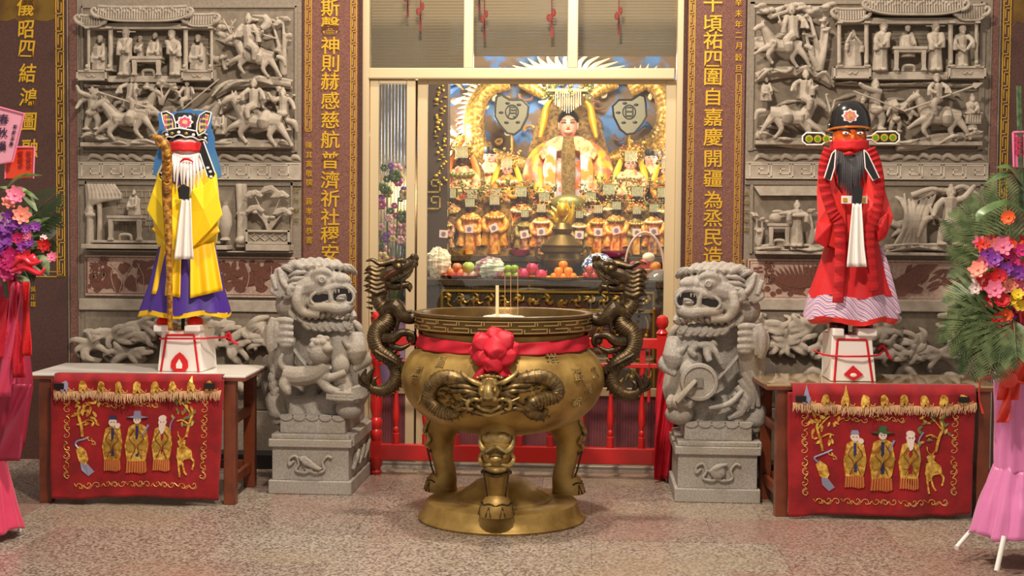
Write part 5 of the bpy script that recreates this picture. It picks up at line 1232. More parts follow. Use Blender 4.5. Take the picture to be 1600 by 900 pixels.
# ---------------------------------------------------------------- effigies
def loft(g, rings_, Yc, n=48, sup=1.0, ph=0):
    R_ = []
    for i, (pl, pr_, py, dep, fold) in enumerate(rings_):
        a = at(pl, py, Yc); b = at(pr_, py, Yc); cx = (a[0]+b[0])/2; hw = (b[0]-a[0])/2; z = (a[2]+b[2])/2; ring = []
        for k in range(n):
            t = 2*PI*k/n; f_ = 1+fold*sin(t*9+ph+.3*i)+fold*.5*sin(t*17+i*.5); ring.append((cx+hw*cos(t)*(1 if abs(cos(t)) > .97 else f_), Yc+dep*sin(t)*f_, z+(.012*fold*20*sin(t*5) if i in (0, len(rings_)-1) else 0)))
        R_.append(ring)
    g.rings(R_[::-1], cap=True); return g
def plate(pts, Y, th=.012): 
    g = G(); g.poly([at(x, y, Y) for x, y in pts], (0, -th, 0)); return g
def ptube(pts, rpx, sm=5, n=8, g=None, Yd=8.1, **k):
    g = g or G(); s_ = Yd/FPX; r = [a*s_ for a in rpx] if hasattr(rpx, '__len__') else [rpx*s_]*len(pts)
    g.tube([at(x, y, Y) for x, y, Y in pts], r, n, sm, **k); return g
def circ(x, y, rx, ry=None, n=16, a0=0): ry = ry or rx; return [(x+rx*cos(a0+2*PI*k/n), y+ry*sin(a0+2*PI*k/n)) for k in range(n)]
YE = 8.08
M_yel = mat('yellow_satin', (250, 214, 0), .5, bump=(10, .15), sheen=.2); M_yel2 = mat('deep_yellow_satin', (236, 190, 4), .5, bump=(10, .15)); M_pur = mat('purple_satin', (72, 40, 138), .5, bump=(8, .15)); M_blue = mat('blue_felt', (62, 116, 172), .85, bump=(30, .1))
M_beard = mat('white_beard', (236, 228, 222), .7, bump=(90, .2)); M_blk = mat('glossy_black_lacquer', (20, 17, 18), .18, coat=.5); M_redp = mat('red_crepe', (206, 22, 28), .7, bump=(60, .3)); M_skinw = mat('painted_pale_face', (236, 200, 194), .4); M_pink = mat('pink_paint', (222, 80, 120), .5)
def eff(name, px, py, Y, label): return empty(name, at(px, py, Y), label, 'effigy')
# yellow robed old man
e = eff('effigy', 289, 515, YE, 'tall effigy in yellow and purple robes with white beard and golden staff')
A = lambda g, n, m, **k: obj(n, g, m, e, **k)
A(plate([(248, 178), (256, 173), (262, 178), (300, 170), (302, 173), (326, 173), (332, 180), (330, 200), (336, 216), (336, 232), (340, 244), (345, 262), (346, 276), (330, 284), (250, 284), (240, 270), (242, 250), (248, 232), (246, 215), (250, 200)], YE+.06, .012), 'blue_backing', M_blue, smooth=False)
g = loft(G(), [(252, 334, 372, .13, .0), (243, 341, 410, .16, .03), (234, 349, 448, .19, .045), (219, 360, 487, .22, .05)], YE); A(g, 'purple_skirt', M_pur, ang=70)
g = loft(G(), [(220, 359, 485, .222, .05), (218.5, 360, 492, .225, .05)], YE); A(g, 'yellow_hem', M_yel2, ang=70)
for P in ([(253, 378), (283, 384), (281, 465), (237, 459)], [(297, 384), (334, 376), (348, 454), (297, 466)]):
    x0 = sum(p[0] for p in P)/4; g = G()
    def pan(u, v, P=P):
        q = (np.array(P[0])*(1-u)+np.array(P[1])*u)*(1-v)+(np.array(P[3])*(1-u)+np.array(P[2])*u)*v
        return at(q[0], q[1], YE-.165-.07*v-.015*sin(u*12+1)*(.3+v)+.09*abs(q[0]-289)/58)
    g.grid(pan, 24, 12); A(g, 'yellow_panel', M_yel2, solid=.006, ang=180)
g = loft(G(), [(258, 326, 246, .07, 0), (246, 338, 272, .12, .0), (243, 341, 300, .14, .02), (241, 343, 335, .15, .03), (247, 338, 378, .16, .04), (252, 334, 388, .15, .04)], YE); A(g, 'yellow_tunic', M_yel, ang=70)
g = loft(G(), [(262, 320, 240, .08, 0), (254, 330, 262, .135, .0), (262, 318, 284, .15, 0), (280, 300, 290, .15, 0)], YE); A(g, 'purple_collar', mat('violet_satin', (70, 62, 112), .5))
def sleeve(P, depth, name, m, n_=5):
    """a hanging sleeve: a folded wedge given by outline P at the front, closed at the back"""
    g = G(); c = np.mean(np.array(P), 0); F = [at(x, y, YE-depth-(.012 if i % 2 else 0)) for i, (x, y) in enumerate(P)]; B = [at(c[0]+(x-c[0])*.93, c[1]+(y-c[1])*.93, YE-.02) for x, y in P]
    k = len(P); cf = at(c[0], c[1], YE-depth-.028); g.add(F+B+[cf], [(i, (i+1) % k, 2*k) for i in range(k)]+[(i, i+k, (i+1) % k+k, (i+1) % k) for i in range(k)]+[tuple(range(2*k-1, k-1, -1))])
    return A(g, name, m, smooth=False, bevel=.006)
sleeve([(243, 350), (237, 358), (262, 382), (280, 386), (284, 350)], .14, 'inner_sleeve', M_yel2); sleeve([(338, 348), (344, 362), (316, 382), (300, 386), (300, 350)], .14, 'inner_sleeve', M_yel2)
sleeve([(246, 276), (238, 300), (229, 328), (250, 360), (268, 390), (281, 394), (284, 350), (286, 312), (262, 308), (258, 285)], .18, 'sleeve', M_yel); sleeve([(334, 276), (340, 300), (348, 336), (330, 358), (302, 386), (296, 384), (296, 330), (300, 296), (318, 290)], .18, 'sleeve', M_yel)
def towel(pts_l, pts_r, ys, Y0, name, m):
    g = G(); n = len(ys)
    def f_(u, v):
        xl = np.interp(v, np.linspace(0, 1, n), pts_l); xr = np.interp(v, np.linspace(0, 1, n), pts_r); y = np.interp(v, np.linspace(0, 1, n), ys)
        return at(xl+(xr-xl)*u, y, Y0-.012*sin(u*4*PI+1)*(.4+v)-.01*v)
    g.grid(f_, 20, 14); A(g, name, m, solid=.006, ang=180)
towel([284, 280, 276, 272], [298, 299, 300, 302], [310, 340, 375, 405], YE-.26, 'white_hand_cloth', M_white)
A(plate([(279, 294), (288, 288), (298, 293), (297, 311), (281, 311)], YE-.25, .02), 'black_cuff', M_blk, smooth=False)
# face, band, beard
g = G(); c = at(291, 230, YE-.03); g.ell(c, (.105, .10, .125), 24, 18); g.ell(c+np.array((0, -.1, -.01)), (.018, .03, .03)); A(g, 'face', M_skinw, remesh=.006)
g = G(); q = [c+np.array([.118*sin(t), -.118*cos(t)+.01, .01]) for t in np.linspace(-1.5, 1.5, 20)]
def band(u, v): t = -1.5+3*u; return c+np.array([.108*sin(t), -.135*cos(t)+.01, .026-.058*v+.002*sin(u*30)])
g = G(); g.grid(band, 30, 4); A(g, 'red_band', M_redp, solid=.006, ang=180)
g = G(); p = at(291, 250, YE-.19); g.tube([p+np.array((-.04, .01, -.012)), p+np.array((-.015, 0, .004)), p+np.array((.015, 0, .004)), p+np.array((.04, .01, -.012))], [.004, .008, .008, .004], 8, 4); A(g, 'red_lips', M_redp)
random.seed(3)
for i in range(10):
    x = 270+i*4.6; L_ = 34+22*sin(PI*i/9)+rnd(-8, 12); dx = (x-291)*.12
    A(ptube([(x, 243, YE-.14), (x+dx, 243+L_*.45, YE-.175), (x+dx*1.4+rnd(-2, 2), 243+L_, YE-.17)], [2.6, 2.6, .8], g=G()), 'beard_lock', M_beard)
g = G(); g.tube([at(272, 242, YE-.13), at(291, 246, YE-.15), at(312, 242, YE-.13)], .012, 8, 4); A(g, 'moustache', M_beard)
# hat
g = G(); g.lathe([(.118, -.045), (.125, -.02), (.118, 0), (.10, .06), (.09, .11), (.06, .14), (0, .145)], at(291, 213, YE-.0), 28); A(g, 'hat_crown', M_blk)
def hb(u, v): t = -1.45+2.9*u; s_ = .012*abs(sin(u*PI*5)); return at(291, 222, YE)+np.array([.138*sin(t), -.14*cos(t), (-.0-.052*v+.045)+(s_ if v > .5 else 0)+.05*(1-abs(u-.5)*2)*.6])
g = G(); g.grid(hb, 40, 6); A(g, 'hat_band', M_blk, solid=.008, ang=180)
for i in range(9):
    u = .06+i*.11; q = hb(u, .5); g = G(); g.ell(q+np.array((0, -.01, 0)), (.011, .005, .009)); A(g, 'pearl_inlay', M_goldp if i % 2 else M_white)
for v, m in ((0, M_white), (1, M_white)): g = G(); g.tube([hb(u, v)+np.array((0, -.006, 0)) for u in np.linspace(0, 1, 30)], .0045, 6); A(g, 'white_edge', m)
for s in (-1, 1):
    P = [(291+s*(x-291), y) for x, y in ((272, 212), (262, 206), (255, 190), (252, 176), (260, 174), (270, 180), (274, 192), (275, 205))]
    A(plate(P, YE-.10, .015), 'hat_wing', M_blk, smooth=False); P2 = [(263+s*0+(a-263)*.72, 192+(b-192)*.78) for a, b in [(272, 212), (262, 206), (255, 190), (252, 176), (260, 174), (270, 180), (274, 192), (275, 205)]]
    P2 = [(291+s*(a-291), b) for a, b in P2]; A(plate(P2, YE-.117, .004), 'wing_ground', mat('pale_gold_paint', (216, 196, 120), .5), smooth=False)
    g = G(); g.tube([at(x, y, YE-.118) for x, y in P+[P[0]]], .0045, 6); A(g, 'white_edge', M_white)
    for i in range(9): g = plate(circ(291+s*(263+(i % 3)*4-4-291), 182+(i//3)*8+rnd(-1, 1), 2.2, 2.8, 7), YE-.121, .003); A(g, 'painted_flower', (M_pink, M_green, mat('violet_paint', (100, 50, 130), .5))[i % 3], smooth=False)
def rosette(x, y, Y, r, m1, m2, m3, par, k=8):
    P = []
    for i in range(k*4): t = 2*PI*i/(k*4); rr2 = r*(1+.13*cos(k*t)); P.append((x+rr2*cos(t), y+rr2*.82*sin(t)))
    rs = empty('rosette', (0, 0, 0)); rs.parent = par; rs.matrix_parent_inverse.identity(); rs.location = Vector(at(x, y, Y))-par.location
    def pl2(Pq, Yq, th, nm, m):
        g = G(); g.poly([at(a, b, Yq) for a, b in Pq], (0, -th, 0)); obj(nm, g, m, rs, smooth=False)
    pl2(P, Y, .008, 'rosette_ground', m1)
    for i in range(k): t = 2*PI*i/k; pl2(circ(x+r*.58*cos(t), y+r*.5*sin(t), r*.24, r*.2, 8), Y-.008, .004, 'petal', m2)
    pl2(circ(x, y, r*.28, r*.24, 10), Y-.008, .007, 'heart', m3)
rosette(289, 191, YE-.125, 12, M_white, M_pink, mat('pale_yellow_paint', (226, 200, 120), .5), e)
A(plate([(316, 222), (322, 226), (336, 272), (332, 281), (324, 276), (312, 240)], YE-.16, .01), 'black_scarf', M_blk, smooth=False); A(plate([(262, 232), (254, 262), (249, 272), (252, 280), (259, 276), (268, 244)], YE-.16, .01), 'black_scarf', M_blk, smooth=False)
for P in ([(318, 221, YE-.175), (336, 270, YE-.175)], [(260, 240, YE-.175), (249, 270, YE-.175)], [(312, 240, YE-.175), (324, 276, YE-.175)]): A(ptube(P, 1, 0, 6), 'white_edge', M_white)
for x, y in ((325, 262), (329, 268), (330, 276), (253, 270), (254, 276)): A(plate(circ(x, y, 2.6, 2, 8), YE-.172, .004), 'white_shape', M_white, smooth=False)
# shoes, pole
A(ptube([(286, 488, YE), (286, 517, YE)], 3, 0), 'support_pole', M_bronze)
for x in (257, 305):
    g = G(); a, b = at(x-12, 517, YE-.10), at(x+12, 507, YE-.10); g.box(a[0], b[0], YE-.17, YE+.02, a[2], b[2]); A(g, 'shoe_sole', M_white, smooth=False, bevel=.008)
    g = G(); g.ell(at(x, 503, YE-.08), (.045, .08, .035)); A(g, 'shoe_upper', M_redp)
# staff
st = empty('staff', at(266, 516, YE-.30), 'gold brown dragon headed staff held before the yellow robed effigy', 'staff')
M_staff = mat('gnarled_gold_wood', (196, 140, 44), .45, .2, var=((120, 74, 26), 34, 4, .42, .58), bump=(50, .5))
g = ptube([(239, 212, YE-.33), (248, 217, YE-.33), (257, 226, YE-.33), (261, 245, YE-.32), (261, 300, YE-.31), (264, 400, YE-.31), (266, 516, YE-.30)], [2.5, 6.5, 8, 8, 8, 5, 3.8], 6, 12); obj('staff_shaft', g, M_staff, st)
g = ptube([(242, 214, YE-.34), (246, 222, YE-.34), (252, 228, YE-.34)], [1, 4, 5], 4); obj('dragon_jaw', g, M_staff, st)
for y in range(240, 300, 9):
    g = ptube([(256, y, YE-.36), (261, y+4, YE-.37), (266, y+1, YE-.36)], [1.2, 2.2, 1.2], 3, 6); obj('carved_knot', g, M_staff, st)
def boxstand(P4, Yf, dep, label, redy, m_emblem):
    """white paper box: front outline P4 (columns/rows), depth"""
    b = empty('box_stand', at((P4[2][0]+P4[3][0])/2, P4[2][1], Yf), label, 'stand')
    F = [at(x, y, Yf) for x, y in P4]; zb = .782
    for i in (2, 3): F[i][2] = zb
    B = [p+np.array((0, dep, 0)) for p in F]; g = G(); g.add(F+B, [(3, 2, 1, 0), (4, 5, 6, 7), (0, 1, 5, 4), (1, 2, 6, 5), (2, 3, 7, 6), (3, 0, 4, 7)]); obj('box', g, M_white, b, smooth=False, bevel=.004)
    g = G(); L = lambda u, v: F[0]*(1-u)*(1-v)+F[1]*u*(1-v)+F[3]*(1-u)*v+F[2]*u*v+np.array((0, -.003, 0))
    pts = [(.08, 1), (.14, .1), (.86, .1), (.92, 1)]
    for a, c2 in zip(pts, pts[1:]): g.tube([L(*a), L(*c2)], .007, 4)
    obj('red_border', g, m_emblem, b, smooth=False)
    return b, L
b1, L1 = boxstand([(253, 517), (311, 517), (316, 567), (246, 567)], YE-.14, .32, 'white paper box with red border under the yellow robed effigy', 0, M_redp)
g = G(); g.poly([L1(.5+.2*x, .85-.33*y)+np.array((0, -.004, 0)) for x, y in ((0, 1), (.5, .75), (.95, .35), (1, -.1), (.6, -.45), (-.6, -.45), (-1, -.1), (-.95, .35), (-.5, .75))], (0, -.006, 0)); obj('red_emblem', g, M_redp, b1, smooth=False)
g = G(); g.poly([L1(.5+.09*x, .85-.17*y)+np.array((0, -.011, 0)) for x, y in ((0, 1), (.8, .2), (.7, -.4), (-.7, -.4), (-.8, .2))], (0, -.003, 0)); obj('emblem_centre', g, M_white, b1, smooth=False)
g = G(); q = [at(249, 529, YE-.16), at(312, 529, YE-.165), at(333, 528, YE-.05), at(356, 527, YE+.1)]; g.tube(q, .006, 6, 3); g.tube([at(352, 527, YE+.1), at(358, 520, YE+.1), at(360, 532, YE+.1), at(354, 528, YE+.1), at(372, 538, YE+.1)], .009, 6, 4); obj('red_cord', g, M_pinkcloth, b1)
# red robed official
YR = 8.10
e = eff('effigy', 1328, 522, YR, 'tall effigy in red robes with black beard and winged black hat')
YE = YR
M_rr = mat('red_satin', (222, 40, 32), .5, bump=(10, .2), sheen=.2); M_rr2 = mat('deep_red_cloth', (198, 14, 22), .65, bump=(14, .3)); M_crepe = mat('crimped_red_crepe', (214, 26, 32), .7, bump=(70, .7, 'wave', 'Z'))
g = loft(G(), [(1292, 1370, 372, .13, .0), (1282, 1382, 410, .16, .03), (1268, 1396, 452, .19, .045), (1264, 1399, 462, .195, .05)], YE); A(g, 'red_skirt', M_rr2, ang=70)
g = loft(G(), [(1264, 1399, 461, .197, .05), (1256, 1406, 496, .215, .055)], YE)
ms = mat('striped_brocade', (196, 160, 182), .6)
nt = ms.node_tree; wv = nt.nodes.new('ShaderNodeTexWave'); wv.inputs['Scale'].default_value = 13; wv.wave_profile = 'SAW'; wv.bands_direction = 'DIAGONAL'; tc = nt.nodes.new('ShaderNodeTexCoord'); rp = nt.nodes.new('ShaderNodeValToRGB')
for i, (p, c2) in enumerate(((0, (206, 180, 196)), (.3, (96, 84, 150)), (.4, (226, 200, 196)), (.62, (214, 110, 130)), (.7, (206, 176, 196)), (.85, (120, 90, 150)))):
    if i > 1: rp.color_ramp.elements.new(p)
    el = rp.color_ramp.elements[i]; el.position = p; el.color = (*lin(c2), 1)
rp.color_ramp.interpolation = 'CONSTANT'
nt.links.new(tc.outputs['Object'], wv.inputs['Vector']); nt.links.new(wv.outputs['Fac'], rp.inputs['Fac']); nt.links.new(rp.outputs[0], nt.nodes['Principled BSDF'].inputs['Base Color'])
A(g, 'striped_hem', ms, ang=70)
g = loft(G(), [(1256, 1406, 494, .217, .055), (1264, 1398, 503, .215, .055)], YE); A(g, 'red_hem', M_rr, ang=70)
A(ptube([(1376, 385, YE-.06), (1388, 430, YE-.11), (1402, 490, YE-.12)], [3, 5, 6], 4, flat=.4), 'striped_side', ms)
g = loft(G(), [(1298, 1358, 226, .07, 0), (1284, 1374, 256, .12, .0), (1280, 1382, 300, .14, .02), (1284, 1378, 340, .15, .03), (1290, 1372, 378, .15, .03)], YE); A(g, 'red_tunic', M_rr, ang=70)
sleeve([(1292, 240), (1279, 262), (1276, 300), (1278, 345), (1275, 378), (1294, 384), (1318, 394), (1322, 350), (1320, 310), (1306, 290), (1300, 260)], .17, 'sleeve', M_rr); sleeve([(1362, 240), (1376, 262), (1384, 300), (1396, 340), (1384, 372), (1364, 384), (1350, 388), (1346, 340), (1352, 300), (1356, 270)], .17, 'sleeve', M_rr)
sleeve([(1276, 345), (1273, 378), (1292, 388), (1300, 350)], .2, 'inner_sleeve', M_rr2); sleeve([(1388, 330), (1385, 362), (1372, 378), (1366, 350)], .2, 'inner_sleeve', M_rr2)
def ribbonstrip(c_, wpx, Y0, name):
    P = spl([(x, y, 0) for x, y in c_], 12); g = G(); R_ = []; n_ = len(P)
    def f_(u, v):
        i = v*(n_-1); k = min(int(i), n_-2); q = P[k]*(1-(i-k))+P[k+1]*(i-k); d_ = P[k+1]-P[k]; d_ /= np.linalg.norm(d_)
        x = q[0]+(u-.5)*wpx*d_[1]; y = q[1]-(u-.5)*wpx*d_[0]; return at(x, y, Y0-.006*sin(v*n_*1.6)-.01*sin(u*PI))
    g.grid(f_, 8, n_*3); return A(g, name, M_crepe, solid=.004, ang=180)
ribbonstrip([(1296, 232), (1288, 256), (1288, 290), (1300, 330), (1311, 350), (1313, 400), (1309, 473)], 17, YE-.235, 'crepe_ribbon'); ribbonstrip([(1360, 232), (1369, 256), (1374, 290), (1370, 330), (1359, 360), (1360, 400), (1366, 455)], 16, YE-.24, 'crepe_ribbon')
g = G(); c = at(1327, 216, YE-.03); g.ell(c, (.10, .10, .125), 24, 18); g.ell(c+np.array((0, -.1, -.01)), (.02, .03, .03))
for s in (-1, 1): g.ell(c+np.array((s*.045, -.085, .03)), (.022, .02, .012)); g.ell(c+np.array((s*.06, -.07, -.04)), (.03, .03, .025))
A(g, 'face', mat('copper_painted_face', (216, 96, 30), .25, .3), remesh=.006)
for s in (-1, 1): g = G(); g.ell(c+np.array((s*.042, -.108, .022)), (.02, .008, .009)); A(g, 'eye', M_white); g = G(); g.ell(c+np.array((s*.042, -.115, .022)), .006, 8, 6); A(g, 'pupil', M_black); g = G(); g.tube([c+np.array((s*.015, -.113, .035)), c+np.array((s*.045, -.108, .046)), c+np.array((s*.075, -.09, .05))], .006, 6, 3); A(g, 'eyebrow', M_black)
def band(u, v): t = -1.5+3*u; return c+np.array([.112*sin(t), -.14*cos(t)+.01, -.016-.060*v+.002*sin(u*30)])
g = G(); g.grid(band, 30, 4); A(g, 'red_band', M_redp, solid=.006, ang=180)
g = G(); p = at(1327, 241, YE-.17); g.tube([p+np.array((-.03, .01, -.0)), p+np.array((0, -.01, .005)), p+np.array((.03, .01, 0))], [.006, .012, .006], 8, 4); A(g, 'red_lips', M_redp)
M_bb = mat('dark_beard', (52, 48, 50), .6, bump=(90, .2))
for i in range(15):
    x = 1310+i*2.6; L_ = 40+26*sin(PI*i/14)+rnd(-6, 6); dx = (x-1328)*.1
    A(ptube([(x, 243-abs(i-7)*.9, YE-.14), (x+dx, 240+L_*.45, YE-.175), (x+dx*1.3+rnd(-2, 2), 240+L_, YE-.18)], [2.4, 2.6, .8], g=G()), 'beard_lock', M_bb)
g = G(); g.lathe([(.118, -.04), (.13, -.02), (.128, .02), (.115, .08), (.085, .125), (.05, .145), (0, .15)], at(1327, 196, YE-.0), 32); g.ell(at(1327, 172, YE+.02), (.07, .06, .04)); A(g, 'hat_crown', M_blk)
g = G(); g.tube([at(1327, 204, YE)+np.array([.128*sin(t), -.134*cos(t), .012*cos(t)]) for t in np.linspace(-1.6, 1.6, 24)], .008, 6); A(g, 'copper_brim', mat('copper_foil', (220, 130, 60), .25, .6))
rosette(1328, 181, YE-.12, 12, M_white, mat('salmon_paint', (216, 120, 110), .5), M_gold, e)
for s, (x0, x1) in ((-1, (1300, 1254)), (1, (1354, 1405))):
    y0 = 217 if s < 0 else 215
    P = [(x0, y0-2), (x0+s*8, y0-3), (x0+s*16, y0-9), (x1-s*6, y0-9.5), (x1, y0-4), (x1+s*0, y0+4), (x1-s*6, y0+9), (x0+s*16, y0+9), (x0+s*8, y0+3), (x0, y0+3)]
    A(plate(P, YE-.07, .012), 'hat_wing', M_blk, smooth=False); g = G(); g.tube([at(x, y, YE-.083) for x, y in P], .005, 6); A(g, 'white_edge', M_white)
    for k in range(3):
        x = x1-s*(10+k*13.5); A(plate(circ(x, y0, 6, 6, 14), YE-.083, .005), 'gold_disc', M_gold, smooth=False); A(plate(circ(x, y0, 3.8, 3.8, 10), YE-.088, .003), 'green_jewel', mat('green_foil', (100, 160, 30), .25, .4), smooth=False)
for s in (-1, 1):
    P = [(1328+s*22, 234), (1328+s*28, 240), (1328+s*(46 if s > 0 else 40), 278), (1328+s*(36 if s > 0 else 30), 282), (1328+s*24, 262)]
    A(plate(P, YE-.262, .01), 'black_scarf', M_blk, smooth=False); g = G(); g.tube([at(x, y, YE-.275) for x, y in P+[P[0]]], .0035, 6); A(g, 'white_edge', M_white)
towel([1332, 1329, 1326, 1323], [1346, 1348, 1350, 1354], [318, 350, 385, 417], YE-.27, 'white_hand_cloth', M_white)
A(plate([(1314, 306), (1354, 306), (1354, 318), (1314, 318)], YE-.2, .02), 'belt', M_white, smooth=False)
for x in (1320, 1349): A(plate(circ(x, 312, 4.6, 4, 4, PI/4), YE-.222, .006), 'belt_plaque', M_gold, smooth=False)
A(plate([(1331, 294), (1339, 289), (1348, 294), (1345, 318), (1330, 318)], YE-.255, .02), 'black_cuff', M_blk, smooth=False)
A(ptube([(1322, 500, YE), (1322, 524, YE)], 3.4, 0), 'support_pole', M_bronze)
for x, w_ in ((1307, 9), (1352, 15)):
    g = G(); a, b = at(x-w_, 524, YE-.10), at(x+w_, 512, YE-.10); g.box(a[0], b[0], YE-.17, YE+.02, a[2], b[2]); A(g, 'shoe_sole', M_white, smooth=False, bevel=.008)
    g = G(); g.ell(at(x, 509, YE-.06), (.045, .08, .035)); A(g, 'shoe_upper', M_blk)
b2, L2 = boxstand([(1300, 523), (1362, 524), (1369, 590), (1298, 590)], YE-.14, .32, 'white paper box with red border under the red robed effigy', 0, M_redp)
g = G(); g.poly([L2(.5+.22*x, .85-.2*y)+np.array((0, -.004, 0)) for x, y in ((0, 1), (1, 0), (0, -.7), (-1, 0))], (0, -.006, 0)); obj('red_emblem', g, M_redp, b2, smooth=False)
g = G(); g.ell(L2(.5, .86)+np.array((0, -.01, 0)), (.02, .006, .012)); obj('emblem_centre', g, M_white, b2)
g = G(); g.tube([at(1272, 548, YE-.0), at(1298, 556, YE-.15), at(1366, 556, YE-.165), at(1380, 548, YE)], .006, 6, 3); g.tube([at(1372, 546, YE), at(1380, 540, YE), at(1388, 556, YE), at(1394, 560, YE)], .009, 6, 3); obj('red_cord', g, M_pinkcloth, b2)
# ---------------------------------------------------------------- shrine hall behind the glass
for nm, (x0, x1, y0, y1, z0, z1), m in (('wall_back', (-3.2, 2.4, 12.6, 12.7, 0, 5.2), mat('dull_blue_plaster', (70, 92, 130), .8, var=((180, 196, 220), 3, 4))), ('wall_hall_left', (-3.3, -3.2, 9.5, 12.7, 0, 5.2), M_dark), ('wall_hall_right', (2.4, 2.5, 9.5, 12.7, 0, 5.2), M_dark), ('ceiling', (-3.3, 2.5, 9.2, 12.7, 5.2, 5.3), M_dark)):
    g = G(); g.box(x0, x1, y0, y1, z0, z1); obj(nm, g, m, kind='structure', smooth=False)
g = G()
z_s = at(815, 88, 9.75)[2]
for i in range(-5, 70):  # slats stand in for a roller door reflected in the transom glass
    z = z_s+i*.022; g.box(-1.75, .85 if i >= 0 else at(732, 88, 9.75)[0], 9.74, 9.755, z, z+.019)
sh = obj('shutter', g, mat('grey_brown_reflection', (150, 126, 90), .6, .1, bump=(30, .1)), label='grey brown slatted roller shutter behind the transom panes', cat='shutter', smooth=False)
def atr(px, py, Y): return at(px, py, Y)
def simple(name, g, m, label, cat, group=None, **k): return obj(name, g, m, None, label, cat, group, **k)
random.seed(99)
for i, (px, y1, w_) in enumerate(((637, 27, 3), (657, 48, 3.4), (749, 20, 3), (757, 60, 3), (862, 58, 4.5), (967, 55, 3.2))):  # modelled behind the glass in place of tassels reflected in it
    t = empty('tassel', at(px, y1, 9.6), ('red hanging tassel behind the left transom pane, shorter of the pair', 'red hanging tassel behind the left transom pane, longer of the pair', 'short red tassel at the left edge of the middle transom pane', 'long red tassel near the left edge of the middle transom pane', 'wide red tassel near the right edge of the middle transom pane', 'single red tassel behind the right transom pane')[i], 'tassel', 'red tassels behind the transoms')
    g = G(); top = at(px, -60, 9.6); g.tube([top, at(px, y1-36, 9.6)], .004, 6); obj('cord', g, M_pinkcloth, t)
    g = G(); g.ell(at(px-3, y1-30, 9.6), (w_*.0055, .012, .03)); g.ell(at(px+3, y1-38, 9.6), (w_*.004, .012, .03)); obj('knot', g, mat('orange_red_silk', (216, 70, 50), .6), t)
    g = G()
    for k in range(7): x = (k-3)*.3*w_*.6; g.tube([at(px+x*.4, y1-32, 9.6), at(px+x, y1, 9.6)], .003, 5)
    obj('strands', g, _m['orange_red_silk'], t, kind='stuff')
# altar tables
M_altar = mat('dark_altar_wood', (84, 62, 40), .45, bump=(60, .1), var=((64, 46, 30), 30, 3)); M_carv = mat('gilded_carving', (184, 144, 60), .4, .5)
def altar(px0, px1, ytop, Y, dep, label, carve=True):
    x0, x1 = at(px0, ytop, Y)[0], at(px1, ytop, Y)[0]; z = at(860, ytop, Y)[2]
    r = empty('altar_table', ((x0+x1)/2, Y, 0), label, 'table')
    g = G(); g.box(x0, x1, Y, Y+dep, z-.05, z); obj('tabletop', g, M_altar, r, smooth=False, bevel=.004)
    g = G(); g.box(x0+.03, x1-.03, Y+.03, Y+dep, 0, z-.05)
    for i in range(int((x1-x0-.1)/.028)): g.box(x0+.05+i*.028, x0+.062+i*.028, Y+.018, Y+.03, .02, z-.06)
    obj('body', g, M_altar, r, smooth=False)
    if carve:
        for pa, pb, y0, y1 in ((690, 1022, 458, 482), (690, 850, 488, 560), (860, 1022, 488, 560), (690, 850, 568, 610), (860, 1022, 568, 610)):
            a, b = at(pa, y1, Y), at(pb, y0, Y); g = G()
            for e0, e1 in (((a[0], a[2]), (b[0], a[2])), ((a[0], b[2]), (b[0], b[2])), ((a[0], a[2]), (a[0], b[2])), ((b[0], a[2]), (b[0], b[2]))): g.tube([(e0[0], Y+.01, e0[1]), (e1[0], Y+.01, e1[1])], .012, 6)
            obj('gilded_frame', g, M_carv, r)
            g = G(); n = max(4, int((b[0]-a[0])/.11))
            for i in range(n):
                cx, cz = a[0]+(b[0]-a[0])*(i+.5)/n, (a[2]+b[2])/2; hz = (b[2]-a[2])*.42
                for k in range(5):
                    t = rnd(0, 6); g.tube([(cx, Y+.012, cz), (cx+.03*cos(t), Y+.002, cz+hz*.6*sin(t)), (cx+.05*cos(t+.7), Y+.006, cz+hz*sin(t+.6))], [.008, .010, .003], 6, 3)
                g.ell((cx, Y+.005, cz), (.018, .012, .018), 8, 6)
            obj('leaf_carving', g, M_carv, r, kind='stuff')
    return z
Z1 = altar(655, 1064, 438, 10.3, .62, 'dark front altar table with gilded leaf carving behind the glass')
Z2 = altar(640, 1080, 400, 10.95, .5, 'middle altar step carrying the front row of small deity statues', False)
Z3 = altar(640, 1080, 352, 11.45, .75, 'highest rear altar step carrying the tall deity statues', False)
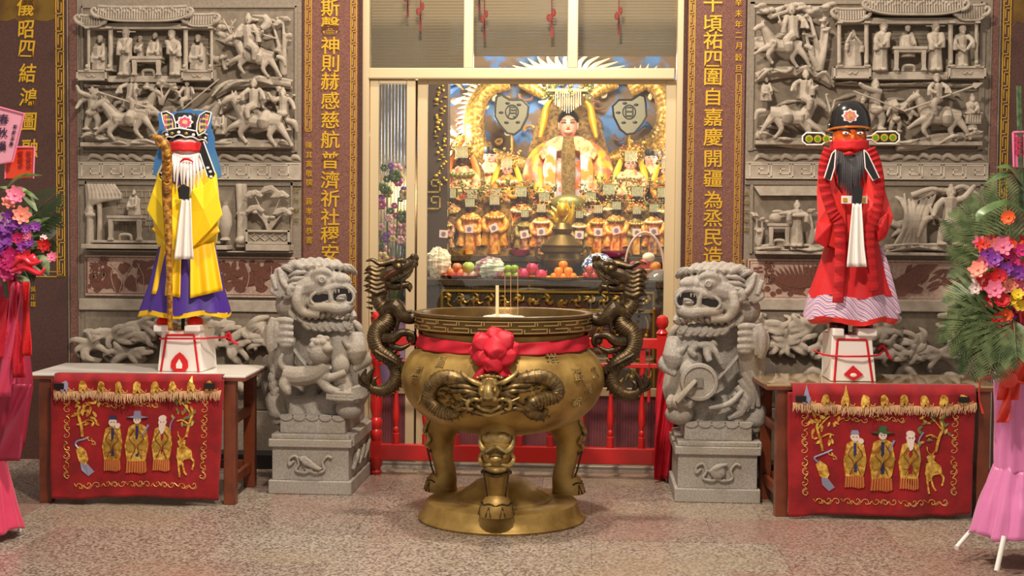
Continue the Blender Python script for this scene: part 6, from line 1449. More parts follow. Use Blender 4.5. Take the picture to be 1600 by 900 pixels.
# painted wall with two coiling gilded dragons
bd = empty('backdrop_relief', (-.35, 12.58, 1.2), 'blue painted backdrop with golden coiled dragons behind the deities', 'relief')
g = G(); g.poly([(-1.75, 12.58, 1.2), (1.35, 12.58, 1.2), (1.35, 12.58, 3.05), (.9, 12.58, 3.3), (-.3, 12.58, 3.5), (-1.4, 12.58, 3.3), (-1.75, 12.58, 3.1)], (0, -.04, 0)); obj('blue_board', g, mat('blue_and_brown_paint', (112, 80, 50), .5, var=((74, 116, 172), 4.5, 3, .5, .58)), bd, smooth=False)
M_dg = mat('golden_scales', (204, 158, 76), .4, .4, var=((156, 110, 44), 40, 2, .45, .55)); M_fin = mat('cream_fin', (230, 206, 166), .5)
def bdp(px, py, d=0): p = at(px, py, 12.5-d); return p
for pts, cc in (([(796, 130), (762, 140), (744, 168), (741, 205), (752, 236), (785, 252), (825, 262), (852, 284)], (796, 185)), ([(984, 142), (1012, 128), (1036, 148), (1042, 185), (1028, 218), (995, 236), (955, 250), (922, 272)], (985, 185)), ([(700, 290), (714, 268), (708, 240), (722, 214)], (760, 250)), ([(850, 150), (830, 136), (812, 130)], (830, 180)), ([(925, 150), (945, 136), (966, 132)], (945, 180))):
    P = spl([bdp(a, b, .1) for a, b in pts], 12); n = len(P); R0 = .10 if len(pts) > 5 else .06; g = G(); g.tube(P, [R0*(.6+.4*sin(PI*i/(n-1))) for i in range(n)], 28, 0, scale=(n*.3, 12, .16)); obj('dragon_coil', g, M_dg, bd)
    g = G(); c0 = bdp(*cc, .1)
    for i in range(1, n-1, 2):
        t_ = P[i+1]-P[i-1]; t_ /= np.linalg.norm(t_); o = np.cross(t_, (0, 1, 0)); o /= np.linalg.norm(o)
        if np.dot(o, P[i]-c0) < 0: o = -o
        q = R0*.8; g.tube([P[i]+o*q, P[i]+o*(q+.045)+t_*.015, P[i]+o*(q+.085)+t_*.035], [.022, .013, .002], 5)
    obj('dragon_fin', g, M_fin, bd, kind='stuff')
for k in range(44):
    x, y = random.choice([rnd(690, 730), rnd(694, 716), rnd(1030, 1062), rnd(840, 930), rnd(690, 1060)]), rnd(118, 300)  # painted clouds; white ones crowd the edges to paint in the glow there
    P = [bdp(x-14, y+rnd(-8, 8), .03), bdp(x, y+rnd(-8, 8), .07), bdp(x+14, y+rnd(-9, 9), .03)]; g = G(); g.tube(P, [.01, .03, .006], 8, 4); obj('cloud_wisp', g, mat('white_cloud_and_glow_paint', (226, 228, 232), .5) if k % 2 else random.choice([mat('blue_wave_paint', (66, 104, 160), .5), mat('tan_cloud_paint', (170, 126, 84), .5)]), bd)
random.seed(61)
M_sc = mat('gilded_scroll', (190, 140, 66), .4, .4)
for k in range(54):
    x, y = rnd(700, 1060), rnd(122, 300); r0 = rnd(5, 12); sg = random.choice((-1, 1)); a0 = rnd(0, 6)
    P = [bdp(x+r0*(1-.7*t)*cos(a0+sg*t*5)+12*t, y+r0*.8*(1-.7*t)*sin(a0+sg*t*5), .05+.03*t) for t in np.linspace(0, 1, 12)]
    g = G(); g.tube(P, [.022*(1-.6*t) for t in np.linspace(0, 1, 12)], 7); obj('cloud_scroll', g, (M_sc, M_fin, mat('brown_scroll', (120, 76, 44), .5))[k % 3], bd)
g = G()
for k in range(19):
    a = PI*(k+.5)/19; c0 = bdp(888, 128, .12); g.tube([c0+np.array((.28*cos(a), 0, .10*sin(a))), c0+np.array((.45*cos(a+.08), 0, .2*sin(a))), c0+np.array((.62*cos(a), .02, .28*sin(a)))], [.03, .022, .004], 6, 3)
obj('flame_crest', g, M_fin, bd)
for px, py, w_, ch, lab in ((800, 178, 40, '月', 'grey shield shaped plaque with the moon character'), (983, 178, 38, '日', 'grey shield shaped plaque with the sun character')):
    s = 1 if ch == '月' else -1; Y = 11.9
    r = empty('plaque', at(px, py+26, Y), lab, 'plaque', 'shield plaques beside the main deity')
    P = [(px+s*a, py+b) for a, b in ((-24, -27), (-16, -30), (-4, -22), (16, -22), (26, -12), (24, 4), (14, 24), (4, 32), (-8, 30), (-20, 16), (-27, 4), (-26, -16))]
    if s < 0: P = P[::-1]
    g = G(); g.poly([at(a, b, Y) for a, b in P], (0, -.03, 0)); obj('plate', g, mat('grey_lacquer', (128, 122, 108), .5), r, smooth=False)
    g = G(); g.tube([at(a, b, Y-.03) for a, b in P+[P[0]]], .010, 6); obj('dark_rim', g, M_black, r)
    g = G(); g.tube([at(px+s*0+10*cos(t), py-3+11*sin(t), Y-.033) for t in np.linspace(0, 2*PI, 20)], .005, 6); obj('ring', g, M_black, r)
    for q in range(5):
        t = 1.0+q*1.1; g = G(); g.ell(at(px+17*cos(t), py-1+17*sin(t), Y-.03), (.022, .006, .012)); obj('cloud_mark', g, M_black, r)
    text(ch, [at(px, py-3, Y-.036)], .11, M_black, 'character', r, off=.002, ex=.003)
    g = G(); g.tube([at(px, py+30, Y), at(px, py+60, Y)], .012, 6); obj('pole', g, M_goldp, r)
# dark column with gilded lattice at the left of the shrine
g = G(); a, b = at(668, 130, 11.0), at(700, 130, 11.0); g.box(a[0], b[0], 11.0, 11.2, Z2, 3.4); cl_ = obj('shrine_pillar', g, mat('dark_carved_wood', (62, 42, 28), .5), label='dark carved pillar with gold inlay at the shrine left edge', cat='pillar', smooth=False)
for i in range(44):
    g = G(); p = at(rnd(680, 697), 134+i*3.6, 10.99); g.ell(p, (rnd(.008, .02), .012, rnd(.006, .016)), 7, 5); obj('gold_inlay', g, M_gold, cl_)
g = G(); f = lambda u, v, h: (u, 10.99-h, v)
for k in range(2):
    p = at(678, 300+k*26, 10.99); q = .05; g.strip([(p[0]-q, p[2]), (p[0]+q, p[2]), (p[0]+q, p[2]+.1), (p[0]-.02, p[2]+.1), (p[0]-.02, p[2]+.05), (p[0]+.02, p[2]+.05)], .012, f, .006)
obj('gold_key', g, M_goldp, cl_, smooth=False)
# deity statues
M_bead = mat('bead_strings', (232, 226, 196), .4); M_skinp = mat('pink_porcelain_face', (232, 176, 160), .4); M_dface = mat('dark_wood_face', (70, 40, 28), .4)
ROBE = [mat('orange_brocade', (204, 104, 40), .55, .1, var=((226, 176, 84), 34, 3)), mat('yellow_brocade', (214, 160, 36), .5, .1, var=((184, 92, 30), 34, 3)), mat('red_brocade', (178, 52, 40), .55, .1, var=((228, 170, 70), 30, 3)), mat('green_gold_brocade', (104, 96, 50), .55, .1, var=((176, 136, 62), 30, 3)), mat('pink_brocade', (214, 132, 116), .55, .1, var=((236, 200, 130), 30, 3)), mat('purple_brocade', (110, 62, 84), .55, .1, var=((206, 150, 80), 30, 3))]
M_throne = mat('dark_gilded_throne', (96, 66, 38), .5, .2, var=((160, 120, 56), 40, 3)); M_crown = mat('gilded_crown', (216, 178, 92), .35, .5, var=((190, 150, 80), 30, 3)); M_crown2 = mat('jade_gold_crown', (138, 130, 76), .4, .4)
M_gem = mat('red_jewel', (206, 60, 40), .3); M_card = mat('pale_pink_card', (230, 196, 190), .7); M_ink = mat('grey_stamp_ink', (130, 110, 130), .7)
def deity(px, yb, Y, hp, robe, label, group=None, crown=1, face=M_skinp, card=None, veil=True, throne=True, wide=.34, cape=None):
    h = hp*Y/FPX; o = at(px, yb, Y); r = empty('deity_statue', o, label, 'statue', group)
    def A_(g, n, m, **k): return obj(n, g, m, r, local=True, **k)
    w_ = h*wide
    if throne:
        g = G(); P = []
        for t in np.linspace(0, PI, 11): P.append((w_*.62*cos(t), .06*h, h*.58+w_*.5*sin(t)))
        P = [(w_*.66, .06*h, 0)]+P+[(-w_*.66, .06*h, 0)]; g.poly(P, (0, .05*h, 0)); g.box(-w_*.66, w_*.66, -.16*h, .11*h, 0, .12*h)
        for s in (-1, 1): g.tube([(s*w_*.6, .05*h, .3*h), (s*w_*.66, -.12*h, .3*h), (s*w_*.66, -.14*h, .2*h)], .018*h, 6, 3)
        A_(g, 'throne', M_throne)
    g = G(); n = 26; R_ = []
    for t, wv, dv in ((0, 1.0, .20), (.12, .92, .20), (.3, .86, .19), (.45, .78, .16), (.58, .62, .12), (.66, .40, .09), (.70, .16, .06)):
        R_.append([(w_*.5*wv*cos(a)*(1+.05*sin(9*a)*(1-t)), -.02*h+dv*h*.8*sin(a)*(1+.06*sin(11*a)*(1-t)), t*h) for a in 2*PI*np.arange(n)/n])
    g.rings(R_); A_(g, 'robe', robe, ang=180)
    g = G()
    for s in (-1, 1): g.tube([(s*w_*.22, -.03*h, .62*h), (s*w_*.44, -.10*h, .50*h), (s*w_*.30, -.17*h, .38*h), (s*w_*.06, -.19*h, .39*h)], [.042*h, .05*h, .055*h, .03*h], 10, 4)
    for s in (-1, 1): g.tube([(s*w_*.30, -.15*h, .38*h), (s*w_*.34, -.17*h, .26*h), (s*w_*.38, -.17*h, .16*h)], [.05*h, .05*h, .06*h], 8, 3, flat=.5)
    A_(g, 'sleeves', robe)
    g = G(); g.box(-.05*h*wide*3, .05*h*wide*3, -.205*h, -.16*h, .02*h, .36*h); A_(g, 'apron', random.choice([ROBE[2], ROBE[2], ROBE[5], ROBE[0]]), smooth=False, bevel=.004)
    g = G()
    for k in range(7): a = (k-3)*.35; g.ell((w_*.36*sin(a), -.06*h-.09*h*cos(a), .60*h-.03*h*cos(a)), (.035*h, .03*h, .03*h), 8, 6)
    A_(g, 'collar', random.choice([M_crown, M_fin, M_crown2]))
    g = G(); g.ell((0, -.04*h, .735*h), (.062*h, .06*h, .078*h), 16, 12); g.ell((0, -.10*h, .73*h), (.011*h, .014*h, .018*h), 8, 6); g.ell((0, -.085*h, .69*h), (.03*h, .02*h, .014*h), 8, 6)
    for s in (-1, 1): g.ell((s*.062*h, -.03*h, .73*h), (.01*h, .02*h, .028*h), 8, 6)
    A_(g, 'head', face)
    if h > .5:
        g = G()
        for s in (-1, 1): g.tube([(s*.012*h, -.101*h, .745*h), (s*.026*h, -.098*h, .748*h), (s*.042*h, -.088*h, .744*h)], .0032*h, 6, 3); g.tube([(s*.012*h, -.101*h, .762*h), (s*.028*h, -.098*h, .768*h), (s*.045*h, -.085*h, .762*h)], .0026*h, 6, 3)
        A_(g, 'eyes_and_brows', M_black); g = G(); g.ell((0, -.103*h, .7*h), (.012*h, .006*h, .006*h), 8, 6); A_(g, 'lips', M_gem)
    if crown:
        g = G(); g.lathe([(.075*h, .78*h), (.082*h, .80*h), (.075*h, .86*h), (.085*h, .87*h), (.085*h, .885*h), (0, .89*h)], (0, -.03*h, 0), 16); g.box(-.12*h, .12*h, -.14*h, .06*h, .885*h, .90*h); A_(g, 'crown', M_crown if crown == 1 else M_crown2, ang=40)
        g = G()
        for k in range(34): a = rnd(-1.8, 1.8); zz = rnd(.80, 1.02); q = .11+.07*(zz-.80)/.22; g.ell((q*h*sin(a), -.05*h-q*h*.6*cos(a), zz*h), (rnd(.012, .022)*h, .012*h, rnd(.012, .024)*h), 6, 5)
        A_(g, 'crown_flowers', M_crown if crown == 1 else M_crown2, kind='stuff')
        g = G()
        for k in range(7): a = (k-3)*.5; g.ell((.11*h*sin(a), -.06*h-.09*h*cos(a), (.93+.03*(k % 2))*h), .011*h, 6, 5)
        A_(g, 'crown_jewels', M_gem, kind='stuff')
        if veil:
            g = G()
            for k in range(9): x = (k-4)*.0165*h; g.tube([(x, -.145*h, .885*h), (x, -.145*h, (.765 if h > .5 else .755)*h)], .0042*h, 5)
            A_(g, 'bead_veil', M_bead, kind='stuff')
    else:
        g = G(); g.lathe([(.066*h, .77*h), (.07*h, .80*h), (.062*h, .84*h), (0, .845*h)], (0, -.035*h, 0), 14); A_(g, 'cap', M_black)
    if cape:
        for s in (-1, 1): g = G(); g.tube([(s*.09*h, -.02*h, .84*h), (s*.13*h, -.02*h, .74*h), (s*.17*h, -.04*h, .62*h), (s*.2*h, -.08*h, .5*h)], [.02*h, .035*h, .04*h, .02*h], 10, 4, flat=.5); A_(g, 'veil_cloth', cape)
    if card is not None:
        cw = 7*Y/FPX; a = card; R2 = rmat('Y', a)
        g = G(); g.box(-cw*.95, cw*.95, -.235*h, -.232*h, .42*h-cw*.85, .42*h+cw*.85, R=R2); A_(g, 'paper_card', M_card, smooth=False)
        g = G(); g.lathe([(0, 0), (cw*.5, 0), (cw*.5, .002), (0, .002)], (0, -.236*h, .42*h), 14, R=rmat('X', PI/2)); A_(g, 'stamp', M_ink)
        g = G(); g.tube([(0, -.23*h, .42*h+cw), (-.03*h, -.16*h, .58*h)], .002, 4); A_(g, 'card_string', M_redp)
    return r

def main_deity():
    Y = 11.9; r = empty('deity_statue', at(888, y3, Y), 'tallest crowned deity statue in orange and silver robes, at the shrine centre', 'statue')
    A_ = lambda g, n, m, **k: obj(n, g, m, r, **k)
    Mo_ = mat('orange_silver_brocade', (232, 116, 50), .45, .1, var=((206, 196, 206), 14, 4, .42, .56)); My_ = mat('gold_pink_brocade', (222, 170, 50), .45, .1, var=((214, 110, 84), 14, 4, .42, .56))
    g = G(); P = [at(a, b, Y+.16) for a, b in ((812, y3), (816, 270), (836, 200), (852, 160), (888, 140), (924, 160), (940, 200), (960, 270), (964, y3))]; g.poly(P, (0, .05, 0)); A_(g, 'throne_back', M_throne, smooth=False)
    g = loft(G(), [(872, 904, 212, .06, 0), (860, 916, 220, .10, .01), (846, 930, 250, .15, .04), (838, 938, 290, .17, .06), (822, 954, y3, .2, .06)], Y, 60, ph=.5); A_(g, 'robe', Mo_, ang=180)
    for s in (-1, 1):
        g = G(); X = lambda q: 888+s*q
        g.tube([at(X(30), 226, Y-.02), at(X(46), 246, Y-.10), at(X(52), 275, Y-.14), at(X(42), 306, Y-.18)], [.05, .085, .115, .11], 14, 5, flat=1.0); A_(g, 'sleeve', My_)
        g = G(); P = [at(X(a), b, Y-.24) for a, b in ((18, 232), (30, 228), (40, 262), (38, 300), (26, 345), (14, 345), (20, 290))]; g.poly(P, (0, -.03, 0)); A_(g, 'hanging_sash', mat('silver_orange_sash', (226, 226, 232), .4, .2, var=((244, 150, 60), 9, 3, .45, .55)), smooth=False, bevel=.006)
        g = G(); g.tube([at(X(22), 152, Y-.06), at(X(34), 168, Y-.06), at(X(38), 190, Y-.07), at(X(44), 216, Y-.12)], [.03, .06, .07, .03], 10, 5, flat=.5); A_(g, 'yellow_veil', Mcape)
        g = G(); P = [at(X(a), b, Y-.21) for a, b in ((5, 214), (20, 214), (34, 222), (46, 240), (40, 250), (22, 238), (5, 234))]; g.poly(P, (0, -.03, 0)); A_(g, 'shoulder_cape', mat('pale_embroidered_cape', (240, 216, 150), .45, .15, var=((222, 140, 110), 24, 3)), smooth=False, bevel=.006)
    g = G(); P = [at(a, b, Y-.25) for a, b in ((880, 214), (896, 214), (899, 240), (898, 320), (878, 320), (877, 240))]; g.poly(P, (0, -.02, 0)); A_(g, 'front_panel', mat('dark_gold_panel', (96, 70, 34), .45, .3, var=((140, 110, 56), 50, 3)), smooth=False)
    g = G(); g.ell(at(888, 318, Y-.28), (.16, .05, .08)); A_(g, 'jade_belt', M_crown2)
    c = at(888, 196, Y-.06); g = G(); g.ell(c, (.080, .085, .112), 22, 16); g.ell(c+np.array((0, -.092, -.005)), (.013, .018, .026)); g.ell(c+np.array((0, -.075, -.06)), (.04, .025, .02))
    for s in (-1, 1): g.ell(c+np.array((s*.08, .01, 0)), (.014, .02, .04))
    A_(g, 'head', M_skinp)
    g = G(); g.ell(c+np.array((0, .035, .045)), (.095, .10, .10), 20, 14); A_(g, 'hair', M_black)
    g = G()
    for s in (-1, 1): g.tube([c+np.array((s*.018, -.092, .018)), c+np.array((s*.038, -.089, .022)), c+np.array((s*.06, -.078, .016))], .004, 6, 3); g.tube([c+np.array((s*.018, -.09, .038)), c+np.array((s*.04, -.087, .045)), c+np.array((s*.066, -.07, .038))], .0035, 6, 3)
    A_(g, 'eyes_and_brows', M_black); g = G(); g.ell(c+np.array((0, -.094, -.04)), (.018, .008, .008)); A_(g, 'lips', M_gem)
    g = G(); a = at(888, 154, Y-.06); g.lathe([(.11, -.08), (.12, -.05), (.12, .02), (.15, .03), (.15, .05), (0, .06)], a, 20); g.box(a[0]-.17, a[0]+.17, a[1]-.14, a[1]+.12, a[2]+.05, a[2]+.07); A_(g, 'crown', M_crown, ang=40)
    g = G(); random.seed(4)
    for k in range(90): t = rnd(-1.7, 1.7); q = rnd(.13, .20); g.ell(a+np.array((q*sin(t)*1.1, -.02-q*.7*cos(t), rnd(-.02, .15))), (rnd(.012, .024), .014, rnd(.012, .026)), 6, 5)
    A_(g, 'crown_flowers', M_crown2, kind='stuff')
    g = G()
    for k in range(9): t = (k-4)*.42; g.ell(a+np.array((.17*sin(t), -.02-.13*cos(t), .12+.02*(k % 2))), .014, 6, 5)
    A_(g, 'crown_jewels', M_gem, kind='stuff')
    g = G()
    for k in range(12): x = (k-5.5)*.020; g.tube([a+np.array((x, -.15, .05)), a+np.array((x, -.16, -.15+.014*abs(k-5.5)))], .0045, 5)
    A_(g, 'bead_veil', M_bead, kind='stuff')
random.seed(17)
Mcape = mat('yellow_silk_veil', (226, 176, 30), .5)
ypix = lambda z, Y: P_y(z, Y)
def yb_of(z, Y, px=860):       # image row of height z at distance Y
    lo, hi = 0, 900
    for _ in range(30):
        m_ = (lo+hi)/2
        if at(px, m_, Y)[2] > z: lo = m_
        else: hi = m_
    return lo
y3 = yb_of(Z3, 11.9); y3b = yb_of(Z3, 11.62); y2 = yb_of(Z2, 11.1); y2b = yb_of(Z2, 11.32)
main_deity()
def crow(L, Y, yb, grp): 
    for (px, top, robe, lab, kw) in L: deity(px, yb, Y, yb-top, ROBE[robe], lab, grp, **kw)
crow([(722, 216, 4, 'tall crowned deity with dark face nearest the dark carved pillar', dict(face=M_dface, cape=mat('orange_silk', (226, 130, 40), .5), wide=.40)),
      (792, 236, 1, 'tall crowned deity with pink face just left of the central deity', dict(cape=Mcape, wide=.38)),
      (984, 224, 4, 'tall crowned deity with long bead veil just right of the central deity', dict(cape=Mcape, wide=.40)),
      (1040, 238, 1, 'tall crowned deity nearest the right door jamb', dict(wide=.4, cape=Mcape))], 11.62, y3b, 'tall crowned deities around the centre')
deity(765, y3, 12.1, y3-207, ROBE[4], 'pale deity with flat black cap standing behind two crowned deities at left', crown=0, wide=.4, throne=False)
deity(1016, y3, 12.15, y3-212, ROBE[4], 'pale deity with flat black cap standing behind crowned deities at right', crown=0, wide=.36, throne=False)
g_ = 'second row of small deity statues'
crow([(x, t, rb_, lab, dict(veil=vv, crown=2, face=M_dface, wide=.36)) for x, t, rb_, lab, vv in (
    (675, 292, 2, 'small crowned deity standing against the base of the dark pillar', True), (705, 282, 5, 'small second row deity below the dark faced tall deity, plum robe', True), (738, 284, 2, 'small second row deity below and right of the dark faced tall deity', True),
    (775, 282, 3, 'small green robed second row deity below the pink faced tall deity', True), (814, 280, 2, 'small second row deity wedged left of the central deity', True), (850, 290, 3, 'small green robed second row deity against the left skirt of the central deity', True),
    (922, 290, 5, 'small second row deity against the right skirt of the central deity', True), (950, 276, 3, 'small green robed second row deity right of the central deity', True), (994, 280, 2, 'small red robed second row deity below the long bead veil', True),
    (1034, 282, 3, 'small second row deity nearest the right door jamb', True))], 11.32, y2b, g_)
g_ = 'front row of small deity statues with paper cards'
for k, (x, t, rb_, lab, cd) in enumerate(((695, 318, 5, 'leftmost front row deity, plum robe with paper card', .05), (735, 300, 0, 'orange robed front row deity with upright card, second from left', .0), (773, 296, 1, 'yellow robed front row deity with tilted card', -.4), (820, 320, 3, 'green robed front row deity with card beside the gilded censer', -.2), (846, 310, 2, 'red robed front row deity touching the left of the gilded censer', -.1),
    (905, 322, 3, 'green robed front row deity touching the right of the gilded censer', .05), (934, 312, 1, 'yellow robed front row deity right of the gilded censer with upright card', .0), (962, 306, 0, 'orange robed front row deity with high tilted card', -.3), (994, 314, 3, 'green robed front row deity left of the basket hoop', .0), (1020, 310, 2, 'red robed front row deity behind the basket hoop', -.15), (1050, 322, 5, 'front row deity against the right door jamb, plum robe', .05))):
    deity(x, y2, 11.1, y2-t, ROBE[rb_], lab, g_, crown=2 if k % 2 else 1, face=M_dface, card=cd, wide=.4)
# gilded censer on the altar
def onz(px, Y, z): p = at(px, 420, Y); return np.array([p[0], Y, z])
Y = 10.8; o = onz(878, Y, Z1); r = empty('altar_censer', o, 'bronze altar censer with gilded dragon finial on front altar', 'censer')
M_cb = mat('olive_bronze', (110, 86, 44), .4, .6)
g = G(); g.lathe([(0, 0), (.09, 0), (.08, .03), (.06, .05), (.14, .09), (.17, .15), (.15, .20), (.18, .22), (.18, .25), (.15, .25), (0, .2)], o, 24); obj('bowl', g, M_cb, r)
for s in (-1, 1): g = G(); g.tube([o+np.array((s*.15, 0, .14)), o+np.array((s*.21, 0, .18)), o+np.array((s*.2, 0, .26)), o+np.array((s*.16, 0, .24))], .012, 8, 4); obj('handle', g, M_cb, r)
g = G(); g.lathe([(.16, .25), (.17, .27), (.10, .33), (.07, .36), (.09, .40), (.06, .45), (0, .47)], o, 20); obj('lid', g, M_cb, r)
g = G()
for k in range(10): a = k*.7; g.tube([o+np.array((.03*cos(a), 0, .42)), o+np.array((.08*cos(a), -.02, .50+.03*sin(a))), o+np.array((.10*cos(a+.6), 0, .58+.06*sin(a+1)))], [.02, .018, .006], 6, 3)
g.ell(o+np.array((0, -.03, .56)), (.05, .04, .06)); obj('dragon_finial', g, M_gold, r)
# offerings
def plate_(px, Y, rr_, m, label, z=None):
    z = Z1 if z is None else z
    g = G(); o = onz(px, Y, z); g.lathe([(0, 0), (rr_*.6, 0), (rr_, .022), (rr_*1.02, .026), (rr_*.6, .008), (0, .007)], o, 22); return simple('plate', g, m, label, 'plate')
M_rp = mat('red_plastic_plate', (196, 50, 34), .35); M_yp = mat('yellow_plastic_plate', (232, 170, 20), .35)
def fruit(px, py, Y, r_, m, kind, label, grp):
    p = at(px, py, Y); rm = r_*Y/FPX; f = empty(kind, (p[0], Y, p[2]-rm), label, kind.replace('_', ' '), grp)
    g = G(); c = np.array([p[0], Y, p[2]]); g.lathe([(0, -.9*rm), (.4*rm, -.92*rm), (.8*rm, -.6*rm), (rm, 0), (.85*rm, .55*rm), (.45*rm, .85*rm), (.12*rm, .8*rm), (0, .74*rm)], c, 14); obj('flesh', g, m, f)
    if kind != 'dragonfruit': g = G(); g.tube([c+np.array((0, 0, .72*rm)), c+np.array((.1*rm, 0, 1.1*rm))], .08*rm, 5); obj('stem', g, M_wood, f)
    else:
        g = G()
        for k in range(9): a = k*2.1; z = -.6+k*.16; g.tube([c+np.array((rm*.8*cos(a), rm*.8*sin(a), z*rm)), c+np.array((rm*1.15*cos(a), rm*1.15*sin(a), (z+.4)*rm))], [.16*rm, .03*rm], 5)
        obj('scales', g, M_pink, f)
    return f
Mo = mat('orange_peel', (236, 140, 30), .45, bump=(200, .2)); Mga = mat('green_apple', (140, 176, 50), .3); Mpe = mat('peach_skin', (226, 150, 100), .5, var=((206, 90, 60), 20, 2)); Mdf = mat('dragonfruit_skin', (196, 56, 106), .5); Mra = mat('red_apple', (170, 50, 50), .3, var=((206, 120, 90), 20, 2)); Mpo = mat('pomelo_rind', (176, 196, 90), .5); Mwb = mat('white_bun', (240, 226, 206), .6)
plate_(722, 10.5, .16, M_rp, 'red plate under the peaches left on the altar'); plate_(796, 10.48, .11, M_rp, 'red plate under the green apples'); plate_(826, 10.5, .13, M_rp, 'red plate under the dragonfruit'); plate_(872, 10.42, .20, M_yp, 'wide yellow and red plate in front of the oranges'); plate_(930, 10.5, .13, M_rp, 'red plate under the red apples'); plate_(1005, 10.55, .17, M_rp, 'red plate under the fruit basket')
def pile(L, kind, m, desc, grp):
    for i, (x, y, r_) in enumerate(L): fruit(x, y, 10.5+.0*i+(.03 if y < 418 else 0), r_, m, kind, desc[i] if isinstance(desc, list) else desc, grp)
pile([(706, 426, 8), (714, 418, 8), (720, 427, 8)], 'peach', Mpe, ['leftmost peach beside the plastic bag', 'peach on top of two others', 'right peach of the three beside the pomelo'], 'peaches on the altar')
pile([(732, 418, 10)], 'pomelo', Mpo, 'large pale green pomelo between the peaches and clear bag', None); pile([(726, 429, 6), (738, 429, 6)], 'steamed_bun', Mwb, ['white steamed bun in front of the pomelo, left of two', 'white steamed bun in front of the pomelo, right of two'], 'white buns on the altar')
pile([(794, 420, 7), (804, 420, 7), (794, 430, 7), (806, 431, 7), (749, 414, 7)], 'green_apple', Mga, ['green apple of the pile, upper left', 'green apple of the pile, upper right', 'green apple of the pile, lower left', 'green apple of the pile, lower right', 'single green apple between pomelo and clear bag'], 'green apples on the altar')
pile([(818, 428, 10), (831, 419, 9), (845, 429, 9)], 'dragonfruit', Mdf, ['pink dragonfruit, left of the three', 'pink dragonfruit, topmost of the three', 'pink dragonfruit, right of the three'], 'dragonfruit on the altar')
pile([(880, 414, 7.5), (873, 424, 7.5), (888, 424, 7.5), (866, 432, 6.5), (880, 433, 7), (895, 432, 6.5)], 'orange', Mo, ['topmost orange before the altar censer', 'middle row orange, left', 'middle row orange, right', 'bottom row orange, left', 'bottom row orange, centre', 'bottom row orange, right'], 'oranges on the altar')
pile([(916, 431, 6.5), (928, 431, 6.5), (940, 431, 6.5), (921, 421, 6.5), (934, 421, 6.5)], 'red_apple', Mra, ['red apple in bottom row, left', 'red apple in bottom row, centre', 'red apple in bottom row, right', 'red apple in top row, left', 'red apple in top row, right'], 'red apples on the altar')
def film(col=(255, 255, 255)):
    m = mat('clear_plastic_film', (240, 236, 228), .15, alpha=.55); return m
def bag(px, py, Y, rx, rz, label, m, sd):
    random.seed(sd); c = at(px, py, Y); g = G()
    def f_(u, v):
        a, b = 2*PI*u, PI*v; k = 1+.10*sin(5*a+3*b)+.06*sin(11*a+sd)+.05*sin(13*b+2*a); return c+np.array([rx*k*sin(b)*cos(a), .6*rx*k*sin(b)*sin(a), rz*k*cos(b)])
    g.grid(f_, 36, 20); b_ = simple('plastic_bag', g, m, label, 'bag', smooth=False)
    return b_
bag(685, 411, 10.55, .10, .115, 'white crumpled plastic bag at the left end of the altar', mat('milky_plastic', (240, 226, 200), .4), 3)
bag(766, 420, 10.46, .115, .085, 'clear crumpled bag of sweets between pomelo and green apples', mat('clear_wrap', (206, 210, 190), .2, var=((180, 130, 150), 12, 2, .5, .6)), 8)
# wrapped dome and basket
g = G(); o = onz(946, 10.6, Z1+.10); g.lathe([(0, .11), (.06, .10), (.12, .05), (.14, 0), (.10, -.09), (0, -.09)], onz(935, 10.75, Z1+.10), 20); simple('wrapped_gift_dome', g, mat('blue_white_print', (60, 80, 150), .4, var=((230, 230, 236), 40, 1, .48, .52)), 'blue and white patterned wrapped dome behind the red apples', 'gift', smooth=True)
bk = empty('gift_basket', onz(1007, 10.6, Z1), 'fruit basket with tall pale hoop handle on the altar right', 'basket'); o = onz(1007, 10.6, Z1)
g = G(); g.lathe([(0, .02), (.12, .02), (.16, .08), (.165, .085), (.12, .03), (0, .03)], o, 20); obj('basket', g, mat('wicker', (190, 140, 96), .7, bump=(60, .5)), bk)
g = G(); g.tube([o+np.array((.155*cos(t), 0, .08+.30*sin(t))) for t in np.linspace(0, PI, 24)], .009, 8); obj('hoop_handle', g, mat('pale_pink_hoop', (224, 186, 176), .5), bk)
for k, (dx, dz, m, n_) in enumerate(((-.08, .11, Mdf, 'wrapped_sweet'), (.0, .13, mat('red_packet', (206, 60, 50), .4), 'packet'), (.08, .11, Mo, 'wrapped_sweet'), (.03, .18, Mwb, 'packet'))):
    g = G(); g.ell(o+np.array((dx, -.03, dz)), (.05, .04, .04), 10, 8); obj(n_, g, m, bk)
g = G(); o = onz(1030, 10.45, Z1); g.lathe([(.10, 0), (.11, .005), (.09, .05), (.04, .085), (0, .09)], o, 24); simple('glass_cover', g, mat('clear_glass_cover', (236, 238, 236), .05, trans=.8), 'low glass cover at the right front of the altar', 'cover')
g = G(); o = onz(1052, 10.6, Z1); g.lathe([(0, 0), (.05, 0), (.065, .1), (.05, .2), (.02, .24), (0, .24)], o, 16); simple('vase', g, mat('mauve_glaze', (150, 104, 112), .3), 'mauve vase at the right end of the altar', 'vase')
# purple fruit plates on the middle step
for px, w_, m, lb in ((812, .09, Mdf, 'purple offering tray on the middle step left of the censer'), (960, .12, Mdf, 'rose coloured offering tray on the middle step right of the censer')):
    g = G(); o = onz(px, 10.98, Z2); g.lathe([(0, 0), (w_*.6, 0), (w_, .05), (w_*.9, .05), (0, .03)], o, 18); simple('offering_tray', g, m, lb, 'tray')
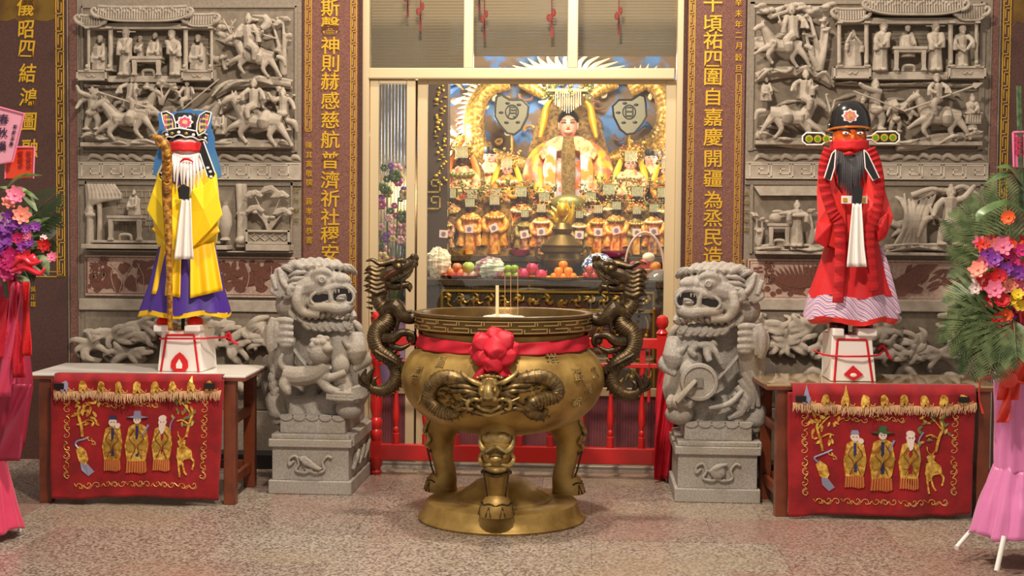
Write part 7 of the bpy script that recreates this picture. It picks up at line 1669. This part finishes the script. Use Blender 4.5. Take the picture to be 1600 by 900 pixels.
# flowers behind the left leaf
ff = empty('flower_arrangement', at(612, 430, 10.2), 'pink and purple flower arrangement behind the narrow left glass leaf', 'flowers'); random.seed(8)
fz = at(612, 430, 10.2)
for k in range(46):
    px, py = rnd(586, 640), rnd(250, 425); p = at(px, py, 10.2+rnd(-.15, .15)); g = G(); rr_ = rnd(.02, .045)
    for q in range(6): a = q*1.05; g.ell(p+np.array((rr_*.7*cos(a), 0, rr_*.7*sin(a))), (rr_*.5, rr_*.25, rr_*.5), 6, 5)
    obj('bloom', g, random.choice([mat('magenta_petal', (180, 60, 130), .6), mat('violet_petal', (130, 70, 170), .6), mat('pale_pink_petal', (230, 170, 180), .6), M_green, mat('cream_petal', (216, 190, 130), .6)]), ff)
g = G()
for k in range(14): x = rnd(588, 638); g.tube([at(612+(x-612)*.2, 600, 10.2), at((x+612)/2, 460, 10.2), at(x, rnd(300, 400), 10.2)], .005, 5, 3)
obj('stems', g, M_green, ff, kind='stuff')
g = G(); g.lathe([(0, 0), (.10, 0), (.14, .3), (.10, .5), (.13, .62), (.1, .62), (0, .5)], np.array([at(612, 500, 10.2)[0], 10.2, .35]), 20); obj('vase', g, mat('lilac_wrap', (176, 140, 190), .5), ff)
g = G(); g.box(at(585, 600, 10.2)[0]-.1, at(640, 600, 10.2)[0]+.05, 10.05, 10.4, 0, .35); simple('low_stand', g, M_altar, 'low dark stand under the flowers behind the left glass leaf', 'stand', smooth=False)
g = G()
for i in range(24): g.box(-1.95+i*.028, -1.95+i*.028+.02, 11.2, 11.22, 0, 3.6)
simple('curtain', g, mat('grey_brown_curtain', (112, 96, 74), 1, spec=0), 'grey brown ribbed screen inside the hall behind the flowers', 'curtain', smooth=False)
# ---------------------------------------------------------------- flower stands
def petalmesh(n, l, w_, cup, m, name, par, c, nrm, layers=1):
    q = np.array(Vector(nrm).to_track_quat('Z', 'Y').to_matrix()); g = G()
    for L_ in range(layers):
        for k in range(n):
            a = 2*PI*(k+.5*L_)/n; l2 = l*(1-.25*L_)
            pts = []
            for t in (0.12, .5, .85, 1):
                ww = w_*sin(PI*min(.95, t*.8+.1)); z = cup*l2*t*t+.004*L_
                pts.append([(l2*t*cos(a)-s*ww*sin(a), l2*t*sin(a)+s*ww*cos(a), z) for s in (-.5, .5)])
            v = [np.array(p)@q.T+c for pr in pts for p in pr]
            g.add(v, [(0, 1, 3, 2), (2, 3, 5, 4), (4, 5, 7, 6)])
    g.ell(np.array(c)+q@np.array((0, 0, .008)), (l*.18,)*3, 8, 6)
    return obj(name, g, m, par, ang=180)
def leafblade(P, w_, m, name, par, up_=(0, -.5, 1)):
    S_ = spl(P, 5); n = len(S_); g = G(); v = []
    for i, p in enumerate(S_):
        t = i/(n-1); d_ = (S_[min(i+1, n-1)]-S_[max(i-1, 0)]); d_ /= np.linalg.norm(d_)+1e-9; s = np.cross(d_, up_); s /= np.linalg.norm(s)+1e-9
        ww = w_*max(.02, sin(PI*min(1, t*.92+.06)))**.8; v += [p-s*ww, p+np.array((0, 0, -.12*ww)), p+s*ww]
    f_ = []
    for i in range(n-1): a = 3*i; f_ += [(a, a+1, a+4, a+3), (a+1, a+2, a+5, a+4)]
    g.add(v, f_); return obj(name, g, m, par, ang=180)
def palm(P, par, m, L0=.13, n=22, droop=.05):
    S_ = spl(P, 8); g = G(); N_ = len(S_)
    g.tube(S_, [.005*(1-.7*i/N_) for i in range(N_)], 5)
    for k in range(n):
        t = .12+.86*k/n; i = t*(N_-1); j = min(int(i), N_-2); p = S_[j]*(1-(i-j))+S_[j+1]*(i-j); d_ = S_[j+1]-S_[j]; d_ /= np.linalg.norm(d_)
        s = np.cross(d_, (0, -1, .2)); s /= np.linalg.norm(s); L_ = L0*sin(PI*(.15+.8*t))+.02
        for sg in (-1, 1):
            e_ = p+(d_*.7+s*sg*.8)*L_+np.array((0, 0, -droop*L_*4*t)); w_ = np.cross(e_-p, (0, 1, 0)); w_ /= np.linalg.norm(w_)+1e-9; w_ *= .006
            g.add([p, (p+e_)/2-w_+np.array((0, 0, .008)), e_, (p+e_)/2+w_+np.array((0, 0, .008))], [(0, 1, 2, 3)])
    return obj('palm_frond', g, m, par, ang=180)
PET = {k: mat(k+'_petals', c, .6) for k, c in dict(pink=(232, 120, 150), magenta=(196, 36, 110), violet=(130, 50, 150), red=(208, 30, 34), white=(236, 214, 210), orange=(232, 96, 40), yellow=(236, 200, 40), salmon=(238, 140, 120)).items()}
M_pal = mat('bright_palm_green', (122, 136, 88), .5, var=((72, 92, 52), 20, 3)); M_brd = mat('broad_leaf_green', (50, 78, 34), .35, var=((88, 112, 52), 14, 3))
M_lilac = mat('lilac_satin', (214, 120, 172), .38, bump=(12, .35), sheen=.3); M_rose = mat('rose_satin', (206, 50, 90), .4, bump=(12, .35), sheen=.3)
def wrapcone(rings_, Y, m, name, par, folds=12, amp=.09, ph=0):
    g = G(); R_ = []
    S_ = len(rings_)*5; ys = np.linspace(0, len(rings_)-1, S_)
    for t in ys:
        i = min(int(t), len(rings_)-2); f_ = t-i; a, b = rings_[i], rings_[i+1]; xl, xr, y = [a[k]*(1-f_)+b[k]*f_ for k in range(3)]
        p, q = at(xl, y, Y), at(xr, y, Y); cx, hw, z = (p[0]+q[0])/2, (q[0]-p[0])/2, p[2]; n = 72
        R_.append([(cx+hw*cos(u)*(1+amp*sin(folds*u+t*.7+ph)), Y+hw*.8*sin(u)*(1+amp*sin(folds*u+t*.7+ph)+amp*.5*sin(folds*2.3*u+t)), z+.01*sin(7*u+t)) for u in 2*PI*np.arange(n)/n])
    g.rings(R_, cap=False); return obj(name, g, m, par, solid=.003, ang=180)
# right stand
YS = 6.75; fs = empty('flower_stand', at(1600, 880, YS), 'tall flower stand wrapped in lilac satin with palm fronds, right edge', 'flowers')
wrapcone([(1556, 1650, 585), (1557, 1652, 640), (1556, 1648, 700), (1556, 1652, 736)], YS, M_lilac, 'satin_sleeve', fs, 14, .06)
wrapcone([(1557, 1651, 728), (1545, 1668, 760), (1534, 1690, 790), (1521, 1702, 832)], YS, M_lilac, 'satin_skirt', fs, 16, .07, 1)
g = G(); g.tube([at(1524, 822, 6.95), at(1494, 856, 6.75)*np.array([1, 1, 1])], .012, 10); obj('leg', g, M_white, fs)
g = G(); a = at(1569, 838, 6.5); b = at(1557, 892, 6.45); b[2] = max(b[2], .01); g.tube([a, b], .012, 10); obj('leg', g, M_white, fs)
g = G(); a = at(1650, 838, 6.8); g.tube([a, (a[0]+.1, 6.9, .01)], .012, 10); obj('leg', g, M_white, fs)
for k, (w_, y0, y1, x) in enumerate(((26, 500, 625, 1578), (18, 470, 600, 1596), (14, 580, 660, 1570))):
    def fr(u, v, w_=w_, y0=y0, y1=y1, x=x): return at(x+(u-.5)*w_*(1-.3*sin(v*5))+5*sin(v*4), y0+(y1-y0)*v, YS-.17-.02*sin(u*6+v*8))
    g = G(); g.grid(fr, 8, 16); obj('red_ribbon', g, mat('coral_ribbon', (226, 66, 50), .5), fs, solid=.003, ang=180)
g = G(); g.tube([at(1528, 592, YS-.15), at(1556, 588, YS-.2), at(1580, 594, YS-.2), at(1604, 600, YS-.18)], [.008, .014, .018, .012], 8, 4, flat=.5); g.ell(at(1576, 594, YS-.21), (.045, .02, .04)); obj('bow', g, _m['coral_ribbon'], fs)
g = G(); g.tube([at(1532, 592, YS-.1), at(1530, 620, YS-.1), at(1536, 646, YS-.1)], [.004, .005, .006], 6, 4); obj('ribbon_tail', g, _m['coral_ribbon'], fs)
g = G(); g.lathe([(0, 0), (.1, .02), (.17, .12), (.2, .25), (.12, .33), (0, .36)], at(1606, 520, YS), 20); obj('foam_core', g, M_brd, fs)
random.seed(31)
core = (1604, 450)
def ap(px, py, dy=0): return at(px, py, YS-.1+dy)
for (x, y, s) in ((1486, 520, .3), (1500, 560, .2), (1480, 480, .1), (1512, 586, .0), (1496, 502, .2), (1530, 545, -.1), (1545, 590, -.1), (1478, 540, 0), (1560, 570, -.2), (1588, 560, -.2), (1505, 540, .1)):
    palm([ap(1580, 500, -.05), ap((1580+x)/2, (500+y)/2-26, -.15+s*.2), ap(x, y, -.1+s)], fs, random.choice([M_pal, M_green2]), .15, 26)
for (x, y) in ((1478, 340), (1500, 320), (1486, 380), (1506, 410), (1490, 440), (1520, 345), (1528, 300), (1560, 270)):
    palm([ap(1590, 440, .05), ap((1590+x)/2, (440+y)/2-14, .05), ap(x, y, .1)], fs, M_pal, .13, 24)
for k in range(26):
    a = rnd(PI*.55, PI*1.4); l = rnd(50, 95); x, y = 1600+l*cos(a), 430-l*sin(a)*.9
    leafblade([ap(1598, 450, 0), ap((1598+x)/2, (450+y)/2-8, -.08), ap(x, y, rnd(-.1, .05))], rnd(.012, .026), random.choice([M_brd, M_green, M_pal]), 'leaf', fs)
for P in ([(1600, 330), (1572, 316), (1536, 330), (1526, 345)], [(1600, 290), (1580, 262), (1556, 262)], [(1602, 300), (1580, 270), (1540, 286)], [(1600, 400), (1560, 380), (1530, 402)]):
    leafblade([ap(x, y, -.1) for x, y in P], .03, M_brd, 'broad_leaf', fs)
g = G()
for x, t in ((1590, 134), (1592, 137), (1594, 135)): g.tube([ap(x+4, 330), ap(x, t)], .007, 6)
obj('reed_stems', g, M_green2, fs)
BL = [('salmon', 1548, 385), ('pink', 1536, 410), ('violet', 1554, 405), ('magenta', 1596, 392), ('magenta', 1575, 398), ('violet', 1570, 420), ('red', 1541, 440), ('red', 1560, 432), ('red', 1548, 470), ('salmon', 1576, 446), ('red', 1560, 500), ('orange', 1576, 340), ('yellow', 1584, 470), ('yellow', 1594, 478), ('yellow', 1590, 460), ('white', 1524, 450), ('white', 1529, 437), ('pink', 1566, 385), ('violet', 1544, 398), ('red', 1600, 420), ('salmon', 1528, 422), ('magenta', 1585, 412), ('red', 1566, 470), ('orange', 1572, 492), ('violet', 1590, 425), ('pink', 1554, 452), ('red', 1570, 515), ('pink', 1600, 450)]
for i, (c2, x, y) in enumerate(BL):
    p = ap(x, y, -.16+rnd(-.04, .04)); petalmesh(9 if c2 in ('red', 'orange') else 6, rnd(.034, .052) if c2 not in ('yellow', 'white') else .03, .03, .35, PET[c2], 'bloom', fs, p, (rnd(-.6, .1), -1, rnd(-.2, .5)), 2)
for k in range(48):
    p = ap(rnd(1528, 1612), rnd(370, 524), rnd(-.14, -.02)); petalmesh(6, rnd(.03, .045), .02, .3, PET[random.choice(['violet', 'magenta', 'red', 'salmon', 'pink', 'orange'])], 'bloom', fs, p, (rnd(-.6, .2), -1, rnd(-.4, .6)), 1)
def sign(name, P, Y, m, label, chars, csize, cm, cols):
    r = empty(name, at(P[2][0], P[2][1], Y), label, 'card'); g = G(); g.poly([at(x, y, Y) for x, y in P], (0, .006, 0)); obj('card', g, m, r, smooth=False)
    g = G(); g.tube([at(x, y, Y-.004) for x, y in P+[P[0]]], .006, 6); obj('lace_edge', g, mat('pink_lace', (226, 120, 150), .6), r)
    for (x0, y0, dx, dy, s_, sz) in cols: text(s_, [at(x0+dx*i, y0+dy*i, Y-.008) for i in range(len(s_))], sz, cm, 'inscription', r, off=.0006, ex=.001)
sign('message_card', [(1583, 207), (1640, 204), (1640, 262), (1584, 262)], YS-.1, mat('hot_pink_card', (236, 110, 160), .5), 'hot pink message card at the top of the right flower stand', '', 0, mat('rose_ink', (200, 50, 90), .6), [(1591, 218, 0, 10, '敬賀敬', .03), (1603, 218, 0, 10, '賀祝賀', .03)])
# left stand
YS = 6.95; fs = empty('flower_stand', at(-20, 850, YS), 'flower stand wrapped in rose satin with purple and red blooms, left edge', 'flowers')
wrapcone([(-60, 30, 440), (-64, 38, 520), (-70, 46, 600), (-66, 32, 700)], YS, mat('deep_rose_satin', (150, 30, 60), .45, bump=(12, .35)), 'satin_sleeve', fs, 12, .07)
wrapcone([(-76, -2, 690), (-82, 10, 740), (-100, 22, 790), (-116, 32, 822)], YS-.12, M_rose, 'satin_skirt', fs, 14, .05, 2)
for k, (x0, x1, w_, y0, y1, m) in enumerate(((2, -2, 26, 465, 560, M_pinkcloth), (26, 8, 22, 440, 620, mat('pink_satin_ribbon', (214, 66, 100), .4)), (40, 42, 12, 440, 556, M_redp), (18, 30, 16, 430, 590, M_pinkcloth), (34, 12, 30, 600, 720, mat('deep_rose_satin', (1, 1, 1))))):
    def fr(u, v, w_=w_, y0=y0, y1=y1, x0=x0, x1=x1): return at(x0+(x1-x0)*v+(u-.5)*w_*(1-.25*sin(v*5)), y0+(y1-y0)*v, YS-.24-.015*sin(u*6+v*8))
    g = G(); g.grid(fr, 8, 20); obj('red_ribbon', g, m, fs, solid=.003, ang=180)
g = G(); a = at(24, 806, 6.9); b = at(31, 828, 6.95); b[2] = .01; g.tube([a+np.array((0, 0, .03)), b], .010, 10); obj('leg', g, M_white, fs)
g = G(); a = at(-60, 800, 6.8); g.tube([a, (a[0]-.1, 6.8, .01)], .012, 10); obj('leg', g, M_white, fs)
g = G(); a = at(-30, 800, 7.1); g.tube([a, (a[0], 7.35, .01)], .012, 10); obj('leg', g, M_white, fs)
def ap(px, py, dy=0): return at(px, py, YS-.12+dy)
for (x, y) in ((62, 345), (88, 330), (84, 372), (90, 300), (70, 400), (60, 430)): palm([ap(10, 400, .05), ap((10+x)/2, (400+y)/2-14, .05), ap(x, y, .12)], fs, mat('dark_palm_green', (44, 60, 30), .5), .12, 20)
for P, w_ in (([(4, 300), (30, 276), (66, 274)], .028), ([(0, 292), (34, 298), (58, 330)], .03), ([(10, 330), (36, 300), (60, 312)], .02), ([(20, 400), (60, 350), (78, 340)], .03), ([(20, 400), (60, 380), (80, 372)], .03), ([(30, 420), (64, 402), (76, 430)], .028), ([(0, 420), (14, 450), (10, 500)], .025), ([(10, 430), (40, 440), (36, 490)], .022), ([(30, 370), (52, 346), (70, 352)], .03), ([(20, 350), (40, 330), (46, 340)], .03)):
    leafblade([ap(x, y, -.1) for x, y in P], w_, random.choice([M_brd, M_green, M_pal]), 'leaf', fs)
for k in range(18): x, y = rnd(10, 74), rnd(335, 440); leafblade([ap(5, 400, 0), ap(x*.5, (y+400)/2-8, -.05), ap(x, y, -.05)], rnd(.015, .03), random.choice([M_brd, M_green, M_pal]), 'leaf', fs)
for (c2, x, y, r_) in (('white', -2, 345, .06), ('pink', 24, 305, .05), ('salmon', 34, 336, .05), ('violet', 4, 368, .07), ('violet', 42, 358, .03), ('violet', 56, 354, .03), ('magenta', 30, 372, .04), ('violet', 36, 386, .035), ('violet', 46, 380, .03), ('magenta', 0, 405, .07), ('magenta', 20, 400, .055), ('red', 70, 382, .04), ('pink', 82, 402, .03), ('violet', 16, 340, .045), ('violet', 26, 350, .04), ('magenta', 10, 425, .05), ('red', 40, 400, .04), ('violet', -4, 385, .06), ('pink', 44, 368, .03), ('white', 68, 372, .02), ('violet', 10, 355, .05), ('magenta', 22, 415, .05), ('salmon', 14, 316, .04)):
    petalmesh(7, r_, r_*.6, .35, PET[c2], 'bloom', fs, ap(x, y, -.17), (rnd(-.1, .6), -1, rnd(-.2, .5)), 2)
g = G()
for P in ([(16, 420), (36, 404), (50, 412), (66, 408)], [(18, 426), (40, 418), (62, 428), (70, 418)], [(26, 400), (34, 416), (56, 402)]): g.tube([ap(x, y, -.26) for x, y in P], [.012, .03, .026, .008], 10, 4, flat=.5)
obj('bow', g, mat('crimson_satin_bow', (214, 34, 54), .3), fs, ang=180)
M_inkd = mat('dark_ink', (50, 30, 60), .6)
sign('message_card', [(-30, 160), (38, 178), (20, 252), (-30, 262)], YS-.2, mat('pale_pink_paper', (232, 158, 176), .6), 'pale pink message card with lace edge over the left flower stand', '', 0, M_inkd, [(6, 186, -2, 21, '春秋韻', .055), (24, 198, -2, 9, '聯誼會敬', .02)])
sign('message_card', [(10, 230), (54, 230), (52, 278), (8, 280)], YS-.16, mat('orange_red_card', (228, 70, 34), .4), 'shiny orange red card below the pale pink card, left edge', '', 0, mat('dark_red_ink', (150, 30, 24), .6), [(32, 240, 0, 10, '賀喜平', .028), (45, 240, 0, 10, '敬賀安', .028)])
